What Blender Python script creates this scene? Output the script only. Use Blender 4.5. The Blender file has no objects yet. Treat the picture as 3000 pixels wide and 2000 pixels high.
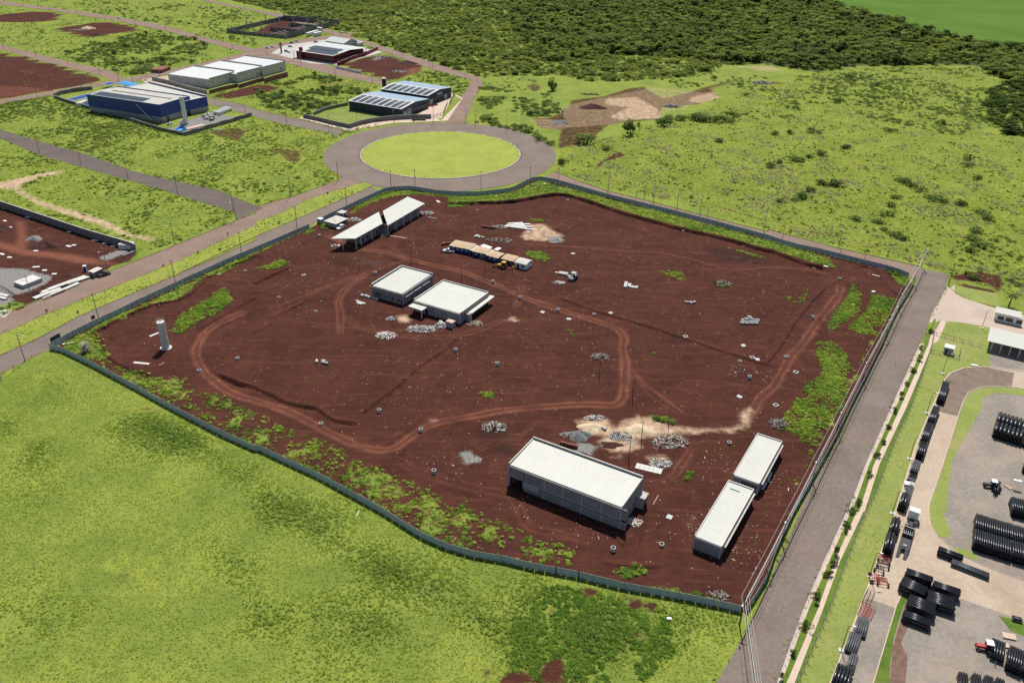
# Aerial view of a red-earth building site, a roundabout and light industry at the edge of a wood.
# All coordinates are metres on the ground: x to the east of the viewpoint, y ahead of it.
import bpy, math, random
import numpy as np
from mathutils import Vector, Matrix
from mathutils.geometry import tessellate_polygon
R = math.radians
rng = np.random.default_rng(11)
random.seed(5)
C = bpy.context.scene.collection
sc = bpy.context.scene

# ---------------------------------------------------------------- camera, sky, sun, exposure
cam = bpy.data.objects.new('camera', bpy.data.cameras.new('camera'))
C.objects.link(cam)
cam.data.sensor_width = 36.0
cam.data.lens = 36.0 * 2420 / 3000
cam.data.clip_start = 1.0
cam.data.clip_end = 9000.0
cam.matrix_world = Matrix.Translation((0, 0, 140)) @ Matrix.Rotation(R(90 - 29.55), 4, 'X') @ Matrix.Rotation(R(1.15), 4, 'Z')
sc.camera = cam
SUN_EL, SUN_AZ = R(58), R(84)            # the sun stands beyond the site, a little to the right of straight ahead
sd = Vector((math.cos(SUN_EL) * math.cos(SUN_AZ), math.cos(SUN_EL) * math.sin(SUN_AZ), math.sin(SUN_EL)))
w = bpy.data.worlds.new('World'); sc.world = w; w.use_nodes = True
wn = w.node_tree.nodes; wn.clear()
sky = wn.new('ShaderNodeTexSky'); sky.sky_type = 'NISHITA'; sky.sun_disc = False
sky.sun_elevation = SUN_EL; sky.sun_rotation = math.atan2(sd.x, sd.y)
bg = wn.new('ShaderNodeBackground'); bg.inputs[1].default_value = 0.07
wo = wn.new('ShaderNodeOutputWorld')
w.node_tree.links.new(sky.outputs[0], bg.inputs[0]); w.node_tree.links.new(bg.outputs[0], wo.inputs[0])
sun = bpy.data.objects.new('sun', bpy.data.lights.new('sun', 'SUN')); C.objects.link(sun)
sun.data.energy = 4.4; sun.data.angle = R(0.53); sun.data.color = (1.0, 0.955, 0.89)
sun.rotation_euler = (-sd).to_track_quat('-Z', 'Y').to_euler()
sc.view_settings.view_transform = 'Standard'; sc.view_settings.look = 'None'
sc.view_settings.exposure = 0.28; sc.view_settings.gamma = 1.0
sc.view_settings.use_curve_mapping = False

# ---------------------------------------------------------------- materials
class N:
    """small node-building helper"""
    def __init__(s, name):
        s.m = bpy.data.materials.new(name); s.m.use_nodes = True
        s.t = s.m.node_tree; s.t.nodes.clear(); s.L = s.t.links
    def n(s, typ, **kw):
        o = s.t.nodes.new(typ)
        for k, v in kw.items():
            if k.startswith('i_'):
                o.inputs[int(k[2:])].default_value = v
            else: setattr(o, k, v)
        return o
    def l(s, a, b): s.L.new(a, b)
    def val(s, a, sock):
        if isinstance(a, (int, float)): sock.default_value = a
        else: s.l(a, sock)
    def math(s, op, a, b=0.0, c=0.0, clamp=False):
        o = s.n('ShaderNodeMath', operation=op, use_clamp=clamp)
        s.val(a, o.inputs[0]); s.val(b, o.inputs[1])
        if op in ('MULTIPLY_ADD', 'WRAP', 'COMPARE'): s.val(c, o.inputs[2])
        return o.outputs[0]
    def noise(s, vec, scale, detail=3.0, rough=0.6, dist=0.0):
        o = s.n('ShaderNodeTexNoise'); o.inputs['Scale'].default_value = scale; o.inputs['Detail'].default_value = detail
        o.inputs['Roughness'].default_value = rough; o.inputs['Distortion'].default_value = dist
        if vec is not None: s.l(vec, o.inputs['Vector'])
        return o.outputs[0]
    def ramp(s, f, a, b):
        o = s.n('ShaderNodeMapRange', interpolation_type='SMOOTHSTEP'); s.val(f, o.inputs[0])
        o.inputs[1].default_value = a; o.inputs[2].default_value = b
        return o.outputs[0]
    def mix(s, f, a, b, mode='MIX'):
        o = s.n('ShaderNodeMix', data_type='RGBA', blend_type=mode)
        s.val(f, o.inputs[0])
        for v, k in ((a, 6), (b, 7)):
            if isinstance(v, tuple): o.inputs[k].default_value = (*v[:3], 1)
            else: s.l(v, o.inputs[k])
        return o.outputs[2]
    def out(s, col, rough=0.9, bump=None, bstr=0.3, bdist=0.1, metal=0.0, spec=0.25, transl=0.0):
        p = s.n('ShaderNodeBsdfPrincipled')
        if isinstance(col, tuple): p.inputs['Base Color'].default_value = (*col[:3], 1)
        else: s.l(col, p.inputs['Base Color'])
        s.val(rough, p.inputs['Roughness']); p.inputs['Metallic'].default_value = metal
        p.inputs['Specular IOR Level'].default_value = spec
        if bump is not None:
            b = s.n('ShaderNodeBump'); b.inputs['Strength'].default_value = bstr; b.inputs['Distance'].default_value = bdist
            s.l(bump, b.inputs['Height']); s.l(b.outputs[0], p.inputs['Normal'])
        sh = p.outputs[0]
        if transl:
            tr = s.n('ShaderNodeBsdfTranslucent'); s.l(col, tr.inputs[0]) if not isinstance(col, tuple) else None
            mx = s.n('ShaderNodeMixShader'); mx.inputs[0].default_value = transl
            s.l(sh, mx.inputs[1]); s.l(tr.outputs[0], mx.inputs[2]); sh = mx.outputs[0]
        o = s.n('ShaderNodeOutputMaterial'); s.l(sh, o.inputs[0])
        return s.m

M = {}
def surf(name, col, var=0.25, scale=1.5, rough=0.85, bump=0.0, spec=0.25, metal=0.0, dirt=None, dirt_amt=0.5, streak=False, ribs=None):
    """a weathered surface: base colour with two scales of unevenness, optional stain colour, optional vertical runs"""
    k = N(name); co = k.n('ShaderNodeTexCoord').outputs['Object']
    a = k.noise(co, scale, 4.0); b = k.noise(co, scale * 9, 3.0)
    f = k.math('ADD', k.math('MULTIPLY', a, 0.65), k.math('MULTIPLY', b, 0.35))
    lo = tuple(c * (1 - var) for c in col); hi = tuple(min(1, c * (1 + var)) for c in col)
    c = k.mix(k.ramp(f, 0.33, 0.67), lo, hi)
    if dirt:
        v = co
        if streak:
            mp = k.n('ShaderNodeMapping'); mp.inputs['Scale'].default_value = (1.0, 1.0, 0.12); k.l(co, mp.inputs[0]); v = mp.outputs[0]
        d = k.ramp(k.noise(v, scale * 1.7, 5.0, 0.7), 0.48, 0.75)
        c = k.mix(k.math('MULTIPLY', d, dirt_amt), c, dirt)
    oi = k.n('ShaderNodeObjectInfo')
    c = k.mix(1.0, c, k.mix(oi.outputs['Random'], (0.93, 0.93, 0.93), (1.0, 1.0, 1.0)), 'MULTIPLY')
    M[name] = k.out(c, rough, f if bump else None, bump, 0.05, metal, spec)
    return M[name]

surf('roof_white', (0.53, 0.53, 0.475), 0.05, 0.25, 0.55, dirt=(0.50, 0.47, 0.41), dirt_amt=0.35)
surf('roof_bright', (0.62, 0.63, 0.61), 0.05, 0.25, 0.5, dirt=(0.6, 0.58, 0.52), dirt_amt=0.25)
surf('roof_cream', (0.49, 0.47, 0.41), 0.08, 0.2, 0.6, dirt=(0.42, 0.39, 0.34), dirt_amt=0.4)
surf('roof_tan', (0.50, 0.37, 0.24), 0.12, 0.5, 0.9, dirt=(0.38, 0.27, 0.18), dirt_amt=0.4)
surf('roof_blue', (0.30, 0.40, 0.50), 0.1, 0.2, 0.5, dirt=(0.42, 0.47, 0.5), dirt_amt=0.4)
surf('roof_grey', (0.52, 0.56, 0.52), 0.08, 0.4, 0.6)
surf('block_wall', (0.255, 0.245, 0.25), 0.16, 0.5, 0.95, 0.4, dirt=(0.22, 0.19, 0.18), dirt_amt=0.6, streak=True)
surf('block_light', (0.36, 0.35, 0.34), 0.14, 0.4, 0.95, 0.3, dirt=(0.30, 0.27, 0.25), dirt_amt=0.5, streak=True)
surf('concrete', (0.46, 0.44, 0.41), 0.15, 0.6, 0.95, 0.2, dirt=(0.30, 0.27, 0.24), dirt_amt=0.5)
surf('concrete_pale', (0.62, 0.60, 0.56), 0.1, 0.6, 0.9, dirt=(0.42, 0.36, 0.31), dirt_amt=0.4)
surf('concrete_dark', (0.20, 0.195, 0.19), 0.18, 0.5, 0.95, 0.3, dirt=(0.10, 0.09, 0.08), dirt_amt=0.6, streak=True)
surf('pipe_concrete', (0.52, 0.52, 0.49), 0.1, 2.0, 0.9, dirt=(0.33, 0.24, 0.2), dirt_amt=0.35)
surf('hoarding', (0.42, 0.50, 0.52), 0.12, 0.8, 0.6, dirt=(0.22, 0.19, 0.17), dirt_amt=0.45, streak=True)
surf('hoarding_post', (0.07, 0.075, 0.08), 0.2, 2.0)
surf('blue_cladding', (0.022, 0.055, 0.27), 0.15, 0.3, 0.45, spec=0.4)
surf('navy_cladding', (0.012, 0.025, 0.055), 0.15, 0.3, 0.5, spec=0.4)
surf('blue_paint', (0.015, 0.05, 0.22), 0.2, 0.6, 0.7)
surf('blue_sheet', (0.06, 0.30, 0.62), 0.12, 0.8, 0.5)
surf('brick', (0.24, 0.10, 0.065), 0.25, 1.5, 0.95, 0.4, dirt=(0.30, 0.27, 0.25), dirt_amt=0.5)
surf('red_paint', (0.24, 0.022, 0.025), 0.15, 0.5, 0.6)
surf('red_metal', (0.42, 0.05, 0.04), 0.15, 1.0, 0.5)
surf('white_paint', (0.76, 0.76, 0.74), 0.05, 0.7, 0.5, dirt=(0.55, 0.5, 0.44), dirt_amt=0.3)
surf('car_white', (0.78, 0.79, 0.80), 0.02, 1.0, 0.25, spec=0.6)
surf('car_black', (0.02, 0.022, 0.026), 0.1, 1.0, 0.25, spec=0.6)
surf('car_grey', (0.25, 0.26, 0.28), 0.05, 1.0, 0.3, spec=0.6)
surf('car_red', (0.45, 0.025, 0.03), 0.05, 1.0, 0.25, spec=0.6)
surf('glass_dark', (0.012, 0.016, 0.02), 0.1, 1.0, 0.12, spec=0.6)
surf('rubber', (0.018, 0.018, 0.018), 0.2, 3.0, 0.9)
surf('steel', (0.35, 0.36, 0.37), 0.15, 2.0, 0.5, spec=0.4)
surf('steel_dark', (0.06, 0.06, 0.065), 0.2, 2.0, 0.7)
surf('plastic_pipe', (0.016, 0.017, 0.019), 0.2, 2.0, 0.30, spec=0.6)
surf('plastic_grey', (0.085, 0.09, 0.095), 0.2, 2.0, 0.5, spec=0.4)
surf('machine_yellow', (0.55, 0.32, 0.03), 0.15, 1.5, 0.6)
surf('pole_concrete', (0.30, 0.285, 0.27), 0.2, 1.0, 0.95)
surf('pole_wood', (0.10, 0.075, 0.06), 0.25, 1.5, 0.95)
surf('wire', (0.42, 0.42, 0.40), 0.1, 1.0, 0.6)
surf('timber', (0.42, 0.32, 0.22), 0.25, 1.5, 0.95)
surf('timber_grey', (0.33, 0.30, 0.27), 0.3, 1.5, 0.95)
surf('solar_panel', (0.045, 0.05, 0.055), 0.15, 0.8, 0.25, spec=0.5)
surf('solar_frame', (0.62, 0.63, 0.62), 0.05, 0.8, 0.5)
surf('door_pale', (0.50, 0.50, 0.48), 0.08, 0.6, 0.7)
surf('bark', (0.10, 0.075, 0.055), 0.3, 2.0, 0.95)
surf('branch_pale', (0.32, 0.27, 0.22), 0.3, 2.0, 0.95)
surf('gravel_grey', (0.20, 0.21, 0.20), 0.25, 1.5, 0.95, 0.6)
surf('heap_soil', (0.066, 0.028, 0.021), 0.3, 0.8, 0.97, 0.8)
surf('heap_sand', (0.56, 0.44, 0.29), 0.12, 0.8, 0.95, 0.3)
surf('tarpaulin', (0.68, 0.69, 0.66), 0.1, 0.6, 0.6, dirt=(0.4, 0.36, 0.3), dirt_amt=0.3)
surf('paving_pink', (0.56, 0.43, 0.34), 0.08, 0.5, 0.9, dirt=(0.42, 0.30, 0.23), dirt_amt=0.35)
surf('sign_white', (0.80, 0.80, 0.78), 0.03, 1.0, 0.5)

def foliage(name, dark, mid, light, transl=0.3):
    k = N(name); co = k.n('ShaderNodeTexCoord').outputs['Object']
    at = k.n('ShaderNodeAttribute', attribute_type='INSTANCER', attribute_name='tint').outputs['Fac']
    oi = k.n('ShaderNodeObjectInfo').outputs['Random']
    g = k.n('ShaderNodeNewGeometry').outputs['Position']
    ns = k.noise(co, 2.3, 2.0); pn = k.noise(g, 0.045, 3.0)
    f = k.math('ADD', at, k.math('MULTIPLY_ADD', oi, 0.40, -0.20))
    f = k.math('ADD', f, k.math('MULTIPLY_ADD', ns, 0.5, -0.25))
    f = k.math('ADD', f, k.math('MULTIPLY_ADD', pn, 0.5, -0.25))
    cr = k.n('ShaderNodeValToRGB'); e = cr.color_ramp.elements
    e[0].position = 0.0; e[0].color = (*light, 1); e[1].position = 1.0; e[1].color = (*dark, 1)
    q = e.new(0.5); q.color = (*mid, 1)
    k.l(f, cr.inputs[0])
    M[name] = k.out(cr.outputs[0], 0.75, spec=0.12, transl=transl)
foliage('leaf', (0.070, 0.115, 0.032), (0.175, 0.255, 0.055), (0.32, 0.385, 0.08), 0.5)
foliage('weed', (0.080, 0.16, 0.024), (0.165, 0.30, 0.036), (0.31, 0.42, 0.055), 0.45)
foliage('blade', (0.085, 0.15, 0.030), (0.215, 0.31, 0.042), (0.39, 0.435, 0.068), 0.45)
foliage('dry_blade', (0.20, 0.19, 0.10), (0.30, 0.29, 0.15), (0.42, 0.41, 0.24), 0.35)

# ---------------------------------------------------------------- mesh helpers
class MB:
    """collects solids into one mesh"""
    def __init__(s): s.v = []; s.f = []; s.mi = []; s.cur = 0
    def add(s, vs, fs):
        o = len(s.v); s.v += [tuple(p) for p in vs]
        for f in fs: s.f.append(tuple(i + o for i in f)); s.mi.append(s.cur)
        return s
    def box(s, x0, x1, y0, y1, z0, z1):
        return s.add([(x0,y0,z0),(x1,y0,z0),(x1,y1,z0),(x0,y1,z0),(x0,y0,z1),(x1,y0,z1),(x1,y1,z1),(x0,y1,z1)],
                     [(3,2,1,0),(4,5,6,7),(0,1,5,4),(1,2,6,5),(2,3,7,6),(3,0,4,7)])
    def prism(s, poly, z0, z1):
        n = len(poly); vs = [(x, y, z0) for x, y in poly] + [(x, y, z1) for x, y in poly]
        return s.add(vs, [tuple(range(n))[::-1], tuple(range(n, 2*n))] + [(i, (i+1) % n, n+(i+1) % n, n+i) for i in range(n)])
    def hexa(s, b, t):
        """eight corners: four below, four above"""
        return s.add(list(b) + list(t), [(3,2,1,0),(4,5,6,7),(0,1,5,4),(1,2,6,5),(2,3,7,6),(3,0,4,7)])
    def profile(s, pts, y0, y1, inset=0.0):
        """an outline in x,z drawn out along y"""
        n = len(pts); vs = [(x, y0, z) for x, z in pts] + [(x, y1, z) for x, z in pts]
        return s.add(vs, [tuple(range(n)), tuple(range(n, 2*n))[::-1]] + [((i+1) % n, i, n+i, n+(i+1) % n) for i in range(n)])
    def tube(s, p, q, r, r2=None, n=8, cap=True):
        p = Vector(p); q = Vector(q); d = (q - p).normalized(); r2 = r if r2 is None else r2
        a = d.orthogonal().normalized(); b = d.cross(a)
        vs = []
        for c, rr in ((p, r), (q, r2)):
            for i in range(n):
                t = 2*math.pi*i/n; vs.append(c + (a*math.cos(t) + b*math.sin(t))*rr)
        fs = [(i, (i+1) % n, n+(i+1) % n, n+i) for i in range(n)]
        if cap: fs += [tuple(range(n))[::-1], tuple(range(n, 2*n))]
        return s.add(vs, fs)
    def ring(s, c, ro, ri, z0, z1, n=16):
        vs = []
        for r, z in ((ro, z0), (ro, z1), (ri, z1), (ri, z0)):
            for i in range(n): t = 2*math.pi*i/n; vs.append((c[0]+r*math.cos(t), c[1]+r*math.sin(t), z))
        fs = []
        for k in range(4):
            for i in range(n):
                j = (i+1) % n; a, b = k*n, ((k+1) % 4)*n
                fs.append((a+i, a+j, b+j, b+i))
        return s.add(vs, fs)
    def beam(s, p, q, w, h):
        """a rectangular bar from p to q"""
        p = Vector(p); q = Vector(q); d = (q-p).normalized()
        sd_ = d.cross(Vector((0,0,1)))
        sd_ = Vector((1,0,0)) if sd_.length < 1e-4 else sd_.normalized()
        up = sd_.cross(d)
        vs = []
        for c in (p, q):
            for a, b in ((-1,-1),(1,-1),(1,1),(-1,1)): vs.append(c + sd_*a*w/2 + up*b*h/2)
        return s.add(vs, [(3,2,1,0),(4,5,6,7),(0,1,5,4),(1,2,6,5),(2,3,7,6),(3,0,4,7)])
    def sheet(s, poly, z):
        tri = tessellate_polygon([[Vector((x, y, 0)) for x, y in poly]])
        vs = [(x, y, z) for x, y in poly]; fs = []
        for a, b, c in tri:
            (ax, ay), (bx, by), (cx, cy) = poly[a], poly[b], poly[c]
            fs.append((a, b, c) if (bx-ax)*(cy-ay)-(by-ay)*(cx-ax) > 0 else (c, b, a))
        return s.add(vs, fs)
    def mesh(s, name, mats, smooth=False):
        me = bpy.data.meshes.new(name); me.from_pydata(s.v, [], s.f)
        for m in (mats if isinstance(mats, (list, tuple)) else [mats]): me.materials.append(M[m] if isinstance(m, str) else m)
        if max(s.mi, default=0): me.polygons.foreach_set('material_index', s.mi)
        if smooth: me.polygons.foreach_set('use_smooth', [True]*len(s.f))
        me.update(); return me
    def build(s, name, mats, parent=None, smooth=False):
        return link(name, s.mesh(name, mats, smooth), parent)
def link(name, me, parent=None):
    o = bpy.data.objects.new(name, me); C.objects.link(o)
    if parent is not None: o.parent = parent
    return o
def tag(o, label, cat, group=None):
    o['label'] = label; o['category'] = cat
    if group: o['group'] = group
    return o
def thing(name, label, cat, loc, rz=0.0, group=None):
    o = bpy.data.objects.new(name, None); C.objects.link(o)
    o.empty_display_size = 0.3
    o.location = (loc[0], loc[1], loc[2] if len(loc) > 2 else 0.0); o.rotation_euler = (0, 0, rz)
    return tag(o, label, cat, group)
def copy_tree(o, parent=None):
    c = o.copy(); C.objects.link(c)
    if parent is not None: c.parent = parent
    for ch in list(o.children): copy_tree(ch, c)
    return c
def clone(o, loc, rz, label, group=None):
    c = copy_tree(o); c.location = (loc[0], loc[1], loc[2] if len(loc) > 2 else 0.0); c.rotation_euler = (0, 0, rz)
    c['label'] = label
    if group: c['group'] = group
    return c
def V2(p): return np.array(p, float)
FOOT = []
def rect(a, b, c, d):
    """best rectangle through four corners (anticlockwise): centre, length along ab, width along bc, angle"""
    FOOT.append([a, b, c, d]); a, b, c, d = map(V2, (a, b, c, d)); u = (b - a) + (c - d); v = (d - a) + (c - b)
    ang = math.atan2(u[1], u[0]) ; ang2 = math.atan2(v[1], v[0]) - math.pi/2
    dd = (ang2 - ang + math.pi) % (2*math.pi) - math.pi
    ang += dd/2
    return (a+b+c+d)/4, float(np.hypot(*u))/2, float(np.hypot(*v))/2, ang
ORD = ['', 'first', 'second', 'third', 'fourth', 'fifth', 'sixth', 'seventh', 'eighth', 'ninth', 'tenth', 'eleventh', 'twelfth', 'thirteenth',
       'fourteenth', 'fifteenth', 'sixteenth', 'seventeenth', 'eighteenth', 'nineteenth', 'twentieth', 'twenty-first', 'twenty-second',
       'twenty-third', 'twenty-fourth', 'twenty-fifth', 'twenty-sixth', 'twenty-seventh', 'twenty-eighth', 'twenty-ninth', 'thirtieth']

# ---------------------------------------------------------------- fields in the plane
def inpoly(x, y, poly):
    x = np.asarray(x); r = np.zeros(x.shape, bool); n = len(poly)
    for i in range(n):
        (x1, y1), (x2, y2) = poly[i], poly[(i+1) % n]
        if y1 == y2: continue
        r ^= ((y1 > y) != (y2 > y)) & (x < (x2-x1)*(y-y1)/(y2-y1)+x1)
    return r
def linedist(x, y, pts, reach):
    """distance to a polyline and the side, only worked out within reach"""
    d = np.full(x.shape, 1e6); sgn = np.zeros(x.shape)
    for (x1, y1), (x2, y2) in zip(pts[:-1], pts[1:]):
        m = (x > min(x1,x2)-reach) & (x < max(x1,x2)+reach) & (y > min(y1,y2)-reach) & (y < max(y1,y2)+reach)
        if not m.any(): continue
        px, py = x[m], y[m]; dx, dy = x2-x1, y2-y1; L2 = dx*dx+dy*dy+1e-9
        t = np.clip(((px-x1)*dx+(py-y1)*dy)/L2, 0, 1)
        q = np.hypot(px-x1-t*dx, py-y1-t*dy); s = np.sign(dx*(py-y1)-dy*(px-x1))
        cur = d[m]; sg = sgn[m]; k = q < cur
        cur[k] = q[k]; sg[k] = s[k]; d[m] = cur; sgn[m] = sg
    return d, sgn
def polyfield(x, y, poly, feather):
    """0..1 over a polygon, half at its edge"""
    xs = [p[0] for p in poly]; ys = [p[1] for p in poly]
    r = np.zeros(x.shape); m = (x > min(xs)-feather) & (x < max(xs)+feather) & (y > min(ys)-feather) & (y < max(ys)+feather)
    if not m.any(): return r
    px, py = x[m], y[m]; d, _ = linedist(px, py, list(poly)+[poly[0]], feather)
    d = np.minimum(d, feather)*np.where(inpoly(px, py, poly), 1, -1)
    r[m] = np.clip(0.5+0.5*d/feather, 0, 1); return r
def vn(x, y, scale, seed=0, octaves=3):
    """value noise, 0..1"""
    out = 0; amp = 1; tot = 0
    for o in range(octaves):
        u = x/scale*2**o+seed*17.3; v = y/scale*2**o-seed*9.1
        i = np.floor(u).astype(np.int64); j = np.floor(v).astype(np.int64); fu = u-i; fv = v-j
        fu = fu*fu*(3-2*fu); fv = fv*fv*(3-2*fv)
        def h(a, b):
            n = (a*374761393+b*668265263+seed*982451653+o*7919) & 0xffffffff
            n = ((n ^ (n >> 13))*1274126177) & 0xffffffff
            return ((n ^ (n >> 16)) & 0xffff)/65535.0
        out = out+amp*((h(i,j)*(1-fu)+h(i+1,j)*fu)*(1-fv)+(h(i,j+1)*(1-fu)+h(i+1,j+1)*fu)*fv)
        tot += amp; amp *= 0.5
    return out/tot
def smooth(v, a, b):
    t = np.clip((v-a)/(b-a), 0, 1); return t*t*(3-2*t)
def spline(pts, step=2.0):
    """a rounded line through the points"""
    p = [np.array(q, float) for q in pts]
    if len(p) < 3: return [tuple(q) for q in p]
    p = [2*p[0]-p[1]]+p+[2*p[-1]-p[-2]]; out = []
    for i in range(1, len(p)-2):
        n = max(2, int(np.hypot(*(p[i+1]-p[i]))/step))
        for k in range(n):
            t = k/n; a, b, c_, d = p[i-1], p[i], p[i+1], p[i+2]
            out.append(tuple(0.5*(2*b+(c_-a)*t+(2*a-5*b+4*c_-d)*t*t+(3*b-a-3*c_+d)*t**3)))
    out.append(tuple(p[-2])); return out

# ================================================================ THE GROUND
# outline of the fenced site, starting at its left corner and going round with the fence
FENCE_AVENUE = [(-152.8,235.2), (-150.8,241.3),(-148.6,246.0),(-145.7,252.0),(-141.5,259.5),(-136.9,268.7),(-129.2,282.8),(-122.8,294.3),(-115.8,306.7),(-108.1,318.7), (-100.6,330.9),(-91.5,345.8)]
FENCE_AVENUE2 = [(-89.1,351.0),(-83.0,363.2),(-79.3,369.6),(-74.9,378.3),(-69.1,388.6),(-65.3,395.5),(-60.7,398.3),(-53.8,399.8)]
FENCE_RING = [(-53.8,399.8),(-49.3,398.5),(-40.1,394.5),(-28.6,392.6),(-17.8,393.5),(-7.1,397.4),(-1.5,400.7), (1.8,405.8),(5.7,412.0),(9.1,416.6),(13.3,418.6)]
FENCE_TOP = [(13.3,418.6),(19.9,415.5),(27.5,409.4),(37.1,401.3),(45.6,394.1),(57.3,385.7),(76.4,372.1),(94.3,358.5),(113.1,343.6), (118.3,337.9),(124.6,333.1),(131.0,329.6),(137.1,325.2),(142.3,321.5),(146.6,318.2),(153.1,313.8),(157.8,309.7),(160.2,305.6)]
FENCE_ROAD = [(159.2,299.0),(154.2,290.9),(148.9,283.2),(143.4,274.9),(137.4,265.2),(129.7,252.2), (127.9,249.1),(114.8,228.0),(103.9,210.7),(95.1,196.3),(89.8,187.9),(84.5,179.9),(79.6,172.4),(72.6,161.9), (63.4,146.3), (59.5,138.5),(55.3,132.5),(52.3,128.7)]
FENCE_FRONT = [(51.3,128.8),(46.8,130.1),(37.6,132.4),(25.7,135.0),(16.5,137.9),(11.1,139.2),(6.1,140.3),(1.0,141.8), (1.0,142.1),(-8.0,143.9),(-14.6,146.3),(-21.5,150.3),(-27.6,155.2),(-32.2,158.8), (-49.5,171.0),(-70.3,183.6), (-70.0,182.6),(-83.0,190.3),(-99.4,201.2),(-115.5,212.4),(-134.4,225.2),(-147.9,233.7),(-152.8,235.2)]
SITE = FENCE_AVENUE + FENCE_AVENUE2 + FENCE_RING[1:] + FENCE_TOP[1:] + FENCE_ROAD + FENCE_FRONT[:-1]

TRACKS = [  # wheel tracks on the site: line, width, strength
 ([(-85.6,342.3),(-76.1,332.8),(-65.1,323.8),(-51.2,319.9),(-41.2,313.0),(-20.4,302.8),(-0.4,285.8), (7.1,278.7),(15.9,272.6),(29.3,263.8),(36.7,258.3),(39.0,251.5), (37.7,244.0),(37.5,233.9),(35.7,220.5),(34.4,213.0),(31.2,209.3),(23.5,209.3),(13.6,208.1),(0.4,205.9), (-10.9,202.0),(-21.8,198.0),(-26.7,193.3),(-30.1,187.9),(-32.8,185.1),(-37.3,184.7),(-43.8,187.2),(-54.4,194.2),(-65.8,202.4),(-77.0,207.5), (-84.7,211.1),(-94.0,219.2),(-99.8,226.2),(-104.4,234.7),(-105.9,242.6), (-105.7,249.4),(-102.6,257.5),(-94.1,268.9)], 4.8, .8),
 ([(132.3,302.8),(125.5,287.7),(113.0,269.2),(101.6,251.1), (93.4,239.6),(83.7,222.3), (78.1,215.8),(72.5,206.7),(67.9,199.2)], 5.0, .75),
 ([(132.3,302.8),(127.8,307.8),(118.5,312.6),(105.2,313.1), (88.8,310.7),(76.9,318.9),(62.0,326.5),(50.5,327.0),(32.0,329.6),(-0.9,333.6)], 2.4, .5),
 ([(-1.1,358.7),(11.9,355.4),(30.0,357.7)], 5.0, .5), ([(-0.5,300.6),(3.0,292.7),(5.1,285.1)], 4.0, .5),
 ([(38.7,234.0),(41.8,222.7),(48.6,211.1),(54.8,201.0)], 1.6, .55), ([(38.6,227.8),(44.0,213.3),(51.1,204.2),(54.4,200.7)], 1.2, .4),
 ([(53.5,192.3),(50.7,187.1),(44.7,176.7),(40.8,173.8),(36.5,174.6)], 4.0, .6), ([(36.5,174.2),(43.6,169.5), (47.6,168.3),(44.3,163.9)], 5.0, .4),
 ([(-92.7,263.8),(-80.2,277.5),(-66.6,292.5),(-55.5,303.2),(-45.5,311.2),(-29.6,308.7)], 3.4, .5), ([(-58.4,244.6),(-62.6,265.9),(-64.9,274.6),(-64.1,285.8),(-58.9,297.4),(-54.8,304.3)], 4.2, .6),
 ([(-60.8,267.7),(-56.2,257.8),(-48.5,252.5),(-35.9,249.2),(-20.9,249.8),(-9.8,256.5),(-0.2,266.9)], 4.5, .5), ([(-0.2,268.6),(2.2,277.6),(3.4,290.8),(0.8,298.7)], 4.0, .55),
 ([(-34.1,183.8),(-24.2,175.5),(-9.3,169.2),(0.8,166.0), (4.9,155.5),(14.2,151.9),(24.6,149.2)], 5.0, .45),
 ([(-30.7,184.9),(-29.6,181.5)], 3.0, .6), ([(-21.3,192.4),(-15.8,180.0),(-10.9,173.1),(-3.5,167.6)], 9.0, .3), ([(0.1,237.4),(3.7,236.1),(8.2,222.7)], 5.0, .55),
 ([(0.6,187.4),(5.2,196.0),(10.2,205.0)], 2.0, .4), ([(-8.0,172.3),(-3.8,178.0),(0.6,183.9)], 3.0, .5), ([(-76.7,206.6),(-65.3,200.1),(-50.6,190.9),(-40.5,186.1)], 1.6, .5),
 ([(-92.2,262.1),(-99.2,252.8),(-103.6,248.7)], 5.0, .5), ([(-90.9,257.2),(-85.3,265.8),(-76.3,275.0)], 3.0, .35), ([(-53.1,334.0),(-36.8,337.3),(-31.3,329.0)], 4.0, .35),
 ([(-31.3,241.2),(-37.5,232.4),(-42.0,226.7)], 1.6, .35), ([(-35.2,243.3),(-47.1,236.9)], 1.4, .3), ([(-22.0,218.4),(-23.0,210.9),(-25.8,209.3)], 3, .4), ([(-4.0,224.2),(-8.2,215.7),(-11.4,212.5)], 6, .45),
 ([(38.5,158.5),(34.1,151.7),(28.4,148.2)], 2.0, .4), ([(23.0,143.0),(28.9,141.8),(34.5,141.8)], 2.0, .25), ([(68.0,181.7),(62.5,170.9),(57.5,161.5)], 6, .35), ([(-56.4,333.8),(-47.5,320.0),(-38.7,310.4)], 4, .5),
 ([(142.7,307.4),(131.4,300.2)], 4, .6), ([(143.5,295.3),(142.5,283.8)], 4, .6), ([(-46.1,379.2),(-34.5,366.6),(-30.6,355.8)], 3, .4), ([(-51.6,351.9),(-36.9,359.5)], 4, .35),
]
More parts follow.
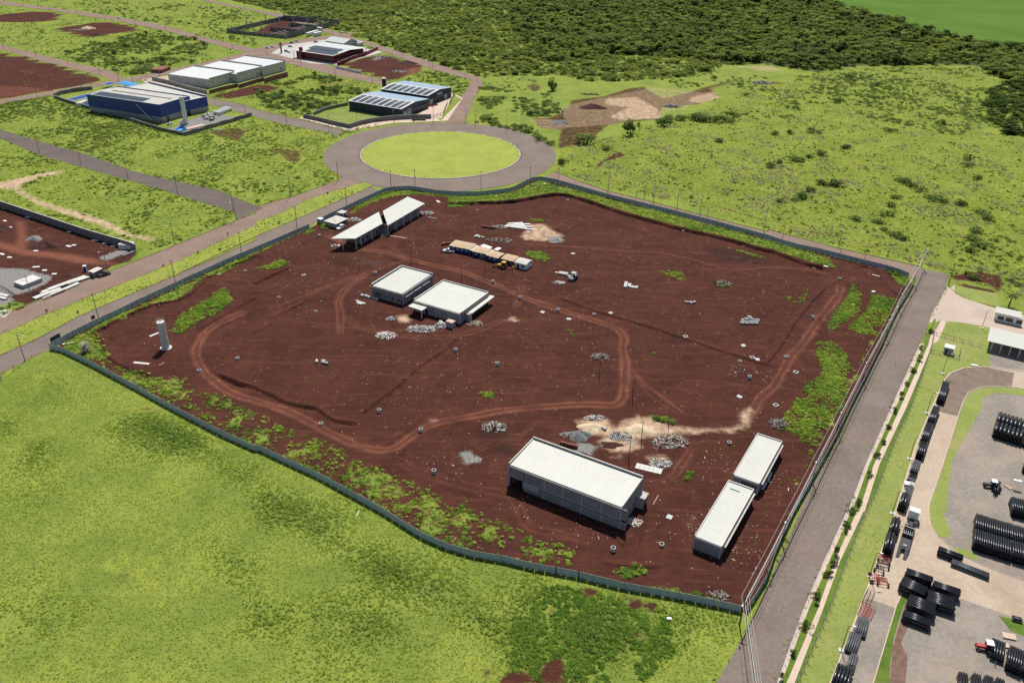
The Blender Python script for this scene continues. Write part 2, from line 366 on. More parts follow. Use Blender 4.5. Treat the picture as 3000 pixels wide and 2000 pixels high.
BANKS = [  # small steps and windrows: line, height, width (the steep face lies on the right hand of the line)
 ([(-43.3,202.6),(-39.5,209.7),(-35.4,216.6),(-29.0,230.3),(-23.6,237.9),(-19.5,246.2)], .55, 2.0), ([(-46.4,196.6),(-52.1,198.2),(-58.0,203.7),(-66.8,206.2),(-78.9,214.2), (-84.5,216.0),(-90.7,219.6)], .8, 2.2),
 ([(84.6,234.0),(72.0,242.4),(62.2,249.5), (61.8,249.5),(50.2,258.3),(39.3,265.0),(28.0,272.5),(18.2,280.1)], .5, 2.0),
 ([(126.8,313.0),(118.5,320.1),(109.8,330.9), (109.4,329.3),(91.2,343.7),(73.5,354.4),(50.6,372.6),(36.0,386.6),(21.4,395.9),(-1.4,384.5), (-14.7,382.5),(-30.4,380.1)], 1.1, 3.2),
 ([(85.1,235.8),(94.7,250.8), (94.7,250.8),(106.1,270.5),(122.3,293.3)], .6, 2.0), ([(-99.5,288.0),(-90.4,302.6)], .7, 2.5), ([(-88.7,249.3),(-85.1,255.8)], .4, 1.5), ([(-84.9,261.1),(-76.3,275.0)], .4, 1.6),
 ([(34.5,141.7),(28.9,141.7),(22.9,142.7)], .5, 1.5), ([(-82.0,214.6),(-93.0,221.5)], .6, 2.0), ([(-24.5,202.7),(-31.8,189.4),(-33.9,186.8)], .35, 1.4), ([(-137.0,239.1),(-132.7,232.1),(-126.1,226.2),(-117.3,221.9)], .6, 3),
 ([(-106.7,313.7),(-111.5,306.9),(-118.5,294.5),(-122.2,274.7),(-131.7,267.6),(-139.9,254.3),(-143.1,247.0), (-136.5,241.4)], .7, 2.8), ([(-96.1,275.9),(-106.2,256.5),(-107.0,253.3)], .5, 2.0),
 ([(154.4,297.8),(149.5,288.8),(148.9,302.5),(149.8,312.0),(144.9,316.1)], .6, 3), ([(27.4,148.9),(26.3,150.8)], .5, 1.5), ([(38.7,158.1),(34.2,151.0)], .35, 1.2), ([(-38.6,309.4),(-47.9,312.2),(-51.9,315.3)], .4, 2.0),
]
SITE_GREEN = [  # weeds on the site: outline, density
 ([(-150.8,241.3),(-141.5,259.5),(-129.2,282.8),(-108.1,318.7), (-100.6,330.9),(-92.1,345.1),(-87.5,342.2),(-97.0,335.4),(-104.3,321.8),(-107.3,315.9), (-108.0,310.3),(-111.7,304.7),(-116.6,295.1),(-121.3,289.9),(-122.2,274.7),(-131.8,268.1),(-139.9,254.3),(-142.8,246.3),(-137.6,241.3), (-131.8,231.5),(-137.6,228.5),(-147.5,233.0)], .9),
 ([(-118.3,248.8),(-119.4,260.1),(-115.0,271.5),(-110.7,284.6),(-104.1,273.7),(-106.4,263.2),(-111.8,256.3),(-114.1,247.5)], .7),
 ([(-77.6,364.2),(-74.6,376.8),(-65.1,394.4),(-53.7,399.2),(-28.6,391.8),(-1.5,399.8), (13.2,417.7),(45.5,393.8),(76.3,371.7),(113.0,343.2), (124.5,332.8),(134.1,324.5),(133.2,313.4),(127.1,318.5),(110.3,332.7), (110.1,332.1),(91.8,346.5),(74.0,357.4),(50.9,375.8),(36.1,388.5),(21.5,398.0),(-1.4,387.1), (-9.4,384.3),(-25.1,378.9),(-31.6,375.5),(-33.2,389.1),(-44.9,393.2),(-52.9,391.9),(-65.6,386.5),(-75.4,366.5)], .95),
 ([(-152.8,237.8),(-144.4,243.3),(-136.8,237.0),(-131.3,229.4),(-119.3,222.4),(-106.4,220.3),(-97.9,215.5),(-85.6,208.6),(-75.3,201.4), (-63.7,193.6),(-57.2,189.6),(-49.8,186.5),(-44.2,181.0),(-33.0,175.6),(-28.1,171.7),(-20.5,167.1),(-11.7,162.6), (4.9,152.4),(13.5,149.3),(17.5,145.0),(13.2,141.4),(6.1,141.2),(1.0,142.4), (1.0,142.8),(-8.0,144.7),(-21.5,150.9),(-32.3,159.6), (-49.8,172.4),(-70.7,185.1), (-70.4,184.1),(-100.0,202.9),(-135.0,226.5)], .52),
 ([(134.9,298.9),(134.9,288.2),(129.5,274.3),(121.8,267.0),(113.2,258.9),(113.5,263.4),(120.4,274.7),(129.8,287.9)], .8),
 ([(105.8,251.3),(112.5,250.8),(113.2,237.6),(108.4,227.8),(106.6,220.6),(101.2,210.6),(94.1,201.2),(87.0,190.8),(83.6,190.7),(83.4,195.4),(79.4,198.0),(82.1,205.3),(85.7,210.1),(90.8,219.4),(99.5,227.5),(102.3,233.0),(103.0,242.2)], .58),
 ([(139.6,289.3),(147.5,285.9),(138.8,272.0),(129.1,256.7),(123.2,256.5),(120.1,262.0),(131.6,274.3)], .6), ([(155.2,314.4),(160.8,307.2),(158.7,300.0),(153.1,295.7),(154.2,303.8)], .9),
 ([(157.0,297.9),(145.2,275.8),(133.3,257.7),(125.8,252.1),(137.7,271.1), (125.8,252.1),(111.9,227.9),(98.8,207.6),(88.1,190.3),(79.2,176.0),(74.9,169.1),(75.6,173.6),(86.3,190.3),(100.6,213.0),(118.4,242.1)], .8),
 ([(23.7,139.6),(27.7,141.8),(31.0,141.9),(33.0,140.2),(28.6,138.7),(28.0,137.7)], .8), ([(28.4,137.4),(33.9,135.9),(42.7,134.1),(49.3,130.8),(44.5,130.7),(35.3,133.3)], .5), ([(-103.4,302.0),(-98.9,306.4),(-96.9,310.9),(-91.1,309.0),(-94.7,302.4)], .9),
 ([(4.8,323.8),(10.8,324.7),(16.2,318.7),(13.3,315.2),(7.5,318.2)], .9), ([(41.7,203.9),(45.2,203.4),(48.2,201.8),(48.0,199.1),(46.0,200.1),(42.4,202.2)], .9), ([(47.8,177.3),(49.6,177.8),(48.5,174.5),(46.8,173.1)], .9),
 ([(-9.5,213.8),(-6.5,215.2),(-4.8,212.8),(-6.7,210.9)], .6), ([(59.3,307.7),(68.5,307.0),(70.8,299.9),(67.1,298.7),(62.5,302.6)], .35), ([(80.2,299.3),(86.6,300.7),(85.3,292.6),(80.7,293.4)], .4), ([(89.7,336.4),(95.8,331.9),(106.8,323.2),(103.0,323.0),(95.3,329.5)], .5),
 ([(100.8,286.6),(108.3,285.1),(114.0,293.0),(115.5,292.1),(110.9,282.4),(103.7,277.6),(102.6,283.9)], .3), ([(40.3,246.3),(46.1,242.1),(54.2,237.4),(49.4,239.3),(42.6,243.4)], .35), ([(3.4,364.5),(20.0,359.9),(8.9,359.3)], .5), ([(-88.5,351.3),(-86.4,352.7),(-79.7,346.5),(-86.4,346.1)], .9),
 ([(18.4,256.9),(24.6,250.9),(21.0,247.8)], .25), ([(-32.1,375.5),(-29.5,381.6),(-25.0,377.4)], .7),
]
SITE_SAND = [ ([(19.7,200.0),(23.1,202.6),(28.2,201.7),(31.0,197.9),(34.6,201.4),(38.0,203.2),(42.5,202.8),(46.7,198.5),(51.3,197.5),(52.5,195.4),(42.8,194.0),(36.4,192.2),(37.5,188.7),(32.9,186.0),(28.0,185.8),(25.3,189.8),(27.1,193.0),(20.7,195.4)], .95),
 ([(38.3,183.7),(43.6,184.8),(44.1,181.9),(41.6,179.4),(39.1,180.8)], .8), ([(47.6,198.5),(52.9,197.6),(59.3,197.8),(61.0,198.4),(64.7,198.0),(68.1,200.3),(67.9,198.1),(63.7,196.3),(59.1,197.0),(52.4,194.9),(47.8,195.8)], .95), ([(67.0,199.7),(69.1,206.0),(72.6,209.6),(73.4,207.3),(69.5,199.3)], .8),
 ([(6.9,356.4),(13.9,356.8),(18.6,347.8),(22.3,342.9),(17.3,337.6),(13.4,336.2),(4.8,337.0),(2.9,340.6)], .8), ([(-42.0,263.8),(-38.9,264.8),(-36.2,261.6),(-37.1,259.5),(-40.2,259.3)], 1.0), ([(-23.6,199.3),(-21.6,199.1),(-22.1,197.7)], .9), ([(-2.6,262.6),(-0.2,265.2), (2.2,262.8),(1.4,261.1)], .9),
 ([(35.5,180.2),(40.1,178.9),(40.7,177.5),(39.1,176.6),(35.8,178.3)], .6), ([(27.1,183.3),(31.6,185.4),(31.9,182.5),(27.6,181.4)], .45), ([(45.1,158.7),(48.3,161.2),(46.7,157.1),(44.7,153.2)], .35), ([(53.6,147.8),(60.5,159.1),(62.2,160.4),(54.8,148.6),(51.0,143.1)], .35) ]
SITE_GREY = [ ([(18.8,189.6),(22.2,189.7),(24.8,187.7),(22.4,184.1),(18.5,185.5)], .9), ([(-14.3,184.4),(-11.3,185.0),(-7.8,181.2),(-8.3,179.3),(-12.7,179.1)], .9), ([(14.0,341.2),(19.4,342.7),(23.0,337.9),(19.0,334.0),(14.8,335.0)], .8),
 ([(-87.6,344.7),(-80.9,342.5),(-75.1,337.8),(-63.3,323.9),(-49.2,322.3),(-40.0,322.7),(-48.7,318.8),(-62.7,320.4),(-78.9,332.6),(-82.9,338.6)], .35), ([(26.2,189.8),(30.3,191.0),(31.2,187.9),(27.5,187.3)], .6), ([(-46.0,264.9),(-42.0,264.2),(-41.4,262.6),(-44.8,261.6)], .5), ([(33.3,192.7),(36.9,191.7),(36.0,189.6),(32.7,190.0)], .8) ]
SITE_DARK = [ ([(-10.2,193.8),(-7.2,196.6),(-2.7,194.1),(-4.8,191.9),(-7.9,191.8)], 1), ([(-6.5,187.7),(-1.0,187.4),(-0.7,184.9),(-5.5,184.7)], 1), ([(84.4,333.7),(101.8,327.5),(107.2,320.9),(106.0,316.4),(86.0,318.8)], .7), ([(-75.0,313.0),(-67.7,310.1),(-68.0,306.8),(-73.2,308.7)], .7) ]

# bare lots, stockpile yard and paths outside the fence: outline, mask, amount
D, T, S, G = 0, 1, 2, 3
OUTSIDE = [
 ([(-258.1,368.4),(-240.1,363.6),(-198.9,341.4),(-163.0,322.3),(-156.2,314.6),(-156.2,305.8),(-160.9,303.4),(-162.8,292.9),(-165.3,290.8),(-176.4,269.6),(-177.4,266.1),(-182.3,269.4),(-197.4,264.3)], D, 1.0),
 ([(-204.1,298.1),(-193.9,297.6),(-188.1,294.8),(-180.8,292.1),(-178.0,287.3),(-181.0,278.5),(-185.1,274.6),(-191.5,270.7),(-204.4,291.0)], G, .9), ([(-170.6,309.4),(-164.5,319.3),(-159.8,316.7),(-165.3,306.4)], G, .9), ([(-202.1,279.4),(-193.0,278.0),(-183.2,271.1),(-184.0,265.8),(-193.5,264.5)], G, .8),
 ([(-224.5,347.8),(-219.6,346.8),(-210.2,330.7),(-203.4,316.8),(-180.4,312.3),(-156.2,302.6),(-160.5,302.4),(-176.4,303.7),(-189.8,308.5),(-201.7,310.1),(-214.0,316.2),(-228.1,324.9),(-230.8,329.6),(-218.4,324.2),(-209.2,319.9),(-215.6,332.8)], T, .9),
 ([(-468.4,728.7),(-435.8,720.0),(-405.9,706.6),(-357.6,671.7),(-316.5,637.6),(-309.8,628.8),(-319.2,608.1),(-334.4,591.3),(-346.4,570.8),(-369.7,559.6)], D, .95), ([(-382.0,607.7),(-348.4,603.7),(-328.6,595.2),(-348.0,573.8),(-360.6,569.6)], T, .5),
 ([(-452.3,844.5),(-426.5,896.7),(-381.2,865.1),(-369.8,850.1),(-393.5,810.1),(-399.5,805.3),(-435.5,829.5)], D, 1.0), ([(-564.3,912.5),(-547.0,922.4),(-532.4,949.6),(-510.3,952.6),(-482.2,931.1),(-478.0,894.4),(-499.6,876.1),(-544.9,878.7)], D, .9),
 ([(-146.9,701.1),(-123.7,747.9),(-107.4,739.8),(-81.7,709.8),(-74.3,690.8),(-90.9,654.7),(-102.0,649.8),(-121.3,675.8)], D, 1.0), ([(-89.5,685.1),(-79.6,707.7),(-74.8,695.1),(-84.2,669.1)], T, .9), ([(-128.5,730.4),(-114.7,751.3),(-108.0,737.3),(-120.8,717.2)], G, .6),
 ([(-214.7,585.2),(-193.6,624.7), (-185.7,625.4),(-172.8,615.8),(-179.3,601.5),(-185.1,594.3), (-200.2,580.0)], D, .85), ([(-188.2,496.4),(-175.1,509.8),(-162.8,502.0),(-161.8,476.2),(-177.4,485.4)], D, .6),
 ([(-146.8,468.4),(-133.6,466.1),(-121.8,463.7),(-116.8,439.5),(-125.5,440.9),(-133.8,454.5)], D, .6), ([(-152.5,621.2),(-136.8,648.5),(-118.5,638.8),(-114.1,631.8),(-129.4,626.8),(-147.0,618.1)], D, .45),
 ([(8.5,546.4),(20.7,547.3),(32.5,568.4),(38.4,596.9),(63.8,612.3),(95.0,652.5),(102.5,622.5),(106.9,609.2),(126.0,628.0),(151.9,655.8),(183.9,684.2),(180.9,668.0),(148.5,638.8),(148.6,619.5),(128.6,590.0),(102.8,581.7),(94.0,547.5),(67.7,535.9),(60.2,531.4),(51.4,509.1),(39.0,484.7),(23.2,474.7),(26.7,516.0),(14.5,520.1)], D, .62),
 ([(63.1,603.9),(87.4,610.9),(98.3,576.7),(96.6,550.4),(68.4,542.7),(60.8,553.3),(75.9,578.0),(60.7,586.0)], S, .75), ([(126.8,614.3),(147.4,633.4),(147.9,612.7),(129.2,593.2),(121.2,600.6)], S, .7), ([(8.5,543.6),(20.7,544.5),(31.2,539.9),(40.7,532.5),(27.4,516.0),(15.2,520.2)], S, .45),
 ([(188.2,729.7),(214.1,732.3), (214.1,732.3),(227.4,720.1),(218.1,706.1),(207.0,705.1), (195.1,712.6)], S, .55), ([(185.0,674.2),(199.3,675.6), (199.9,677.6),(220.7,677.5),(209.8,657.2),(194.2,655.8), (184.5,651.2)], D, .6), ([(3.5,646.1),(18.7,655.1),(18.1,625.6),(11.5,618.0)], D, .6),
 ([(57.2,471.6),(61.2,474.1),(64.1,465.7),(50.4,452.5),(44.3,437.0),(41.9,436.8),(45.3,450.2)], D, .75), ([(63.1,467.8),(78.4,439.1),(74.8,438.9),(60.9,465.5)], D, .6),
 ([(43.1,436.9),(48.1,426.1),(58.2,417.8),(78.5,402.2),(95.5,390.1),(119.5,368.1), (140.3,353.0),(160.3,340.1),(172.8,326.4),(170.5,324.0),(157.4,338.7),(137.0,350.2),(118.9,366.0), (116.2,365.8),(92.5,388.7),(70.5,404.1),(52.4,417.5),(43.6,427.6)], D, .7),
 ([(191.1,314.0),(200.4,310.2),(197.0,300.7),(191.7,294.6),(189.0,301.4),(178.0,304.9),(177.2,309.1)], D, .8), ([(176.6,303.8),(190.9,295.5),(189.3,290.6),(178.6,296.9)], D, .8),
 ([(-268.8,396.0),(-259.1,398.3),(-245.5,414.8),(-237.9,418.9),(-235.7,414.5),(-242.5,408.8),(-247.7,397.3),(-244.3,390.9),(-231.2,379.1),(-213.1,366.6),(-196.7,357.6),(-182.8,348.8),(-167.5,335.4),(-154.0,331.1),(-154.9,327.5),(-168.8,332.8),(-185.9,344.7),(-209.0,358.3),(-226.0,368.8),(-248.7,389.1),(-265.1,389.7)], S, .95),
 ([(-245.9,390.9),(-238.7,386.5),(-224.4,374.9),(-207.8,364.0),(-213.1,366.6),(-225.7,373.3)], S, -.9),
 ([(-253.9,840.1),(-212.0,811.3),(-205.7,885.4),(-262.5,949.5)], D, .9), ([(28.3,577.2),(67.8,612.6),(103.9,644.0),(148.4,626.4),(127.3,591.5),(91.2,552.8),(60.2,531.4),(31.7,521.4)], S, .42), ([(-214.2,497.6),(-198.7,490.4),(-177.8,531.0),(-201.9,544.7)], G, .8), ([(-130.4,541.1),(-114.8,568.5),(-81.8,539.3),(-103.4,513.9)], G, .38),
 ([(16.5,133.8),(18.3,134.9),(20.5,134.5),(20.1,132.9),(18.1,131.9)], D, 1.1), ([(26.1,131.8),(29.0,132.0),(31.1,131.3),(33.4,130.4),(31.9,128.2),(30.0,130.0),(27.6,128.7),(26.4,129.9)], D, 1.1), ([(27.6,122.4),(29.3,123.3),(30.7,121.6),(29.8,119.9),(27.6,120.7)], D, 1.0),
 ([(6.5,121.3),(8.8,121.4),(8.1,119.7),(6.3,118.8)], D, 1.0), ([(9.8,115.8),(12.0,115.9),(11.7,112.7),(12.2,109.6),(7.4,109.5),(6.4,113.3),(8.4,114.2)], D, 1.1), ([(-0.8,111.1),(3.5,112.5),(5.3,111.2),(6.8,109.5),(-0.8,108.5)], D, 1.1), ([(23.3,121.5),(27.2,119.3),(26.3,118.7),(24.1,119.8)], D, 1.0),
 ([(23.2,118.1),(25.2,117.3),(23.7,115.6)], D, 1.0), ([(10.9,121.2),(12.5,120.3),(12.1,118.1),(11.1,119.5)], D, .9), ([(8.6,129.7),(10.3,130.4),(11.4,128.3),(9.5,126.4),(8.4,124.0)], D, .7), ([(16.2,117.1),(18.2,117.1),(18.5,116.0),(17.2,116.0)], D, .9), ([(20.3,120.5),(22.1,120.3),(21.3,119.4)], D, .9),
 ([(20.6,127.6),(22.2,127.0),(21.5,126.1)], D, .8), ([(-5.1,112.3),(-2.4,112.3),(-2.8,110.3),(-4.1,110.2)], D, 1.0), ([(-1.3,111.8),(1.3,111.4),(1.4,110.4),(-0.9,110.6)], D, 1.0), ([(-7.8,139.4),(1.1,136.3),(1.1,134.3),(-3.9,136.8)], D, .45), ([(-20.4,149.8),(-14.9,146.6),(-15.8,145.9),(-19.7,148.7)], D, .7),
 ([(-112.0,203.0),(-105.7,205.0),(-103.0,202.2),(-108.5,199.7)], D, .55), ([(-83.1,186.7),(-80.2,185.2),(-79.9,183.3),(-81.5,183.7)], D, .6), ([(-66.6,173.7),(-63.7,177.0),(-62.6,176.1),(-64.7,172.8)], D, .8), ([(-52.0,169.1),(-45.9,167.1),(-46.1,165.4),(-49.6,166.2)], D, .5), ([(-89.0,137.5),(-86.2,137.3),(-85.4,133.6),(-87.3,133.9)], D, .9),
 ([(-108.6,124.3),(-104.5,124.4),(-95.3,115.4),(-98.1,113.2),(-102.5,113.1)], D, .4), ([(40.5,124.5),(44.1,121.7),(42.4,116.6),(38.6,117.9)], D, .3), ([(-96.2,122.8),(-93.9,122.9),(-94.3,121.7)], D, .6), ([(-92.6,118.3),(-89.5,118.4),(-89.9,116.4)], D, .5), ([(-37.4,158.7),(-35.2,158.7),(-31.8,154.4),(-32.6,154.4)], D, .5),
]
LUSH = [  # longer, darker grass
 ([(-122.0,201.5),(-113.9,205.3),(-102.6,201.1),(-86.1,190.2),(-73.9,180.5),(-67.5,173.6),(-63.9,160.6),(-73.4,168.9),(-85.7,180.1),(-100.4,187.1),(-114.2,190.8)], .6), ([(-67.5,173.6),(-56.7,165.1),(-49.6,158.3),(-63.1,157.9)], .6), ([(-63.1,157.9),(-48.2,158.3),(-37.0,148.9),(-27.3,144.5),(-15.0,135.9),(-8.5,129.3),(-1.2,124.9),(1.2,122.1),(1.3,116.4),(-7.0,124.8),(-19.4,130.6),(-29.8,136.1),(-41.5,145.1),(-53.7,153.0),(-62.4,155.5)], .62),
 ([(1.8,136.3),(6.5,136.4),(7.9,132.6),(6.0,129.7),(8.7,123.7),(5.8,116.6),(1.3,113.8),(1.1,131.1)], .6), ([(18.1,131.6),(25.2,130.2),(27.1,125.7),(29.0,122.8),(26.2,118.4),(21.5,116.9),(15.9,116.8),(11.6,120.9),(15.3,125.4)], .75), ([(34.3,130.4),(38.6,131.5),(39.9,129.0),(36.7,118.7),(32.8,117.2),(35.8,124.4)], .5),
 ([(-134.9,185.9),(-127.9,187.2),(-123.5,181.3),(-125.8,174.1),(-132.9,173.8)], .6), ([(-148.1,196.1),(-142.0,193.6),(-137.7,188.4),(-142.3,185.7)], .6), ([(-77.9,149.6),(-69.5,148.0),(-58.1,140.1),(-56.3,133.4),(-66.7,139.2)], .5), ([(-109.1,125.2),(-102.5,123.8),(-98.5,118.1),(-101.4,115.3),(-104.4,116.6)], .5), ([(-54.3,126.6),(-49.3,125.2),(-49.3,120.8),(-52.7,120.7)], .5), ([(-83.6,125.8),(-78.9,125.9),(-77.6,121.5),(-80.6,121.4)], .5), ([(-32.5,130.2),(-26.3,128.8),(-24.1,121.4),(-29.9,121.3)], .4),
]
SUNNY = [  # short yellowish turf
 ([(-101.3,197.7),(-69.1,179.2), (-49.2,169.2),(-28.1,158.9), (-21.0,145.7),(-7.7,138.7),(-8.6,131.5),(-20.2,138.4),(-36.7,147.1),(-46.9,158.4), (-68.5,177.3), (-68.4,176.9),(-85.2,187.6)], .6), ([(-104.7,150.8),(-89.0,151.2),(-74.1,139.0),(-76.6,126.0),(-88.6,131.9),(-101.3,138.2)], .5), ([(-52.5,137.9),(-35.5,127.1),(-31.2,115.7),(-41.1,110.1),(-51.2,115.2),(-47.3,126.8)], .55), ([(37.9,127.4),(48.7,127.7),(46.9,121.8),(41.9,112.1),(33.9,110.2),(39.0,120.1)], .45),
]
# the round island, its ring road and the ground beyond
ISL = [(-90.8,465.8), (-82.0,440.8), (-73.5,429.4), (-58.1,420.1), (-41.9,417.8), (-28.2,419.2), (-14.9,427.4), (-4.5,439.2), (1.8,457.6), (1.3,476.3), (-6.5,492.0), (-20.2,503.7), (-36.4,508.7), (-55.2,505.8), (-70.2,497.1), (-81.4,484.5), (-88.5,472.1)]
A_ = np.c_[2*np.array(ISL), np.ones(len(ISL))]; s_ = np.linalg.lstsq(A_, (np.array(ISL)**2).sum(1), rcond=None)[0]
ISL_C = (float(s_[0]), float(s_[1])); ISL_R = math.sqrt(s_[2]+s_[0]**2+s_[1]**2)
RING_R = ISL_R*1.44
def circle(c, r, n=72): return [(c[0]+r*math.cos(2*math.pi*i/n), c[1]+r*math.sin(2*math.pi*i/n)) for i in range(n)]

ROADS = {  # left edge, right edge
 'road right': ([(168.2,316.1),(158.2,296.0),(142.3,272.2),(130.2,252.2), (128.6,249.1),(111.4,222.1),(94.3,193.7),(80.3,172.4),(73.9,162.0), (59.5,137.2), (53.1,126.3),(50.5,122.4),(42.2,110.4),(39.2,105.8)],
   [(178.3,309.6),(171.6,296.6),(155.6,273.6),(151.6,266.6),(143.6,252.8), (142.2,251.2),(115.9,210.0),(98.2,182.2),(86.5,162.4), (86.1,162.3),(74.8,144.8),(65.4,129.7),(54.5,110.6),(51.6,106.0)]),
 'road top': ([(21.4,433.2),(32.6,419.4),(47.2,403.9),(68.3,388.5),(88.4,372.5),(115.5,352.7), (116.2,355.4),(141.3,335.2),(169.8,317.1)], [(15.6,424.1),(23.2,412.6),(46.3,394.1),(76.1,370.2),(112.8,342.6), (113.4,344.9),(147.5,318.2),(162.4,305.8)]),
 'avenue near': ([(-171.0,219.2),(-167.0,230.6),(-164.4,238.5), (-161.4,240.4),(-154.5,258.6),(-148.1,268.9),(-133.2,293.5),(-111.5,330.9), (-112.7,335.2),(-95.4,364.4),(-73.5,402.6)], [(-164.6,208.2),(-160.5,220.1),(-157.2,227.6),(-153.1,235.4), (-148.8,246.4),(-141.8,260.1),(-129.5,283.5),(-108.2,319.3), (-100.8,331.5),(-90.1,353.9),(-79.4,371.3),(-65.9,396.0)]),
 'avenue far': ([(-189.4,244.4),(-181.7,257.4),(-179.7,261.5),(-175.2,269.5),(-164.4,289.9),(-156.1,302.4),(-141.2,328.2),(-126.7,353.2),(-120.4,363.0), (-122.8,371.5),(-109.2,385.9),(-91.8,411.7),(-90.4,419.2)], [(-181.3,230.8),(-174.5,244.2),(-167.0,258.9),(-153.3,280.7),(-137.6,305.6),(-116.4,348.4), (-117.5,352.6),(-108.6,364.2),(-99.7,384.0),(-82.3,405.4),(-75.4,411.3)]),
 'street left': ([(-355.4,523.4),(-311.3,493.4),(-272.3,467.9),(-237.6,447.0),(-202.8,421.1), (-188.2,413.1),(-148.0,393.5),(-123.2,372.9), (-119.2,369.8)], [(-345.0,505.8),(-301.2,474.8),(-263.8,445.2),(-222.3,419.9), (-198.4,406.3),(-163.8,384.6),(-130.9,363.8),(-126.6,354.6)]),
 'street middle': ([(-214.6,582.6),(-183.1,562.9), (-173.2,551.9),(-136.7,528.3),(-106.7,506.1)], [(-208.6,563.2),(-168.6,535.3), (-167.9,532.6),(-143.3,515.5),(-114.3,500.2),(-107.9,491.5)]),
 'street upper': ([(-509.7,799.5),(-458.7,761.6),(-404.6,721.8),(-369.6,696.6),(-319.4,663.0),(-300.7,642.9)], [(-497.2,778.0),(-446.8,740.0),(-378.1,686.8),(-320.3,646.1),(-300.0,627.8)]),
 'street cross': ([(-366.6,542.0),(-350.3,564.3),(-332.8,588.1),(-301.6,631.4),(-290.8,645.0),(-267.2,684.0),(-256.2,703.5),(-234.4,749.7), (-229.8,775.1),(-197.5,824.0),(-162.3,859.0)], [(-358.6,528.6),(-343.6,552.1),(-324.4,579.1),(-300.9,611.5),(-281.2,631.4),(-261.5,667.7),(-241.8,686.5), (-224.4,734.9),(-217.9,745.4),(-185.4,796.5),(-159.9,822.4)]),
 'street far': ([(-646.9,1057.0),(-592.4,1018.9),(-452.7,942.9),(-374.1,891.3),(-333.0,854.5),(-287.7,807.7),(-232.3,763.2), (-213.0,744.9),(-148.8,692.2),(-96.5,643.8)], [(-621.6,1012.8),(-577.9,992.1),(-507.8,959.5),(-409.5,896.0),(-339.4,842.9),(-280.5,785.8),(-232.5,742.9), (-224.1,734.0),(-144.8,663.4),(-110.3,638.8),(-99.5,632.4)]),
 'street edge': ([(-422.9,1123.3),(-350.8,1043.3),(-297.2,995.4), (-296.5,992.9),(-259.4,967.4),(-215.5,905.0),(-164.0,838.7),(-107.3,767.4),(-43.8,682.0),(-28.1,662.4),(-26.0,636.1),(-30.8,597.6),(-31.4,566.3),(-32.9,534.4),(-33.3,529.6)], [(-422.1,1102.0),(-345.2,1025.6),(-293.6,982.4), (-293.2,980.8),(-247.3,933.1),(-189.6,855.7),(-158.7,821.3),(-130.5,779.6),(-98.1,732.6),(-69.0,690.5),(-42.7,664.2),(-34.9,654.0),(-36.6,631.5),(-39.7,603.4),(-39.5,593.6),(-44.5,534.0),(-46.1,528.6)]),
}
ROAD_POLYS = {k: a + b[::-1] for k, (a, b) in ROADS.items()}
MEDIAN = [(-181.3,230.8),(-174.5,244.2),(-167.0,258.9),(-153.3,280.7),(-137.6,305.6),(-116.4,348.4), (-117.5,352.6),(-108.6,364.2),(-99.7,384.0),(-82.3,405.4),(-77.3,409.2),(-73.7,407.2),(-72.6,403.8),(-73.5,402.6),(-95.4,364.4),(-112.7,335.2), (-133.2,293.5),(-148.1,268.9),(-154.5,258.6),(-161.4,240.4), (-167.0,230.6),(-171.0,219.2)]
# the pipe yard on the right
YE0 = ROADS['road right'][1]
YARD_DRIVE = [(140.0,227.5),(144.0,231.8),(149.8,235.1),(157.1,236.0),(169.0,233.8), (200.0, 196.0), (200.0, 180.0), (163.1,222.7),(161.3,223.9),(155.2,224.2),(149.5,223.3),(144.2,220.1),(140.1,215.0),(129.6,198.6),(119.3,182.4),(108.5,165.9), (107.2,163.0),(105.5,158.1),(105.5,153.8),(106.8,150.1),(108.6,147.2),(112.9,143.4),(119.1,139.5),(125.7,135.7),(119.3,124.4),(112.9,127.8),(106.5,131.4),(95.7,137.0),(92.9,138.1),(90.3,136.7),(86.5,131.5),(80.4,121.7),(73.0,109.8),(63.8,108.8),(68.1,115.4),(75.7,126.9),(82.3,137.1),(96.9,159.8), (98.6,162.7),(115.7,191.3),(128.3,210.4)]
YARD_GRASS_RIM = [(163.1,222.7),(160.9,223.2),(155.0,223.8),(149.3,222.8),(144.2,219.5),(140.2,214.4),(129.9,198.6),(119.6,182.4),(108.8,165.9), (107.3,163.0),(105.7,158.1),(105.8,153.8),(107.8,153.5),(109.6,155.8),(110.7,163.1), (111.8,163.1),(115.3,170.4),(122.9,184.5),(131.1,194.9),(144.8,212.2),(147.2,217.1),(152.6,220.4),(161.1,218.8)]
YARD_GRASS_LOW = [(90.4,136.5),(91.1,136.1),(89.5,133.4),(87.2,130.2),(82.0,121.8),(78.9,115.6),(77.2,111.2),(73.7,111.1),(80.4,121.7),(86.5,131.5)]
LAWN = [(154.3,265.1),(158.9,268.2),(164.8,267.2),(174.4,263.4),(170.8,257.7),(168.1,253.8), (165.0,249.1),(159.2,236.5),(157.1,236.0),(149.8,235.1),(144.0,231.8),(140.0,227.5),(128.3,210.4),(115.7,191.3),(98.6,162.7), (96.9,159.8),(82.3,137.1),(75.7,126.9),(68.1,115.4),(64.8,110.1),(58.3,109.9),(71.0,129.8),(80.0,145.0),(91.0,162.5), (95.5,168.9),(109.0,191.0),(122.8,212.0),(143.6,246.7), (149.8,258.4)]
GATE_COURT = [(172.5,296.6),(176.5,299.8),(172.8,292.7),(174.5,288.0),(178.7,283.6),(182.5,279.7),(176.1,267.7),(175.2,263.5),(183.6,261.4), (230.0, 222.0), (228.0, 246.0), (191.4,276.9),(188.1,277.7),(182.8,280.3)]

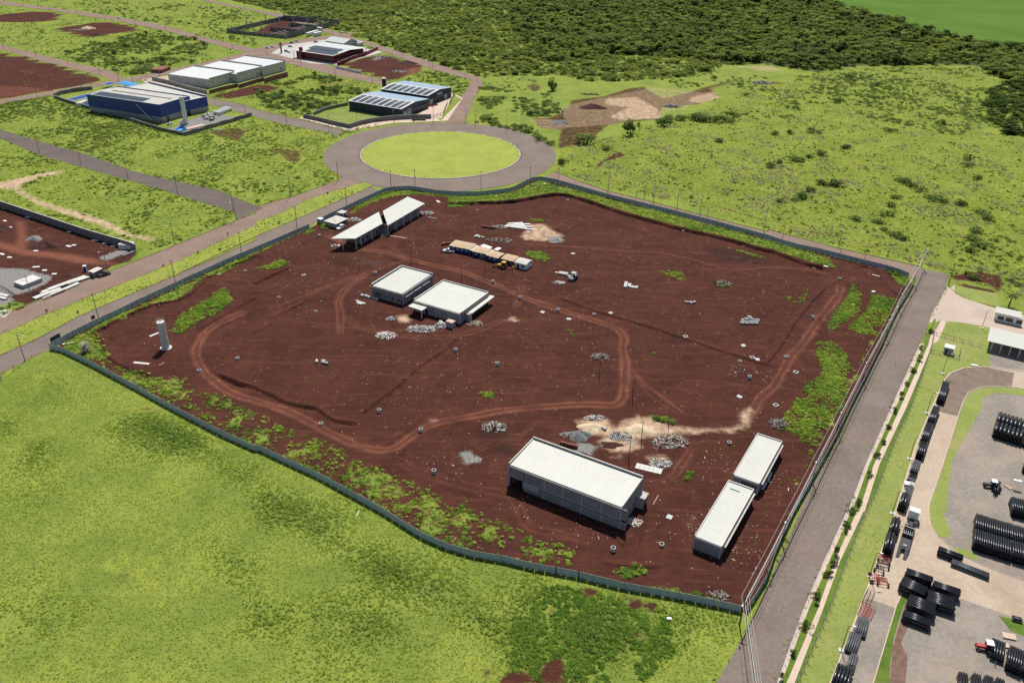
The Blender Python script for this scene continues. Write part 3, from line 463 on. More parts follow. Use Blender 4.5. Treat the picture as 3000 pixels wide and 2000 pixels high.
# ---------------------------------------------------------------- the ground's material
def ground_material():
    k = N('ground_cover'); co = k.n('ShaderNodeNewGeometry').outputs['Position']
    def attr(nm):
        a = k.n('ShaderNodeAttribute', attribute_name=nm); s = k.n('ShaderNodeSeparateColor'); k.l(a.outputs['Color'], s.inputs[0])
        return s.outputs[0], s.outputs[1], s.outputs[2], a.outputs['Alpha']
    dirt, track, sand, grey = attr('ma'); lush, sunny, wood, dark = attr('mb')
    n1 = k.noise(co, 0.35, 5.0, 0.65); n2 = k.noise(co, 1.6, 4.0, 0.65); n3 = k.noise(co, 0.06, 4.0, 0.6); n4 = k.noise(co, 5.0, 2.0)
    edge = k.math('ADD', k.math('MULTIPLY_ADD', n1, 0.9, -0.45), k.math('MULTIPLY_ADD', n2, 0.5, -0.25))
    def edged(m, amt=1.0, a=0.32, b=0.68): return k.ramp(k.math('ADD', m, k.math('MULTIPLY', edge, amt)), a, b)
    # grass
    g = k.mix(k.ramp(k.math('ADD', k.math('MULTIPLY', n3, 0.6), k.math('MULTIPLY', n1, 0.4)), 0.36, 0.64), (0.145, 0.215, 0.034), (0.27, 0.32, 0.05))
    g = k.mix(k.ramp(n2, 0.4, 0.75), g, (0.17, 0.19, 0.05))
    g = k.mix(edged(sunny, 0.8, 0.3, 0.9), g, (0.34, 0.38, 0.058))
    g = k.mix(edged(lush, 0.8, 0.2, 0.9), g, (0.125, 0.18, 0.036))
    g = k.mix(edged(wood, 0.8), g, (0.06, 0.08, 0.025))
    g = k.mix(k.ramp(n4, 0.58, 0.75), g, (0.08, 0.095, 0.03))
    # red earth
    mp = k.n('ShaderNodeMapping'); mp.inputs['Rotation'].default_value = (0, 0, R(-24)); mp.inputs['Scale'].default_value = (0.12, 1.1, 1); k.l(co, mp.inputs[0])
    st = k.noise(mp.outputs[0], 1.0, 4.0, 0.6, 0.3)
    mp2 = k.n('ShaderNodeMapping'); mp2.inputs['Rotation'].default_value = (0, 0, R(62)); mp2.inputs['Scale'].default_value = (0.10, 1.3, 1); k.l(co, mp2.inputs[0])
    st2 = k.noise(mp2.outputs[0], 1.0, 4.0, 0.6, 0.6)
    d = k.mix(k.ramp(k.math('ADD', k.math('MULTIPLY', n3, 0.5), k.math('ADD', k.math('MULTIPLY', st, 0.15), k.math('MULTIPLY', n1, 0.35))), 0.38, 0.64), (0.058, 0.0205, 0.0145), (0.088, 0.031, 0.021))
    d = k.mix(k.math('MULTIPLY', k.ramp(st2, 0.56, 0.74), 0.45), d, (0.125, 0.046, 0.030))
    d = k.mix(k.math('MULTIPLY', k.ramp(n1, 0.56, 0.74), 0.5), d, (0.135, 0.052, 0.036))
    d = k.mix(k.math('MULTIPLY', k.ramp(n2, 0.56, 0.68), 0.45), d, (0.150, 0.064, 0.045))
    d = k.mix(k.math('MULTIPLY_ADD', k.ramp(n4, 0.34, 0.50), 0.5, 0.5), (0.042, 0.016, 0.012), d)
    sc_ = k.noise(mp2.outputs[0], 0.35, 5.0, 0.7, 1.0); d = k.mix(k.math('MULTIPLY', k.ramp(sc_, 0.52, 0.66), 0.55), d, (0.125, 0.046, 0.029)); d = k.mix(k.math('MULTIPLY', k.ramp(k.noise(co, 0.11, 5.0, 0.7), 0.50, 0.66), 0.6), d, (0.046, 0.0175, 0.013))
    d = k.mix(dark, d, (0.036, 0.017, 0.014))
    tn = k.math('MULTIPLY', track, k.math('MULTIPLY_ADD', n1, 0.8, 0.55))
    d = k.mix(k.ramp(tn, 0.08, 1.05), d, (0.22, 0.082, 0.049))
    vo = k.n('ShaderNodeTexVoronoi', feature='F1'); vo.inputs['Scale'].default_value = 0.55; k.l(co, vo.inputs['Vector'])
    spk = k.math('MULTIPLY', k.math('LESS_THAN', vo.outputs['Distance'], 0.10), k.math('GREATER_THAN', n1, 0.52))
    d = k.mix(k.math('MULTIPLY', spk, 0.8), d, (0.42, 0.33, 0.28))
    sd_ = k.mix(k.ramp(n1, 0.35, 0.65), (0.36, 0.23, 0.15), (0.56, 0.42, 0.285)); sd_ = k.mix(k.math('MULTIPLY', k.ramp(n2, 0.5, 0.7), 0.5), sd_, (0.27, 0.15, 0.095))
    gr = k.mix(k.ramp(n2, 0.35, 0.65), (0.17, 0.165, 0.155), (0.27, 0.26, 0.245))
    c = k.mix(edged(dirt), g, d)
    c = k.mix(edged(sand, 0.8, 0.15, 0.95), c, sd_)
    c = k.mix(edged(grey, 0.8), c, gr)
    b = k.math('ADD', k.math('MULTIPLY', n2, 0.6), k.math('MULTIPLY', n4, 0.4))
    return k.out(c, 0.97, b, 0.8, 0.35, spec=0.08)
M['ground'] = ground_material()

def masks(x, y, on_site):
    """what covers the ground at each point"""
    ma = np.zeros((len(x), 4)); mb = np.zeros((len(x), 4))
    if on_site:
        green = np.zeros(len(x))
        for poly, dens in SITE_GREEN:
            f = polyfield(x, y, poly, 2.5)*dens; green = np.maximum(green, f)
        patch = vn(x, y, 5.0, 3, 4)
        g = np.clip(green+(patch-0.5)*1.0*(green > 0.02), 0, 1)
        ma[:, 0] = 1-smooth(g, 0.40, 0.75)*0.60
        for pts, wd, st in TRACKS:
            d, _ = linedist(x, y, spline(pts), wd+1)
            core = np.clip(1-d/(wd*0.62), 0, 1)
            e0, e1 = pts[0], pts[-1]; fade = smooth(np.minimum(np.hypot(x-e0[0], y-e0[1]), np.hypot(x-e1[0], y-e1[1])), 0, 9.0)
            brk = 0.35+0.95*vn(x, y, 4.5, 31, 3); dd = d+1.2*(vn(x, y, 6.0, 33, 2)-.5)
            core = core*fade*brk
            ruts = (np.exp(-((np.abs(dd)-wd*0.22)/0.40)**2)+.6*np.exp(-((np.abs(dd)-wd*0.42)/0.25)**2))*fade*brk
            ma[:, 1] = np.maximum(ma[:, 1], st*np.clip(0.45*smooth(core, 0, .6)+0.65*ruts*(core > 0), 0, 1))
        # a web of older, fainter wheel marks
        for i in range(110):
            c0 = P0[i]; a = ANG[i]; L = LEN[i]; cv = CURV[i]; s = np.linspace(0, L, 14)
            px = c0[0]+np.cumsum(np.cos(a+cv*s))*L/14; py = c0[1]+np.cumsum(np.sin(a+cv*s))*L/14
            d, _ = linedist(x, y, list(zip(px, py)), 2.5)
            ma[:, 1] = np.maximum(ma[:, 1], STR[i]*np.exp(-((np.abs(d)-0.85)/0.30)**2))
        for src, ch in ((SITE_SAND, 2), (SITE_GREY, 3)):
            for poly, amt in src: ma[:, ch] = np.maximum(ma[:, ch], polyfield(x, y, poly, 2.0)*amt)
        for poly, amt in SITE_DARK: mb[:, 3] = np.maximum(mb[:, 3], polyfield(x, y, poly, 3.0)*amt)
        return ma, mb
    for poly, ch, amt in OUTSIDE:
        f = polyfield(x, y, poly, 2.2)
        if amt < 0: ma[:, 2] *= 1-f*(-amt)
        else:
            ma[:, ch] = np.maximum(ma[:, ch], f*amt)
            if ch == 1: ma[:, 0] = np.maximum(ma[:, 0], smooth(f, .3, .6))
            if ch in (2, 3): pass
    mb[:, 0], mb[:, 1] = tones(x, y)
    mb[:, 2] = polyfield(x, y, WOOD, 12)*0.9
    return ma, mb
def tones(x, y):
    l = np.zeros(len(x)); s = np.zeros(len(x))
    for poly, a in LUSH: l = np.maximum(l, polyfield(x, y, poly, 5.0)*a)
    for poly, a in SUNNY: s = np.maximum(s, polyfield(x, y, poly, 5.0)*a)
    q = vn(x, y, 22.0, 5, 3)
    l = np.clip(l+(q-0.60)*1.3, 0, 1); s = np.clip(s+(0.42-q)*1.3, 0, 1)
    return l, s
WOOD = [(-10.0,1261.4),(-6.6,911.4),(20.4,736.1),(47.7,738.9),(82.7,772.1),(121.6,771.1),(149.1,761.4),(173.1,737.4),(216.5,741.8), (214.7,734.6),(231.9,729.5),(248.7,709.1),(291.2,739.9),(354.1,755.5),(400.8,753.0),(398.2,719.0),(399.4,685.9),(393.9,658.6),(409.9,634.9),(513.8,817.4),(485.1,830.8),(458.0,850.6),(448.8,876.6),(437.8,927.3),(425.6,1015.1),(412.7,1124.9),(396.2,1206.5)]
q_ = np.array(SITE); bx0, by0, bx1, by1 = q_[:, 0].min(), q_[:, 1].min(), q_[:, 0].max(), q_[:, 1].max()
P0 = np.c_[rng.uniform(bx0+20, bx1-20, 110), rng.uniform(by0+20, by1-20, 110)]; ANG = rng.uniform(0, 6.28, 110); LEN = rng.uniform(18, 60, 110); CURV = rng.normal(0, 0.022, 110); STR = rng.uniform(0.12, 0.45, 110)

BANKS = [(p if p[0][0] < p[-1][0] else p[::-1], h, w_) for p, h, w_ in BANKS]
def relief(x, y):
    z = 0.05+0.10*(vn(x, y, 3.0, 7, 3)-0.5)+0.25*(vn(x, y, 18.0, 8, 2)-0.5)
    for pts, h, wd in BANKS:
        d, s = linedist(x, y, spline(pts, 3.0), wd*1.5)
        d = np.where(d > 1e5, 1e6, d*np.where(s == 0, 1, s)+0.25*(vn(x, y, 2.2, 21, 2)-0.5)*2)
        wd = wd*.65; amp = 1.15*h*(0.7+0.6*vn(x, y, 4.0, 22, 2))
        z = z+np.where(np.abs(d) < wd*2.2, amp*np.where(d < 0, np.clip(1+d/(wd*0.30), 0, 1), np.clip(1-d/(wd*1.9), 0, 1)), 0)
        z = z-np.where((d < 0) & (d > -wd*1.1), 0.25*amp*np.exp(-((d+wd*0.55)/(wd*0.28))**2), 0)
    for pts, wd, st in TRACKS:
        d, _ = linedist(x, y, spline(pts), wd)
        z = z-0.16*st*np.exp(-((d-wd*0.22)/0.40)**2)+0.14*st*np.exp(-((d-wd*0.52)/0.45)**2)
    return z
def grid_sheet(name, x0, x1, y0, y1, res, keep=None, zf=None, site=False, kind='structure'):
    nx = int((x1-x0)/res)+1; ny = int((y1-y0)/res)+1
    gx, gy = np.meshgrid(x0+np.arange(nx)*res, y0+np.arange(ny)*res)
    x = gx.ravel(); y = gy.ravel()
    idx = np.arange(nx*ny).reshape(ny, nx)
    quads = np.stack([idx[:-1, :-1], idx[:-1, 1:], idx[1:, 1:], idx[1:, :-1]], -1).reshape(-1, 4)
    if keep is not None:
        cx = x[quads].mean(1); cy = y[quads].mean(1); quads = quads[keep(cx, cy)]
        used = np.unique(quads); rm = np.full(nx*ny, -1); rm[used] = np.arange(len(used)); quads = rm[quads]; x = x[used]; y = y[used]
    z = zf(x, y) if zf else np.zeros(len(x))
    me = bpy.data.meshes.new(name); me.vertices.add(len(x)); me.vertices.foreach_set('co', np.c_[x, y, z].astype(np.float32).ravel())
    me.loops.add(quads.size); me.loops.foreach_set('vertex_index', quads.ravel().astype(np.int32))
    me.polygons.add(len(quads)); me.polygons.foreach_set('loop_start', (np.arange(len(quads))*4).astype(np.int32))
    ma, mb = masks(x, y, site)
    for nm, arr in (('ma', ma), ('mb', mb)):
        at = me.attributes.new(nm, 'FLOAT_COLOR', 'POINT'); at.data.foreach_set('color', arr.astype(np.float32).ravel())
    me.update(calc_edges=True); me.polygons.foreach_set('use_smooth', np.ones(len(quads), bool))
    me.materials.append(M['ground'])
    o = link(name, me); o['kind'] = kind; return o
SITE_IN = SITE
grid_sheet('site_ground', bx0-1, bx1+1, by0-1, by1+1, 0.42, lambda a, b: inpoly(a, b, SITE_IN), relief, True)
NEAR = (-420.0, 380.0, 70.0, 640.0)
grid_sheet('ground', NEAR[0], NEAR[1], NEAR[2], NEAR[3], 2.0, lambda a, b: ~inpoly(a, b, SITE_IN) | (polyfield(a, b, SITE_IN, 4.0) < 0.95), lambda x, y: -0.7*smooth(polyfield(x, y, SITE_IN, 3.0), .55, .85))
grid_sheet('far_ground', -1500, 1500, 632, 3000, 12.0, None, lambda x, y: np.full(len(x), -0.03))
b_ = MB(); b_.box(-6000, 6000, -2000, 9000, -3.0, -1.5); o_ = b_.build('outer_ground', 'leaf'); o_['kind'] = 'structure'; o_['tint'] = 0.6
# crop field beyond the wood
kf = N('crop'); cf = kf.n('ShaderNodeNewGeometry').outputs['Position']
mpf = kf.n('ShaderNodeMapping'); mpf.inputs['Rotation'].default_value = (0, 0, R(20)); mpf.inputs['Scale'].default_value = (0.02, 0.5, 1); kf.l(cf, mpf.inputs[0])
fa = kf.noise(cf, 0.012, 4.0); fb = kf.noise(mpf.outputs[0], 1.0, 3.0); fc = kf.noise(cf, 0.8, 3.0)
ff = kf.math('ADD', kf.math('MULTIPLY', fa, 0.55), kf.math('ADD', kf.math('MULTIPLY', fb, 0.2), kf.math('MULTIPLY', fc, 0.25)))
M['crop'] = kf.out(kf.mix(kf.ramp(ff, 0.36, 0.66), (0.078, 0.150, 0.030), (0.115, 0.190, 0.040)), 1.0, fc, 0.5, 0.5, spec=0.0)
b_ = MB(); b_.sheet([(399.9,1253.6),(399.5,1179.5),(409.2,1114.6),(418.6,1065.0),(420.7,1002.5),(430.4,965.4),(433.2,916.5),(445.8,870.1),(455.1,844.5),(478.9,819.1),(505.5,785.4), (1200.0, 760.0), (1200.0, 2600.0), (150.0, 2600.0)], 0.12)
o_ = b_.build('crop_field', 'crop'); o_['kind'] = 'structure'

# ---------------------------------------------------------------- roads, verges, kerbs
def asphalt(name, lo, hi, red):
    k = N(name); co = k.n('ShaderNodeNewGeometry').outputs['Position']
    a = k.noise(co, 0.09, 4.0, 0.6); b = k.noise(co, 0.9, 4.0, 0.65); e = k.noise(co, 7.0, 2.0); cr = k.n('ShaderNodeTexVoronoi', feature='DISTANCE_TO_EDGE'); cr.inputs['Scale'].default_value = 0.10; k.l(co, cr.inputs['Vector'])
    c = k.mix(k.ramp(k.math('ADD', k.math('MULTIPLY', a, 0.5), k.math('MULTIPLY', b, 0.5)), 0.36, 0.64), lo, hi)
    c = k.mix(k.math('MULTIPLY', k.ramp(k.noise(co, 0.05, 4.0, 0.7), 0.48, 0.72), 0.6), c, red)
    c = k.mix(k.math('MULTIPLY', k.ramp(e, 0.45, 0.7), 0.25), c, hi)
    M[name] = k.out(c, 0.93, e, 0.25, 0.03, spec=0.15)
asphalt('asphalt', (0.158, 0.126, 0.104), (0.215, 0.175, 0.148), (0.21, 0.145, 0.11))
asphalt('asphalt_dark', (0.105, 0.084, 0.074), (0.145, 0.118, 0.104), (0.15, 0.10, 0.08))
asphalt('asphalt_red', (0.19, 0.135, 0.105), (0.26, 0.188, 0.15), (0.26, 0.13, 0.085))
asphalt('yard_paving', (0.38, 0.295, 0.22), (0.48, 0.385, 0.295), (0.31, 0.22, 0.155))
asphalt('yard_gravel', (0.205, 0.18, 0.152), (0.30, 0.26, 0.218), (0.37, 0.28, 0.205))
asphalt('court_paving', (0.42, 0.335, 0.27), (0.50, 0.405, 0.33), (0.36, 0.27, 0.21))
asphalt('lawn', (0.185, 0.225, 0.055), (0.255, 0.29, 0.075), (0.31, 0.27, 0.12))
asphalt('island_turf', (0.235, 0.285, 0.045), (0.31, 0.345, 0.065), (0.25, 0.26, 0.06))
asphalt('median_turf', (0.17, 0.225, 0.035), (0.28, 0.31, 0.05), (0.30, 0.29, 0.07))
asphalt('turf_dark', (0.06, 0.12, 0.015), (0.12, 0.18, 0.025), (0.19, 0.20, 0.04))
def flat(name, poly, z, m, kind='structure'):
    b = MB(); b.sheet(poly, z); o = b.build(name, m); o['kind'] = kind; return o
for i, (nm, mt) in enumerate((('road right', 'asphalt'), ('road top', 'asphalt_red'), ('avenue near', 'asphalt'), ('avenue far', 'asphalt_red'), ('street left', 'asphalt_dark'),
                              ('street middle', 'asphalt'), ('street upper', 'asphalt_red'), ('street cross', 'asphalt_red'), ('street far', 'asphalt_red'), ('street edge', 'asphalt_red'))):
    flat('road', ROAD_POLYS[nm], 0.06+0.006*i, mt)
flat('ring_road', circle(ISL_C, RING_R, 96), 0.13, 'asphalt')
def kerb(pts, wd=0.22, h=0.13, m='concrete', z=0.0, name='kerb'):
    b = MB()
    for p, q in zip(pts[:-1], pts[1:]):
        b.beam((p[0], p[1], z+h/2+0.06), (q[0], q[1], z+h/2+0.06), wd, h)
    o = b.build(name, m); o['kind'] = 'structure'; return o
b = MB(); n_ = 90
for i in range(n_):                                   # turf of the round island, gently domed
    pass
vs = [(ISL_C[0], ISL_C[1], 0.45)]; fs = []
for r_, z_ in ((0.35, 0.42), (0.7, 0.33), (0.95, 0.24), (0.985, 0.2)):
    vs += [(x, y, z_) for x, y in circle(ISL_C, ISL_R*r_, n_)]
for i in range(n_):
    j = (i+1) % n_; fs.append((0, 1+i, 1+j))
    for k_ in range(3): a = 1+k_*n_; fs.append((a+i, a+n_+i, a+n_+j, a+j))
b.add(vs, fs); o_ = b.build('island_turf', 'island_turf', smooth=True); o_['kind'] = 'structure'
b = MB(); b.ring(ISL_C, ISL_R, ISL_R*0.982, 0.05, 0.29, 96); o_ = b.build('island_kerb', 'concrete'); o_['kind'] = 'structure'
surf('kerb_earth', (0.17, 0.10, 0.075), 0.3, 0.8, 0.95)
b = MB(); b.ring(ISL_C, ISL_R*1.022, ISL_R*1.001, 0.04, 0.145, 96); o_ = b.build('island_gutter', 'kerb_earth'); o_['kind'] = 'structure'
flat('median_turf', MEDIAN, 0.17, 'median_turf')
kerb(MEDIAN+[MEDIAN[0]], 0.25, 0.14, 'kerb_earth')
for nm in ('avenue near', 'avenue far', 'road top', 'street middle'):
    kerb(ROADS[nm][0], 0.25, 0.13, 'kerb_earth')
kerb(ROADS['road top'][0], 0.2, 0.12, 'kerb_earth', z=0.01)
# right verge: kerb strip, green strip, pink pavement
VE1 = [(143.1,250.5),(117.1,210.0),(99.1,182.3),(87.4,162.4), (87.1,162.4),(75.9,144.8),(66.4,129.7),(55.3,110.7),(52.4,106.1)]
VE2 = [(144.6,250.5),(118.6,210.1),(100.4,182.3),(89.2,162.4), (88.6,162.4),(77.2,144.9),(68.4,129.7),(56.3,110.7),(53.4,106.1)]
VE3 = [(146.1,250.6),(120.4,210.1),(101.9,182.3),(90.6,162.5), (90.3,162.5),(78.5,144.9),(69.6,129.8),(57.9,110.7),(55.0,106.1)]
VE0 = [(142.2,251.2),(115.9,210.0),(98.2,182.2),(86.5,162.4), (86.1,162.3),(74.8,144.8),(65.4,129.7),(54.5,110.6),(51.6,106.0)]
flat('verge_paving', VE0+VE1[::-1], 0.16, 'paving_pink'); flat('verge_turf', VE1+VE2[::-1], 0.17, 'turf_dark')
flat('pavement', VE2+VE3[::-1], 0.175, 'paving_pink'); kerb(VE0, 0.3, 0.14, 'concrete')
flat('pavement', [(156.8,268.1),(158.7,267.8),(149.0,253.0), (146.1,250.6),(144.6,250.5), (145.9,252.9),(149.0,258.4)], 0.182, 'paving_pink')
flat('verge_turf', [(154.6,269.3),(155.8,269.8),(149.7,260.0), (144.6,250.5),(143.1,250.5), (144.6,253.5),(147.9,258.3)], 0.171, 'turf_dark')
flat('verge_turf', VE3+[(143.6,246.7),(122.8,212.0),(109.0,191.0),(95.5,168.9), (91.0,162.5),(80.0,145.0),(71.0,129.8),(58.5,110.7)][::-1], 0.166, 'turf_dark')
flat('lawn', LAWN, 0.14, 'lawn')
flat('court', [(172.5,298.6),(172.5,296.6),(176.5,299.8),(172.8,292.7),(174.5,288.0),(178.7,283.6),(182.5,279.7), (232.0, 247.0), (226.0, 214.0), (179.9,254.3),(167.7,253.8),(172.0,260.9),(174.4,263.4),(164.8,267.2),(158.9,268.2),(156.8,268.1),(151.8,266.6),(155.6,273.6),(171.6,296.6)], 0.10, 'court_paving')
flat('court_lawn', [(176.9,298.8),(189.4,292.5),(185.8,281.2),(182.2,281.5),(175.7,286.2),(173.1,292.7),(175.8,297.8)], 0.15, 'lawn')
flat('yard_ground', [(165.0,249.1),(168.1,253.8),(182.4,259.1),(201.3,255.1), (330.0, 130.0), (160.0, 60.0), (90.0, 60.0), (64.8,110.1),(68.1,115.4),(75.7,126.9),(82.3,137.1),(96.9,159.8), (98.6,162.7),(115.7,191.3),(128.3,210.4),(140.0,227.5),(144.0,231.8),(157.1,236.0)], 0.09, 'yard_gravel')
flat('yard_drive', YARD_DRIVE, 0.105, 'yard_paving')
surf('drive_brown', (0.20, 0.15, 0.115), 0.2, 0.3, 0.95, dirt=(0.30, 0.22, 0.16), dirt_amt=0.6)
flat('yard_drive', [(140.0,227.5),(144.0,231.8),(149.8,235.1),(157.1,236.0),(165.1,232.6),(160.0,224.2),(155.2,224.2),(149.5,223.3),(144.2,220.1),(140.1,215.0),(134.9,206.6),(129.2,209.3)], 0.112, 'drive_brown')
flat('yard_drive', [(81.6,133.1),(86.0,130.8),(80.4,121.7),(73.0,109.8),(63.8,108.8),(68.1,115.4),(75.7,126.9),(80.5,133.5)], 0.112, 'yard_gravel')
flat('yard_grass', YARD_GRASS_RIM, 0.115, 'lawn'); flat('yard_grass', YARD_GRASS_LOW, 0.115, 'turf_dark')
flat('yard_grass', [(106.8,150.1),(108.6,147.2),(112.3,145.9),(112.0,148.4),(109.7,150.1)], 0.118, 'lawn'); flat('yard_grass', [(108.1,129.2),(112.8,127.5),(110.7,123.6),(108.6,125.1)], 0.118, 'turf_dark')
flat('yard_soil', [(91.7,137.1),(95.3,136.8),(92.8,134.8),(91.0,133.5),(87.9,127.2),(83.4,121.2),(83.3,117.6),(80.3,111.2),(77.2,111.2),(81.0,119.8),(86.6,128.7)], 0.121, 'kerb_earth')
kerb([(163.1,222.7),(161.1,223.6),(155.2,224.2),(149.5,223.3),(144.2,220.1),(140.1,215.0),(129.6,198.6),(119.3,182.4),(108.5,165.9), (107.2,163.0),(105.5,158.1),(105.5,153.8),(106.8,150.1),(108.6,147.2)], 0.22, 0.14, 'paving_pink')
kerb([(90.5,136.8),(86.5,131.5),(80.4,121.7),(73.0,109.8)], 0.2, 0.14, 'paving_pink'); kerb([(63.8,108.8),(68.1,115.4),(75.7,126.9),(82.3,137.1),(96.9,159.8), (98.6,162.7),(115.7,191.3),(128.3,210.4),(140.0,227.5),(144.0,231.8),(149.8,235.1),(157.1,236.0),(169.0,233.8)], 0.35, 0.16, 'paving_pink')
surf('worn_paint', (0.27, 0.25, 0.225), 0.15, 2.0)
# worn centre dashes on the right-hand road
cl = [(131.7,244.8),(103.4,199.3),(83.5,167.7), (78.2,158.9),(56.7,124.6)]
b = MB(); L_ = spline(cl, 1.0); acc = 0
for i, (p, q) in enumerate(zip(L_[:-1], L_[1:])):
    if i % 7 < 2: b.beam((p[0], p[1], 0.068), (q[0], q[1], 0.068), 0.09, 0.004)
o_ = b.build('lane_marking', 'worn_paint'); o_['kind'] = 'structure'
b = MB()
for i in range(6):
    p = [(-183.4,259.0)][0]; q = [(-182.4,262.8)][0]; d = ((q[0]-p[0]), (q[1]-p[1]))
    ax = [(-184.0,261.5),(-179.6,260.0)]; e = (ax[1][0]-ax[0][0], ax[1][1]-ax[0][1]); k_ = i/3.0
    b.beam((ax[0][0]-e[0]*.5+e[0]*0.02, ax[0][1]+d[1]*0+i*0.9-3, 0.12), (ax[1][0], ax[1][1]+i*0.9-3, 0.12), 0.4, 0.004)
o_ = b.build('crossing_marking', 'white_paint'); o_['kind'] = 'structure'
# pink paving round the navy warehouses
flat('pavement', [(-140.0,532.1),(-137.8,536.3),(-103.7,511.3),(-90.4,530.5),(-73.9,538.6),(-55.3,544.2),(-48.7,533.7),(-39.0,592.0),(-43.4,599.8),(-44.6,606.4),(-38.4,595.3),(-44.4,533.5),(-55.4,530.5),(-79.1,524.7),(-94.3,512.0),(-101.8,504.5),(-105.4,506.2)], 0.19, 'paving_pink')
flat('forecourt', [(-65.5,546.2),(-50.3,609.3),(-45.0,606.3),(-49.1,539.1),(-54.9,540.1)], 0.11, 'paving_pink')
flat('forecourt', [(-214.2,745.8),(-212.0,782.5),(-183.0,813.9),(-142.3,779.4),(-119.0,761.0),(-148.7,700.9),(-171.2,705.3)], 0.11, 'concrete')

# ================================================================ BUILDINGS ON THE SITE
def wall_run(b, L, h, th, openings, z0=0.0):
    """a straight wall along x from 0 to L, thickness into +y, with rectangular holes (x0, x1, zlo, zhi)"""
    xs = sorted({0.0, L, *[o[0] for o in openings], *[o[1] for o in openings]})
    for xa, xb in zip(xs[:-1], xs[1:]):
        if xb-xa < 1e-4: continue
        zs = [z0]; hs = sorted([(o[2], o[3]) for o in openings if o[0] <= xa+1e-6 and o[1] >= xb-1e-6])
        cur = z0
        for lo, hi in hs:
            if lo > cur+1e-4: b.box(xa, xb, 0, th, cur, lo)
            cur = hi
        if h > cur+1e-4: b.box(xa, xb, 0, th, cur, h)
def place(b, ang, x, y, z=0.0):
    """turn and shift everything collected in b"""
    c, s = math.cos(ang), math.sin(ang)
    b.v = [(x+c*px-s*py, y+s*px+c*py, z+pz) for px, py, pz in b.v]; return b
SIDES = (('front', 0.0), ('right', math.pi/2), ('back', math.pi), ('left', -math.pi/2))
def side_frame(k, L, W):
    """origin, angle and run of wall number k (front, right, back, left) of a block centred on the origin"""
    return [((-L/2, -W/2), 0.0, L), ((L/2, -W/2), math.pi/2, W), ((L/2, W/2), math.pi, L), ((-L/2, W/2), -math.pi/2, W)][k]
def block(root, L, W, h, openings={}, m='block_wall', th=0.25, pane='glass_dark', doors=(), z0=0.0, base=None):
    """four walls; openings[k] = list of (x0, x1, z0, z1) on side k; each opening gets a pane or stays open"""
    for k in range(4):
        (ox, oy), an, run = side_frame(k, L, W)
        ops = openings.get(k, [])
        off = th if k in (1, 3) else 0.0
        b = MB(); wall_run(b, run-2*off, h, th, [(a-off, c-off, lo, hi) for a, c, lo, hi in ops], z0)
        place(b, 0, off, 0); place(b, an, ox, oy); w_ = b.build('wall', m, root)
        for a, c, lo, hi in ops:
            if pane is None: continue
            g = MB(); g.box(a+0.02, c-0.02, th*0.55, th*0.75, lo+0.02, hi-0.02); place(g, an, ox, oy)
            f = g.build('door' if lo <= z0+0.05 else 'window', pane, root)
            if hi-lo > 0.3 and c-a < 4 and lo > z0+0.05:
                s = MB(); s.box(a-0.06, c+0.06, -0.07, th*0.5, lo-0.08, lo-0.003); place(s, an, ox, oy); s.build('sill', 'concrete', f)
def parapet(root, L, W, z, sides, hp=0.7, th=0.2, m='block_light', name='parapet'):
    for k in sides:
        (ox, oy), an, run = side_frame(k, L, W)
        off = th if k in (1, 3) else 0.0
        b = MB(); b.box(off, run-off, 0, th, z, z+hp); place(b, an, ox, oy); w_ = b.build(name, m, root)
        c = MB(); c.box(off, run-off, -0.04, th+0.04, z+hp+0.002, z+hp+0.07); place(c, an, ox, oy); c.build('coping', 'concrete_pale', w_)
def sheet_roof(root, L, W, z, tilt=0.0, m='roof_white', seam=1.1, ov=0.0, axis='y', th=0.12):
    """standing-seam roof; tilt = rise from front to back"""
    b = MB(); x0, x1, y0, y1 = -L/2-ov, L/2+ov, -W/2-ov, W/2+ov
    b.hexa([(x0,y0,z-th),(x1,y0,z-th),(x1,y1,z+tilt-th),(x0,y1,z+tilt-th)], [(x0,y0,z),(x1,y0,z),(x1,y1,z+tilt),(x0,y1,z+tilt)])
    r = b.build('roof', m, root)
    s = MB()
    if axis == 'y':
        n = int((x1-x0)/seam)
        for i in range(1, n): x = x0+i*(x1-x0)/n; s.beam((x, y0+.02, z+0.01), (x, y1-.02, z+tilt+0.01), 0.035, 0.02)
    else:
        n = int((y1-y0)/seam)
        for i in range(1, n): y = y0+i*(y1-y0)/n; zz = z+tilt*i/n; s.beam((x0+.02, y, zz+0.01), (x1-.02, y, zz+0.01), 0.035, 0.02)
    s.build('roof_seam', m, r); return r
def courses(root, L, W, h, every=3.2, m='concrete', sides=(0, 1, 2, 3)):
    """pilasters standing a little proud of the block wall"""
    for k in sides:
        (ox, oy), an, run = side_frame(k, L, W); n = max(1, int(run/every))
        b = MB()
        for i in range(n+1):
            x = min(max(i*run/n, 0.14), run-0.14); b.box(x-0.13, x+0.13, -0.035, -0.002, 0, h-0.1)
        b.box(0.3, run-0.3, -0.03, -0.002, h-0.32, h-0.06)
        place(b, an, ox, oy); b.build('pilaster', m, root)

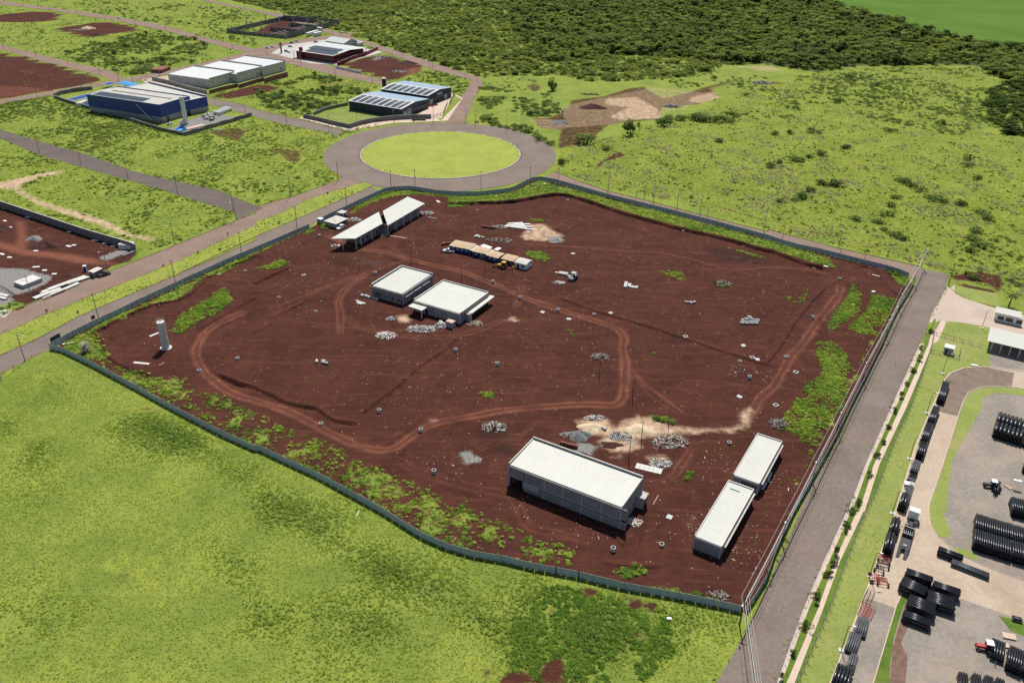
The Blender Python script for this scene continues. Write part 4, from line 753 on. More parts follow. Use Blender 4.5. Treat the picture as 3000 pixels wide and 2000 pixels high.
# --- the long hall at the front
c_, L, W, an = rect((-0.20,170.27), (27.38,154.35), (34.03,165.68), (6.26,182.02))
t = thing('long_hall', 'longest white-roofed block building on the red earth, with a wide doorway at its left end', 'building', c_, an)
H_ = 7.0
ops = {0: [(0.6, 4.6, 0.0, 3.2)] + [(9.6+i*4.9, 13.9+i*4.9, 2.55, 3.2) for i in range(5)],
       1: [(3.0+i*1.25, 3.6+i*1.25, 1.4, 3.2) for i in range(4)], 2: [(3+i*6, 6+i*6, 3.6, 4.5) for i in range(5)], 3: [(3, 6, 2, 3)]}
block(t, L, W, H_-0.5, ops); courses(t, L, W, H_-0.5, 4.9)
sheet_roof(t, L-0.5, W-0.9, H_-0.35, 0.28, axis='y')
parapet(t, L, W, H_-0.498, (2,), 1.0); parapet(t, L, W-0.3, H_-0.498, (1, 3), 0.68, 0.16)
b = MB(); b.box(-L/2+4.7, -L/2+9.6, -W/2-0.75, -W/2-0.003, 3.25, 3.42); b.build('canopy_slab', 'concrete', t)
b = MB(); b.box(-L/2+9.4, L/2-0.3, -W/2-0.62, -W/2-0.003, 3.28, 3.44); b.build('canopy_slab', 'concrete', t)
for i in range(5):
    b = MB(); b.box(-L/2+9.4+i*4.9, -L/2+14.0+i*4.9, -W/2-0.3, -W/2-0.04, 2.38, 2.52); b.build('sill', 'concrete', t)
b = MB(); b.box(-L/2+4.7, -L/2+9.4, -W/2-0.55, -W/2-0.004, 1.6, 3.22); b.build('meter_enclosure', 'block_light', t)
b = MB(); b.box(L/2+0.003, L/2+2.1, W/2-3.6, W/2-3.45, 0.0, 3.4); b.box(L/2+0.003, L/2+2.1, W/2-1.2, W/2-1.05, 0, 3.4); b.box(L/2+0.004, L/2+2.3, W/2-3.7, W/2-0.9, 3.402, 3.6); b.build('porch', 'concrete', t)
b = MB(); b.box(-L/2+5.0, -L/2+5.14, -W/2-0.09, -W/2-0.003, 0.2, H_-0.9); b.build('downpipe', 'steel_dark', t)

# --- two narrow blocks by the road
c_, L, W, an = rect((44.30,148.21), (49.90,144.91), (62.80,165.84), (56.85,169.46))
t = thing('store_block', 'nearer of the two narrow white-roofed blocks beside the road fence', 'building', c_, an)
block(t, L, W, 3.6, {1: [(2+i*3.2, 4.4+i*3.2, 2.2, 2.9) for i in range(6)], 0: [], 3: [(4, 5, 0, 2.2), (10, 11, 0, 2.2)], 2: [(2, 5, 2.2, 3)]}); courses(t, L, W, 3.55, 3.6)
sheet_roof(t, L-0.3, W-0.5, 3.75, 0.0, axis='x'); parapet(t, L, W, 3.602, (2,), 0.36); parapet(t, L, W-.2, 3.602, (1, 3), 0.3, 0.13)
b = MB(); b.box(L/2+0.04, L/2+0.7, -W/2+1.2, W/2-0.5, 3.0, 3.12); b.build('canopy_slab', 'concrete', t)
b = MB(); b.box(-2.0, 0.6, W/2-2.95, W/2-2.78, 3.76, 3.86); b.build('roof_vent', 'steel_dark', t)
c_, L, W, an = rect((58.53,171.76), (64.64,168.11), (75.65,186.88), (69.74,190.30))
t = thing('store_block', 'farther of the two narrow white-roofed blocks beside the road fence, with a louvred end wall', 'building', c_, an)
block(t, L, W, 3.65, {0: [(2.2, 6.6, 2.0, 2.95)], 1: [(2+i*3.2, 4.4+i*3.2, 2.2, 2.9) for i in range(5)], 3: [(4, 5, 0, 2.2)], 2: []}); courses(t, L, W, 3.6, 3.6)
sheet_roof(t, L-0.3, W-0.5, 3.8, 0.0, axis='x'); parapet(t, L, W, 3.652, (2,), 0.38); parapet(t, L, W-.2, 3.652, (1, 3), 0.3, 0.13)
for i in range(6):
    b = MB(); b.box(-L/2+2.3+i*0.72, -L/2+2.42+i*0.72, -W/2-0.05, -W/2+0.08, 2.0, 2.95); b.build('louvre', 'steel', t)
b = MB(); b.box(L/2+0.04, L/2+0.7, -W/2+1.2, W/2-0.5, 3.05, 3.17); b.build('canopy_slab', 'concrete', t)

# --- the pair in the middle of the site
c_, L, W, an = rect((-53.22,279.38), (-40.19,272.07), (-31.42,289.94), (-44.16,297.45))
t = thing('site_building', 'left of the paired white-roofed mid-site buildings, open windows on its front', 'building', c_, an)
block(t, L, W, 4.3, {0: [(0.4, 0.9, 1.0, 2.4), (1.6, 2.1, 0.9, 2.6), (2.4, 3.0, 0.9, 2.6), (3.3, 3.9, 0.9, 2.6), (4.3, 4.9, .9, 2.6), (6.6, 7.3, 0.9, 2.4), (9.6, 10.3, 0.9, 2.4), (12.3, 13.1, .9, 2.4), (13.9, 14.5, 0, 2.4)],
   1: [(1.2+i*5.4, 5.8+i*5.4, 2.35, 2.95) for i in range(3)], 3: [(4, 6, 1, 2.4), (9, 11, 1, 2.4)], 2: [(4, 6, 1, 2.4)]}); courses(t, L, W, 4.25, 5.2)
sheet_roof(t, L-1.5, W-0.9, 4.45, 0.15, axis='y'); parapet(t, L, W, 4.302, (2,), 0.75); parapet(t, L, W-.4, 4.302, (3,), 0.7, 0.3); parapet(t, L, W-.4, 4.302, (1,), 0.2, 0.15)
for i in range(3):
    b = MB(); b.box(L/2+0.04, L/2+0.55, -W/2+1.0+i*5.5, -W/2+5.9+i*5.5, 3.0, 3.14); b.build('canopy_slab', 'concrete_pale', t)
for x in (6.4, 9.4, 12.0):
    b = MB(); b.box(-L/2+x, -L/2+x+1.2, -W/2-0.5, -W/2-0.04, 2.48, 2.58); b.build('window_hood', 'concrete', t)
c_, L, W, an = rect((-35.76,268.41), (-18.39,257.76), (-9.60,275.63), (-26.75,285.88))
t = thing('site_building', 'right of the paired white-roofed mid-site buildings, with a square porch roof', 'building', c_, an)
block(t, L, W, 4.0, {0: [(5.2, 6.3, 0, 2.3), (7.2, 9.6, 2.2, 2.6), (11.4, 14.4, 2.0, 2.4), (15.8, 19.4, 2.0, 2.4)], 1: [(0.8, 3.4, 2.2, 2.6), (8, 12, 1.2, 2.4), (13, 16, 1.2, 2.4)], 2: [(4, 6, 1, 2.4)], 3: [(4, 7, 2.2, 2.6)]}); courses(t, L, W, 3.95, 4.6)
sheet_roof(t, L-0.8, W-0.9, 4.2, 0.1, axis='y'); parapet(t, L, W, 4.002, (2,), 0.65); parapet(t, L, W-.4, 4.002, (3,), 0.6, 0.25); parapet(t, L, W-.4, 4.002, (1,), 0.5, 0.2); parapet(t, L-.5, W, 4.002, (0,), 0.12, 0.1)
for x0, x1, z in ((7.0, 9.8, 2.65), (11.2, 14.6, 2.45), (15.6, 19.6, 2.45)):
    b = MB(); b.box(-L/2+x0, -L/2+x1, -W/2-0.45, -W/2-0.04, z, z+0.1); b.build('window_hood', 'concrete', t)
b = MB(); b.box(L/2+0.04, L/2+2.0, -W/2+5.0, W/2+1.0, 2.75, 2.92); b.build('canopy_slab', 'concrete_pale', t)
b = MB(); b.box(L/2+0.05, L/2+1.9, -W/2+3.4, -W/2+4.9, 0, 2.9); b.build('gas_enclosure', 'block_light', t)
# porch roof on a post
q = [(-37.75,265.31), (-32.47,261.96), (-30.75,267.02), (-36.08,269.73)]
ci, si = math.cos(-an), math.sin(-an)
ql = [((x-c_[0])*ci-(y-c_[1])*si, (x-c_[0])*si+(y-c_[1])*ci) for x, y in q]
b = MB(); b.prism([(ql[0][0], ql[0][1]), (ql[1][0], ql[1][1]), (ql[1][0]+0.2, -W/2-0.045), (ql[0][0]+.2, -W/2-0.045)], 3.2, 3.42); r = b.build('porch_roof', 'roof_white', t)
b = MB(); b.box(ql[1][0]-0.5, ql[1][0]-0.22, ql[1][1]+0.2, ql[1][1]+0.48, 0, 3.2); b.build('post', 'concrete_pale', t)
b = MB(); b.box(ql[0][0]+0.3, ql[0][0]+0.58, ql[0][1]+0.2, ql[0][1]+0.48, 0, 3.2); b.build('post', 'concrete_pale', t)

def at_local(c, an, p):
    dx, dy = p[0]-c[0], p[1]-c[1]; ci, si = math.cos(an), math.sin(an)
    return (dx*ci+dy*si, -dx*si+dy*ci)
# --- gatehouse with two slanted roofs and a gap between them
pa = [(-76.98,322.28), (-66.77,323.00), (-57.88,340.74), (-61.64,354.68)]
pb = [(-55.47,339.08), (-42.14,367.50), (-51.13,376.29), (-60.12,356.44)]
c0 = V2(pa[0]+pb[1]).reshape(2, 2).mean(0); u0 = V2(pa[2])-V2(pa[1]); an = math.atan2(u0[1], u0[0])
t = thing('gatehouse', 'gatehouse with a slanting white canopy roof on posts over an open drive bay', 'building', c0, an)
l = [at_local(c0, an, p) for p in pa]
b = MB(); b.prism(l, 4.95, 5.15); r = b.build('roof', 'roof_white', t)
b = MB(); b.beam((l[1][0], l[1][1]-.1, 4.98), (l[2][0], l[2][1]-.1, 4.98), 0.16, 0.3); b.beam((l[0][0], l[0][1], 4.98), (l[1][0], l[1][1]-.1, 4.98), .12, .3); b.build('gutter', 'steel', r)
fx0, fx1, fy0, fy1 = l[1][0]+5.5, l[2][0]-0.4, l[1][1]+1.6, l[3][1]-0.8
g = thing  # the room under the roof
for (x0, x1, y0, y1) in ((fx0, fx1, fy0, fy0+0.2), (fx0, fx0+0.2, fy0+0.2, fy1), (fx1-0.2, fx1, fy0+0.2, fy1), (fx0, fx1, fy1+.001, fy1+0.2)):
    b = MB(); b.box(x0, x1, y0, y1, 0, 4.94); b.build('wall', 'block_wall', t)
for x in np.linspace(fx0+1, fx1-2.5, 4):
    b = MB(); b.box(x, x+1.1, fy0-0.05, fy0-0.003, 0.9, 2.3); b.build('window', 'glass_dark', t)
for x, y in ((l[1][0]+0.7, l[1][1]+0.35), (l[1][0]+4.2, l[1][1]+0.35), ((l[0][0]+l[1][0])/2+0.3, (l[0][1]+l[1][1])/2+0.5), (l[0][0]+1.2, l[0][1]-0.2), ((l[1][0]+l[2][0])/2+2, l[1][1]+0.35), ((l[0][0]+l[3][0])/2-3, (l[0][1]+l[3][1])/2-0.4)):
    b = MB(); b.box(x-0.14, x+0.14, y-0.14, y+0.14, 0, 4.94); b.build('post', 'concrete_pale', t)
c1 = V2(pb[0]+pb[2]).reshape(2, 2).mean(0)
t = thing('gatehouse', 'gatehouse wing with a slanting white roof and a row of small square windows', 'building', c1, an)
l = [at_local(c1, an, p) for p in pb]
b = MB(); b.prism(l, 4.65, 4.85); r = b.build('roof', 'roof_white', t)
b = MB(); b.beam((l[0][0], l[0][1]-.08, 4.68), (l[1][0], l[1][1]-.08, 4.68), 0.12, 0.26); b.build('gutter', 'steel', r)
x0, x1, y0, y1 = l[0][0]+0.8, l[1][0]-3.4, l[0][1]+1.7, l[3][1]-2.2
b = MB(); n = MB()
wins = [(6.2+i*1.5, 6.9+i*1.5, 2.9, 3.6) for i in range(6)]+[(2.2, 3.6, 0, 2.6), (4.4, 5.2, 0, 2.6)]
wins = [w_ for w_ in wins if w_[1] < (x1-x0)-0.3]
wall_run(b, x1-x0, 4.64, 0.2, wins); place(b, 0, x0, y0); b.build('wall', 'block_wall', t)
for w_ in wins:
    g = MB(); g.box(x0+w_[0]+.01, x0+w_[1]-.01, y0+0.12, y0+0.16, w_[2]+.01, w_[3]-.01); g.build('window' if w_[2] > 0 else 'door', 'glass_dark', t)
for (xa, xb, ya, yb) in ((x0, x0+.2, y0+.201, y1), (x1-.2, x1, y0+.201, y1), (x0, x1, y1+.001, y1+.2)):
    b = MB(); b.box(xa, xb, ya, yb, 0, 4.64); b.build('wall', 'block_wall', t)
for i in range(6):
    x = l[0][0]+1.0+i*(l[1][0]-l[0][0]-1.6)/5; b = MB(); b.box(x-.13, x+.13, l[0][1]+0.3, l[0][1]+0.56, 0, 4.64); b.build('post', 'concrete_pale', t)
b = MB(); b.box(l[1][0]-2.2, l[1][0]-1.9, (l[1][1]+l[2][1])/2, (l[1][1]+l[2][1])/2+.3, 0, 4.64); b.build('post', 'concrete_pale', t)

# --- flat-roofed hut, blue hut, cabin by the gate
c_, L, W, an = rect((-85.18,349.16), (-79.25,344.87), (-76.11,352.46), (-81.78,356.92))
t = thing('site_hut', 'low flat-roofed block hut just inside the gate, beside the parked white car', 'hut', c_, an)
block(t, L-0.5, W-0.5, 2.2, {0: [], 1: [(0.8, 2.0, 0, 2.0), (3, 6.5, 0.9, 1.9)]}, 'block_light'); b = MB(); b.box(-L/2, L/2, -W/2, W/2, 2.203, 2.42); b.build('roof', 'roof_cream', t)
for x, y in ((-0.6, -1), (-2.4, 0.5), (1.0, -2.2)):
    b = MB(); b.box(x, x+0.6, y, y+0.45, 2.423, 2.5); b.build('roof_stone', 'concrete_dark', t)
c_, L, W, an = rect((-81.97,360.23), (-78.85,358.22), (-77.54,361.73), (-80.49,363.48))
t = thing('guard_cabin', 'small blue and white guard cabin with a pale roof against the gate fence', 'hut', c_, an)
block(t, L-.5, W-.5, 2.3, {0: [(0.6, 1.4, 0.0, 2.0), (1.8, 3.0, 1, 1.9)], 1: [(0.7, 1.9, 1, 1.9)]}, 'white_paint'); b = MB(); b.box(-L/2, L/2, -W/2, W/2, 2.303, 2.46); b.build('roof', 'roof_cream', t)
b = MB(); b.box(-L/2+.22, L/2-.22, -W/2+.2, -W/2+.247, 0, .85); b.box(L/2-.247, L/2-.2, -W/2+.25, W/2-.25, 0, .85); b.build('dado', 'blue_paint', t)
c_, L, W, an = rect((-88.96,351.65), (-88.26,350.99), (-87.00,353.53), (-87.86,353.98))
t = thing('portable_toilet', 'pale blue portable cabin on the road side of the gate', 'cabin', c_, an)
block(t, 2.4, 2.0, 2.1, {0: [(0.6, 1.4, 0, 1.9)]}, 'hoarding'); b = MB(); b.box(-1.25, 1.25, -1.05, 1.05, 2.103, 2.25); b.build('roof', 'white_paint', t)

# --- tan-roofed barracks with blue walls
def hut_row(corners, h, label, roof_m, wall_m, cat='hut', ridge=0.25, wins=4, name='workers_hut', group='barracks of the building crew'):
    c_, L, W, an = rect(*corners); t = thing(name, label, cat, c_, an, group)
    n = max(1, wins); ops = {0: [(0.8+i*(L-1.5)/n, 2.0+i*(L-1.5)/n, 1.15, 1.95) for i in range(n)], 1: [(1.0, 1.9, 0, 2.0)], 2: [(2, 3, 1.1, 1.9)]}
    block(t, L-0.5, W-0.9, h-0.18, ops, wall_m, 0.12, 'door_pale')
    b = MB(); b.hexa([(-L/2,-W/2,h-.15),(L/2,-W/2,h-.15),(L/2,0,h+ridge-.15),(-L/2,0,h+ridge-.15)], [(-L/2,-W/2,h-.05),(L/2,-W/2,h-.05),(L/2,0,h+ridge-.05),(-L/2,0,h+ridge-.05)])
    b.hexa([(-L/2,0.002,h+ridge-.15),(L/2,0.002,h+ridge-.15),(L/2,W/2,h-.0),(-L/2,W/2,h-.0)], [(-L/2,0.002,h+ridge-.05),(L/2,0.002,h+ridge-.05),(L/2,W/2,h+.1),(-L/2,W/2,h+.1)])
    r = b.build('roof', roof_m, t)
    s = MB(); n = int(L/0.9)
    for i in range(1, n):
        x = -L/2+i*L/n; s.beam((x,-W/2+.02,h-.03), (x,-.02,h+ridge-.03), .16, .04)
    s.build('roof_rib', roof_m, r); return t
hut_row([(-26.87,323.74), (-18.19,319.11), (-16.25,324.88), (-25.16,330.25)], 2.6, 'longest tan-roofed barrack with blue walls at the left end of the row', 'roof_tan', 'blue_paint')
hut_row([(-16.92,318.21), (-11.47,315.06), (-9.37,320.72), (-15.04,323.76)], 2.55, 'middle tan-roofed blue barrack behind the site mast', 'roof_tan', 'blue_paint', wins=2)
hut_row([(-10.84,314.53), (-6.33,310.93), (-4.21,315.80), (-8.65,319.79)], 2.5, 'third tan-roofed blue barrack, just left of the digger', 'roof_tan', 'blue_paint', wins=2)
hut_row([(-4.85,311.92), (-0.32,308.65), (2.17,313.76), (-3.01,316.89)], 2.3, 'detached tan-roofed shelter behind the digger', 'roof_tan', 'steel_dark', wins=1)
for cs, lb in (([(-18.20,319.30), (-16.93,318.40), (-14.89,323.95), (-16.26,325.07)], 'white roof strip bridging the first and second tan barracks'), ([(-11.47,315.25), (-10.70,314.72), (-8.65,319.78), (-9.53,320.70)], 'white roof strip bridging the second and third tan barracks')):
    c_, L, W, an = rect(*cs); t = thing('link_roof', lb, 'roof', c_, an, 'link roofs')
    b = MB(); b.box(-L/2, L/2, -W/2, W/2, 2.38, 2.48); b.build('panel', 'roof_cream', t)
    for x in (-L/2+.1, L/2-.2):
        for y in (-W/2+.3, W/2-.4): b = MB(); b.box(x, x+.1, y, y+.1, 0, 2.378); b.build('post', 'timber', t)
c_, L, W, an = rect((0.32,308.05), (5.24,305.14), (7.77,310.06), (2.84,312.96))
t = thing('container_office', 'white office container with a curved pale roof at the right end of the barracks', 'container', c_, an)
block(t, L-.4, W-.3, 2.4, {0: [(1.0, 2.0, 0, 2.0), (3.0, 4.4, 1.0, 1.8)], 1: []}, 'white_paint', 0.1)
b = MB(); n = 8
for i in range(n):
    y0, y1 = -W/2+i*W/n, -W/2+(i+1)*W/n; z0, z1 = 2.42+0.55*math.sin(math.pi*i/n), 2.42+0.55*math.sin(math.pi*(i+1)/n)
    b.hexa([(-L/2,y0,z0),(L/2,y0,z0),(L/2,y1,z1),(-L/2,y1,z1)], [(-L/2,y0,z0+.07),(L/2,y0,z0+.07),(L/2,y1,z1+.07),(-L/2,y1,z1+.07)])
b.build('roof', 'roof_cream', t)
for cs, lb in (([(-14.46,325.48), (-10.66,322.52), (-8.79,324.38), (-12.97,327.15)], 'white lean-to sheet behind the middle tan barrack'), ([(-8.72,322.14), (-6.94,320.58), (-4.97,323.60), (-6.64,323.90)], 'smaller white lean-to sheet behind the third tan barrack')):
    c_, L, W, an = rect(*cs); t = thing('lean_to', lb, 'shelter', c_, an)
    b = MB(); b.box(-L/2, L/2, -W/2, W/2, 1.85, 1.92); b.build('sheet', 'white_paint', t)
    for x in (-L/2+.1, L/2-.2):
        for y in (-W/2+.1, W/2-.2): b = MB(); b.box(x, x+.08, y, y+.08, 0, 1.848); b.build('post', 'timber', t)

# --- water column and the small brick box
q0 = (-115.5,237.8); t = thing('water_tank', 'tall pale cylindrical water column with a guard rail, left end of the site', 'water tank', q0)
b = MB(); b.tube((0,0,0), (0,0,9.9), 1.22, 1.22, 28); b.build('column', 'concrete_pale', t, False)
b = MB(); b.ring((0,0), 1.3, 1.225, 9.7, 10.0, 28); b.build('collar', 'concrete_pale', t)
b = MB(); b.tube((0,0,9.9), (0,0,10.08), 1.0, 0.2, 24); lid = b.build('lid', 'white_paint', t)
b = MB(); b.box(-.35, .35, -.35, .35, 10.0, 10.15); b.build('hatch', 'steel', lid)
b = MB()
for i in range(16):
    a = 2*math.pi*i/16; a2 = 2*math.pi*(i+1)/16; p = (1.15*math.cos(a), 1.15*math.sin(a)); q = (1.15*math.cos(a2), 1.15*math.sin(a2))
    if i % 2 == 0: b.tube((*p, 10.0), (*p, 11.0), .03, .03, 5)
    for z in (10.5, 11.0): b.tube((*p, z), (*q, z), .03, .03, 5)
b.build('guard_rail', 'steel', t)
b = MB()
for s in (-.2, .2): b.tube((-1.4, s, 0), (-1.4, s, 10.9), .025, .025, 5)
for i in range(24): b.tube((-1.4, -.2, .4+i*.42), (-1.4, .2, .4+i*.42), .018, .018, 4)
b.build('ladder', 'steel', t)
b = MB(); b.ring((0,0), 1.9, 1.225, 0.02, 0.18, 24); b.build('footing', 'concrete_pale', t)
c_, L, W, an = rect((-23.41,256.39), (-21.11,254.79), (-20.14,256.68), (-22.43,258.05))
t = thing('pump_box', 'small square block box with a flat lid beside the white rubble', 'hut', c_, an)
block(t, L, W, 2.3, {0: []}, 'block_light'); b = MB(); b.box(-L/2-.06, L/2+.06, -W/2-.06, W/2+.06, 2.303, 2.42); b.build('lid', 'paving_pink', t)

# ================================================================ FENCES
panel_me = {}
def hoarding(name, pts, label, h=2.05, step=2.45, m='hoarding', z=0.02, cat='fence', every_post=1, group=None, gap=0.03, post_over=0.0):
    line = [V2(p) for p in pts]; seg = [np.hypot(*(b-a)) for a, b in zip(line[:-1], line[1:])]; tot = sum(seg); n = max(1, round(tot/step)); st = tot/n
    def at(s):
        for a, b, l in zip(line[:-1], line[1:], seg):
            if s <= l or b is line[-1]: return a+(b-a)*min(1, s/l)
            s -= l
    t = thing(name, label, cat, (line[0][0], line[0][1]), 0, group); o = line[0]
    pm = MB(); pm.box(-.06, .06, -.06, .06, -.1, h+post_over); pme = pm.mesh('post', 'hoarding_post')
    for i in range(n):
        p, q = at(i*st), at((i+1)*st); d = q-p; l = np.hypot(*d); key = (round(l, 1), h, m)
        if key not in panel_me:
            b = MB(); b.box(gap, key[0]-gap, -.02, .02, 0.0, h)
            for x in np.arange(gap+.2, key[0]-gap-.05, .4): b.box(x-.03, x+.03, -.045, -.022, .02, h-.02)
            b.box(gap, key[0]-gap, .022, .06, .35, .42); b.box(gap, key[0]-gap, .022, .06, h-.4, h-.33)
            panel_me[key] = b.mesh('panel', m)
        w_ = link('panel', panel_me[key], t); w_.location = (p[0]-o[0], p[1]-o[1], z+rng.uniform(-.04, .04)); w_.rotation_euler = (rng.normal(0, .006), rng.normal(0, .003), math.atan2(d[1], d[0]))
        if i % every_post == 0:
            w_ = link('post', pme, t); w_.location = (p[0]-o[0], p[1]-o[1], z); w_.rotation_euler = (0, 0, math.atan2(d[1], d[0]))
    return t
hoarding('hoarding_fence', FENCE_AVENUE, 'grey metal hoarding along the avenue, from the corner to the gate', z=0.15)
hoarding('hoarding_fence', FENCE_AVENUE2, 'grey metal hoarding along the avenue, from the gate up to the ring road', z=0.15)
hoarding('hoarding_fence', FENCE_RING, 'grey metal hoarding curving round the roundabout', z=0.15)
hoarding('hoarding_fence', FENCE_TOP, 'grey metal hoarding along the far red road', z=0.15)
hoarding('hoarding_fence', FENCE_ROAD, 'dark metal hoarding along the right-hand road under the power line', z=0.15)
hoarding('hoarding_fence', FENCE_FRONT, 'long shaded metal hoarding between the site and the front meadow', every_post=99, gap=-0.15, z=0.0)
for p, sd2 in (((11.1,139.2), 'left'), ((16.3,138.0), 'right')):
    b = MB(); b.box(-.12, .12, -.13, -.02, 0, 2.45); o_ = b.build('gate_post', 'hoarding_post'); o_.location = (p[0], p[1]-.05, 0)
    tag(o_, 'dark gate post in the front hoarding, %s of the two' % sd2, 'post', 'gate posts in the front hoarding')
# open gate leaf and sign boards at the site's left corner
def board(p, q, z0, z1, label, m='steel_dark', slats=0):
    p, q = V2(p), V2(q); d = q-p; L = float(np.hypot(*d)); t = thing('sign_board', label, 'sign board', p, math.atan2(d[1], d[0]))
    b = MB(); b.box(0, L, -.03, .03, z0, z1); b.build('panel', m, t)
    for x in np.linspace(.15, L-.15, 3):
        b = MB(); b.box(x-.06, x+.06, .034, .16, 0, z1+.05); b.build('post', 'timber_grey', t)
    b = MB(); b.box(0, L, .165, .22, z0+.15, z0+.25); b.box(0, L, .165, .22, z1-.25, z1-.15); b.build('rail', 'timber_grey', t); return t
board((-153.5,237.6), (-152.1,241.4), 1.2, 3.0, 'dark site board on timber posts seen from behind at the left corner')
board((-147.2,253.6), (-146.4,254.8), 1.6, 2.9, 'small dark sign board beside the avenue pole', 'steel_dark')

# ================================================================ VEHICLES
def wheel(root, x, y, r=0.33, w=0.22):
    b = MB(); b.tube((x, y-w/2, r), (x, y+w/2, r), r, r, 14); o = b.build('wheel', 'rubber', root)
    s = 1 if y > 0 else -1; b = MB(); b.tube((x, y+s*(w/2+.002), r), (x, y+s*(w/2+.012), r), r*.58, r*.5, 10); b.build('rim', 'steel', o)
def car(loc, rz, label, paint='car_white', kind='hatch', L=4.3, W=1.76, H=1.5, group=None):
    """nose towards +x"""
    cat = {'pickup': 'pickup', 'van': 'van'}.get(kind, 'car')
    t = thing({'pickup': 'pickup_truck', 'van': 'van'}.get(kind, 'parked_car'), label, cat, loc, rz, group); h = L/2; k = H
    if kind == 'pickup':
        body = [(-h,.42),(-h+.05,.98*1),(-.25,1.0),(-.2,1.02),(h*.45,1.04),(h*.93,.88),(h,.72),(h-.02,.36),(-h+.1,.34)]
        cabin = [(-.35,1.0),(-.22,k-.02),(.55,k),(1.25,1.02)]
    elif kind == 'van':
        body = [(-h,.4),(-h+.03,1.1),(h*.7,1.1),(h*.95,.9),(h,.7),(h-.02,.36),(-h+.1,.34)]; cabin = [(-h+.05,1.1),(-h+.2,k),(h*.42,k),(h*.74,1.08)]
    else:
        body = [(-h,.45),(-h+.05,.92),(-h*.8,.98),(h*.42,.97),(h*.9,.80),(h,.66),(h-.03,.33),(-h+.1,.32)]
        cabin = [(-h*.86,.96),(-h*.62,k-.03),(-.05,k),(h*.15,k-.04),(h*.48,.95)]
    b = MB(); b.profile(body, -W/2, W/2); bo = b.build('body', paint, t)
    b = MB(); n = len(cabin); zc = min(z for _, z in cabin)
    def yy(z): return W/2-.06-(z-zc)*.26
    vs = [(x, -yy(z), z) for x, z in cabin]+[(x, yy(z), z) for x, z in cabin]
    b.add(vs, [tuple(range(n)), tuple(range(n, 2*n))[::-1]]+[((i+1) % n, i, n+i, n+(i+1) % n) for i in range(n)]); cb = b.build('cabin', paint, t)
    def pane(c0, c1, nm, off=.012):
        # screen lying on the sloping edge c0-c1
        (x0, z0), (x1, z1) = c0, c1; nx, nz = (z1-z0), -(x1-x0); l = math.hypot(nx, nz); nx, nz = nx/l*off, nz/l*off
        if nz < 0: nx, nz = -nx, -nz
        xa, za, xb, zb = x0+(x1-x0)*.1, z0+(z1-z0)*.1, x0+(x1-x0)*.88, z0+(z1-z0)*.88
        g = MB(); g.add([(xa+nx,-yy(za)+.08,za+nz),(xa+nx,yy(za)-.08,za+nz),(xb+nx,yy(zb)-.08,zb+nz),(xb+nx,-yy(zb)+.08,zb+nz)], [(0,1,2,3)]); g.build(nm, 'glass_dark', cb)
    pane(cabin[-1], cabin[-2], 'windscreen'); pane(cabin[0], cabin[1], 'rear_window')
    for s in (-1, 1):
        g = MB(); x0, x1 = cabin[0][0]+.18, cabin[-1][0]-.22; xt0, xt1 = cabin[1][0]+.08, cabin[-2][0]-.05
        za, zb = zc+.06, k-.14; g.add([(x0, s*(yy(za)+.012), za),(x1, s*(yy(za)+.012), za),(xt1, s*(yy(zb)+.012), zb),(xt0, s*(yy(zb)+.012), zb)], [(0,1,2,3) if s < 0 else (3,2,1,0)]); g.build('side_window', 'glass_dark', cb)
        wheel(t, -h*.6, s*(W/2-.08)); wheel(t, h*.62, s*(W/2-.08))
        g = MB(); g.box(h-.13, h+.012, s*W*.34-.16, s*W*.34+.16, .60, .72); g.build('headlight', 'sign_white', t)
        g = MB(); g.box(-h-.012, -h+.06, s*W*.40-.09, s*W*.40+.09, .66, .86); g.build('tail_light', 'red_metal', t)
    if kind == 'pickup':
        g = MB(); g.box(-h+.14, -.45, -W/2+.12, W/2-.12, 1.003, 1.012); g.build('load_bed', 'steel_dark', t)
    return t
car((-77.60,346.39), math.atan2((-78.91,345.30)[1]-(-76.34,349.87)[1], (-78.91,345.30)[0]-(-76.34,349.87)[0]), 'white estate car parked beside the low block hut at the gate', 'car_white', 'hatch', 4.7, 1.85, 1.65)
car((-27.48,322.40), math.atan2((-29.84,322.86)[1]-(-25.26,322.12)[1], (-29.84,322.86)[0]-(-25.26,322.12)[0]), 'white pickup truck at the left end of the blue barracks', 'car_white', 'pickup', 5.0, 1.8, 1.68)
car((-160.2,292.6), math.atan2((-159.1,294.6)[1]-(-161.8,291.8)[1], (-159.1,294.6)[0]-(-161.8,291.8)[0]), 'black pickup truck parked at the avenue edge by the grey cabin', 'car_black', 'pickup', 4.9, 1.8, 1.62)
car((-58.26,571.03), R(25), 'red hatchback in front of the navy warehouses', 'car_red', 'hatch', 4.2)
car((-56.41,573.29), R(30), 'black car parked behind the red hatchback at the navy warehouses', 'car_black', 'hatch', 4.2)
for p, a, pt, lb in (((-223.12,767.31), 8, 'car_white', 'leftmost white car on the street opposite the red totem'), ((-219.88,772.59), 8, 'car_white', 'white car behind the leftmost one opposite the red totem'),
                     ((-208.16,794.23), 20, 'car_grey', 'grey car near the red-fronted building, left of the white van'), ((-205.52,804.00), 20, 'car_white', 'white car in front of the bare column frame'),
                     ((-204.84,775.23), 20, 'car_grey', 'grey car at the left end of the solar-roofed red building'), ((-187.33,800.76), 12, 'car_grey', 'grey car behind the solar-roofed red building'), ((-199.12,748.81), -20, 'car_white', 'white car at the front of the red building, under its shade trees'),
                     ((-202.85,753.12), -20, 'car_black', 'black car at the front left of the red building'), ((-132.91,755.82), 25, 'car_grey', 'silver car by the red boundary wall'), ((-130.29,761.80), 25, 'car_black', 'black car beside the silver one by the red boundary wall')):
    car(p, R(a), lb, pt, 'hatch', 4.2)
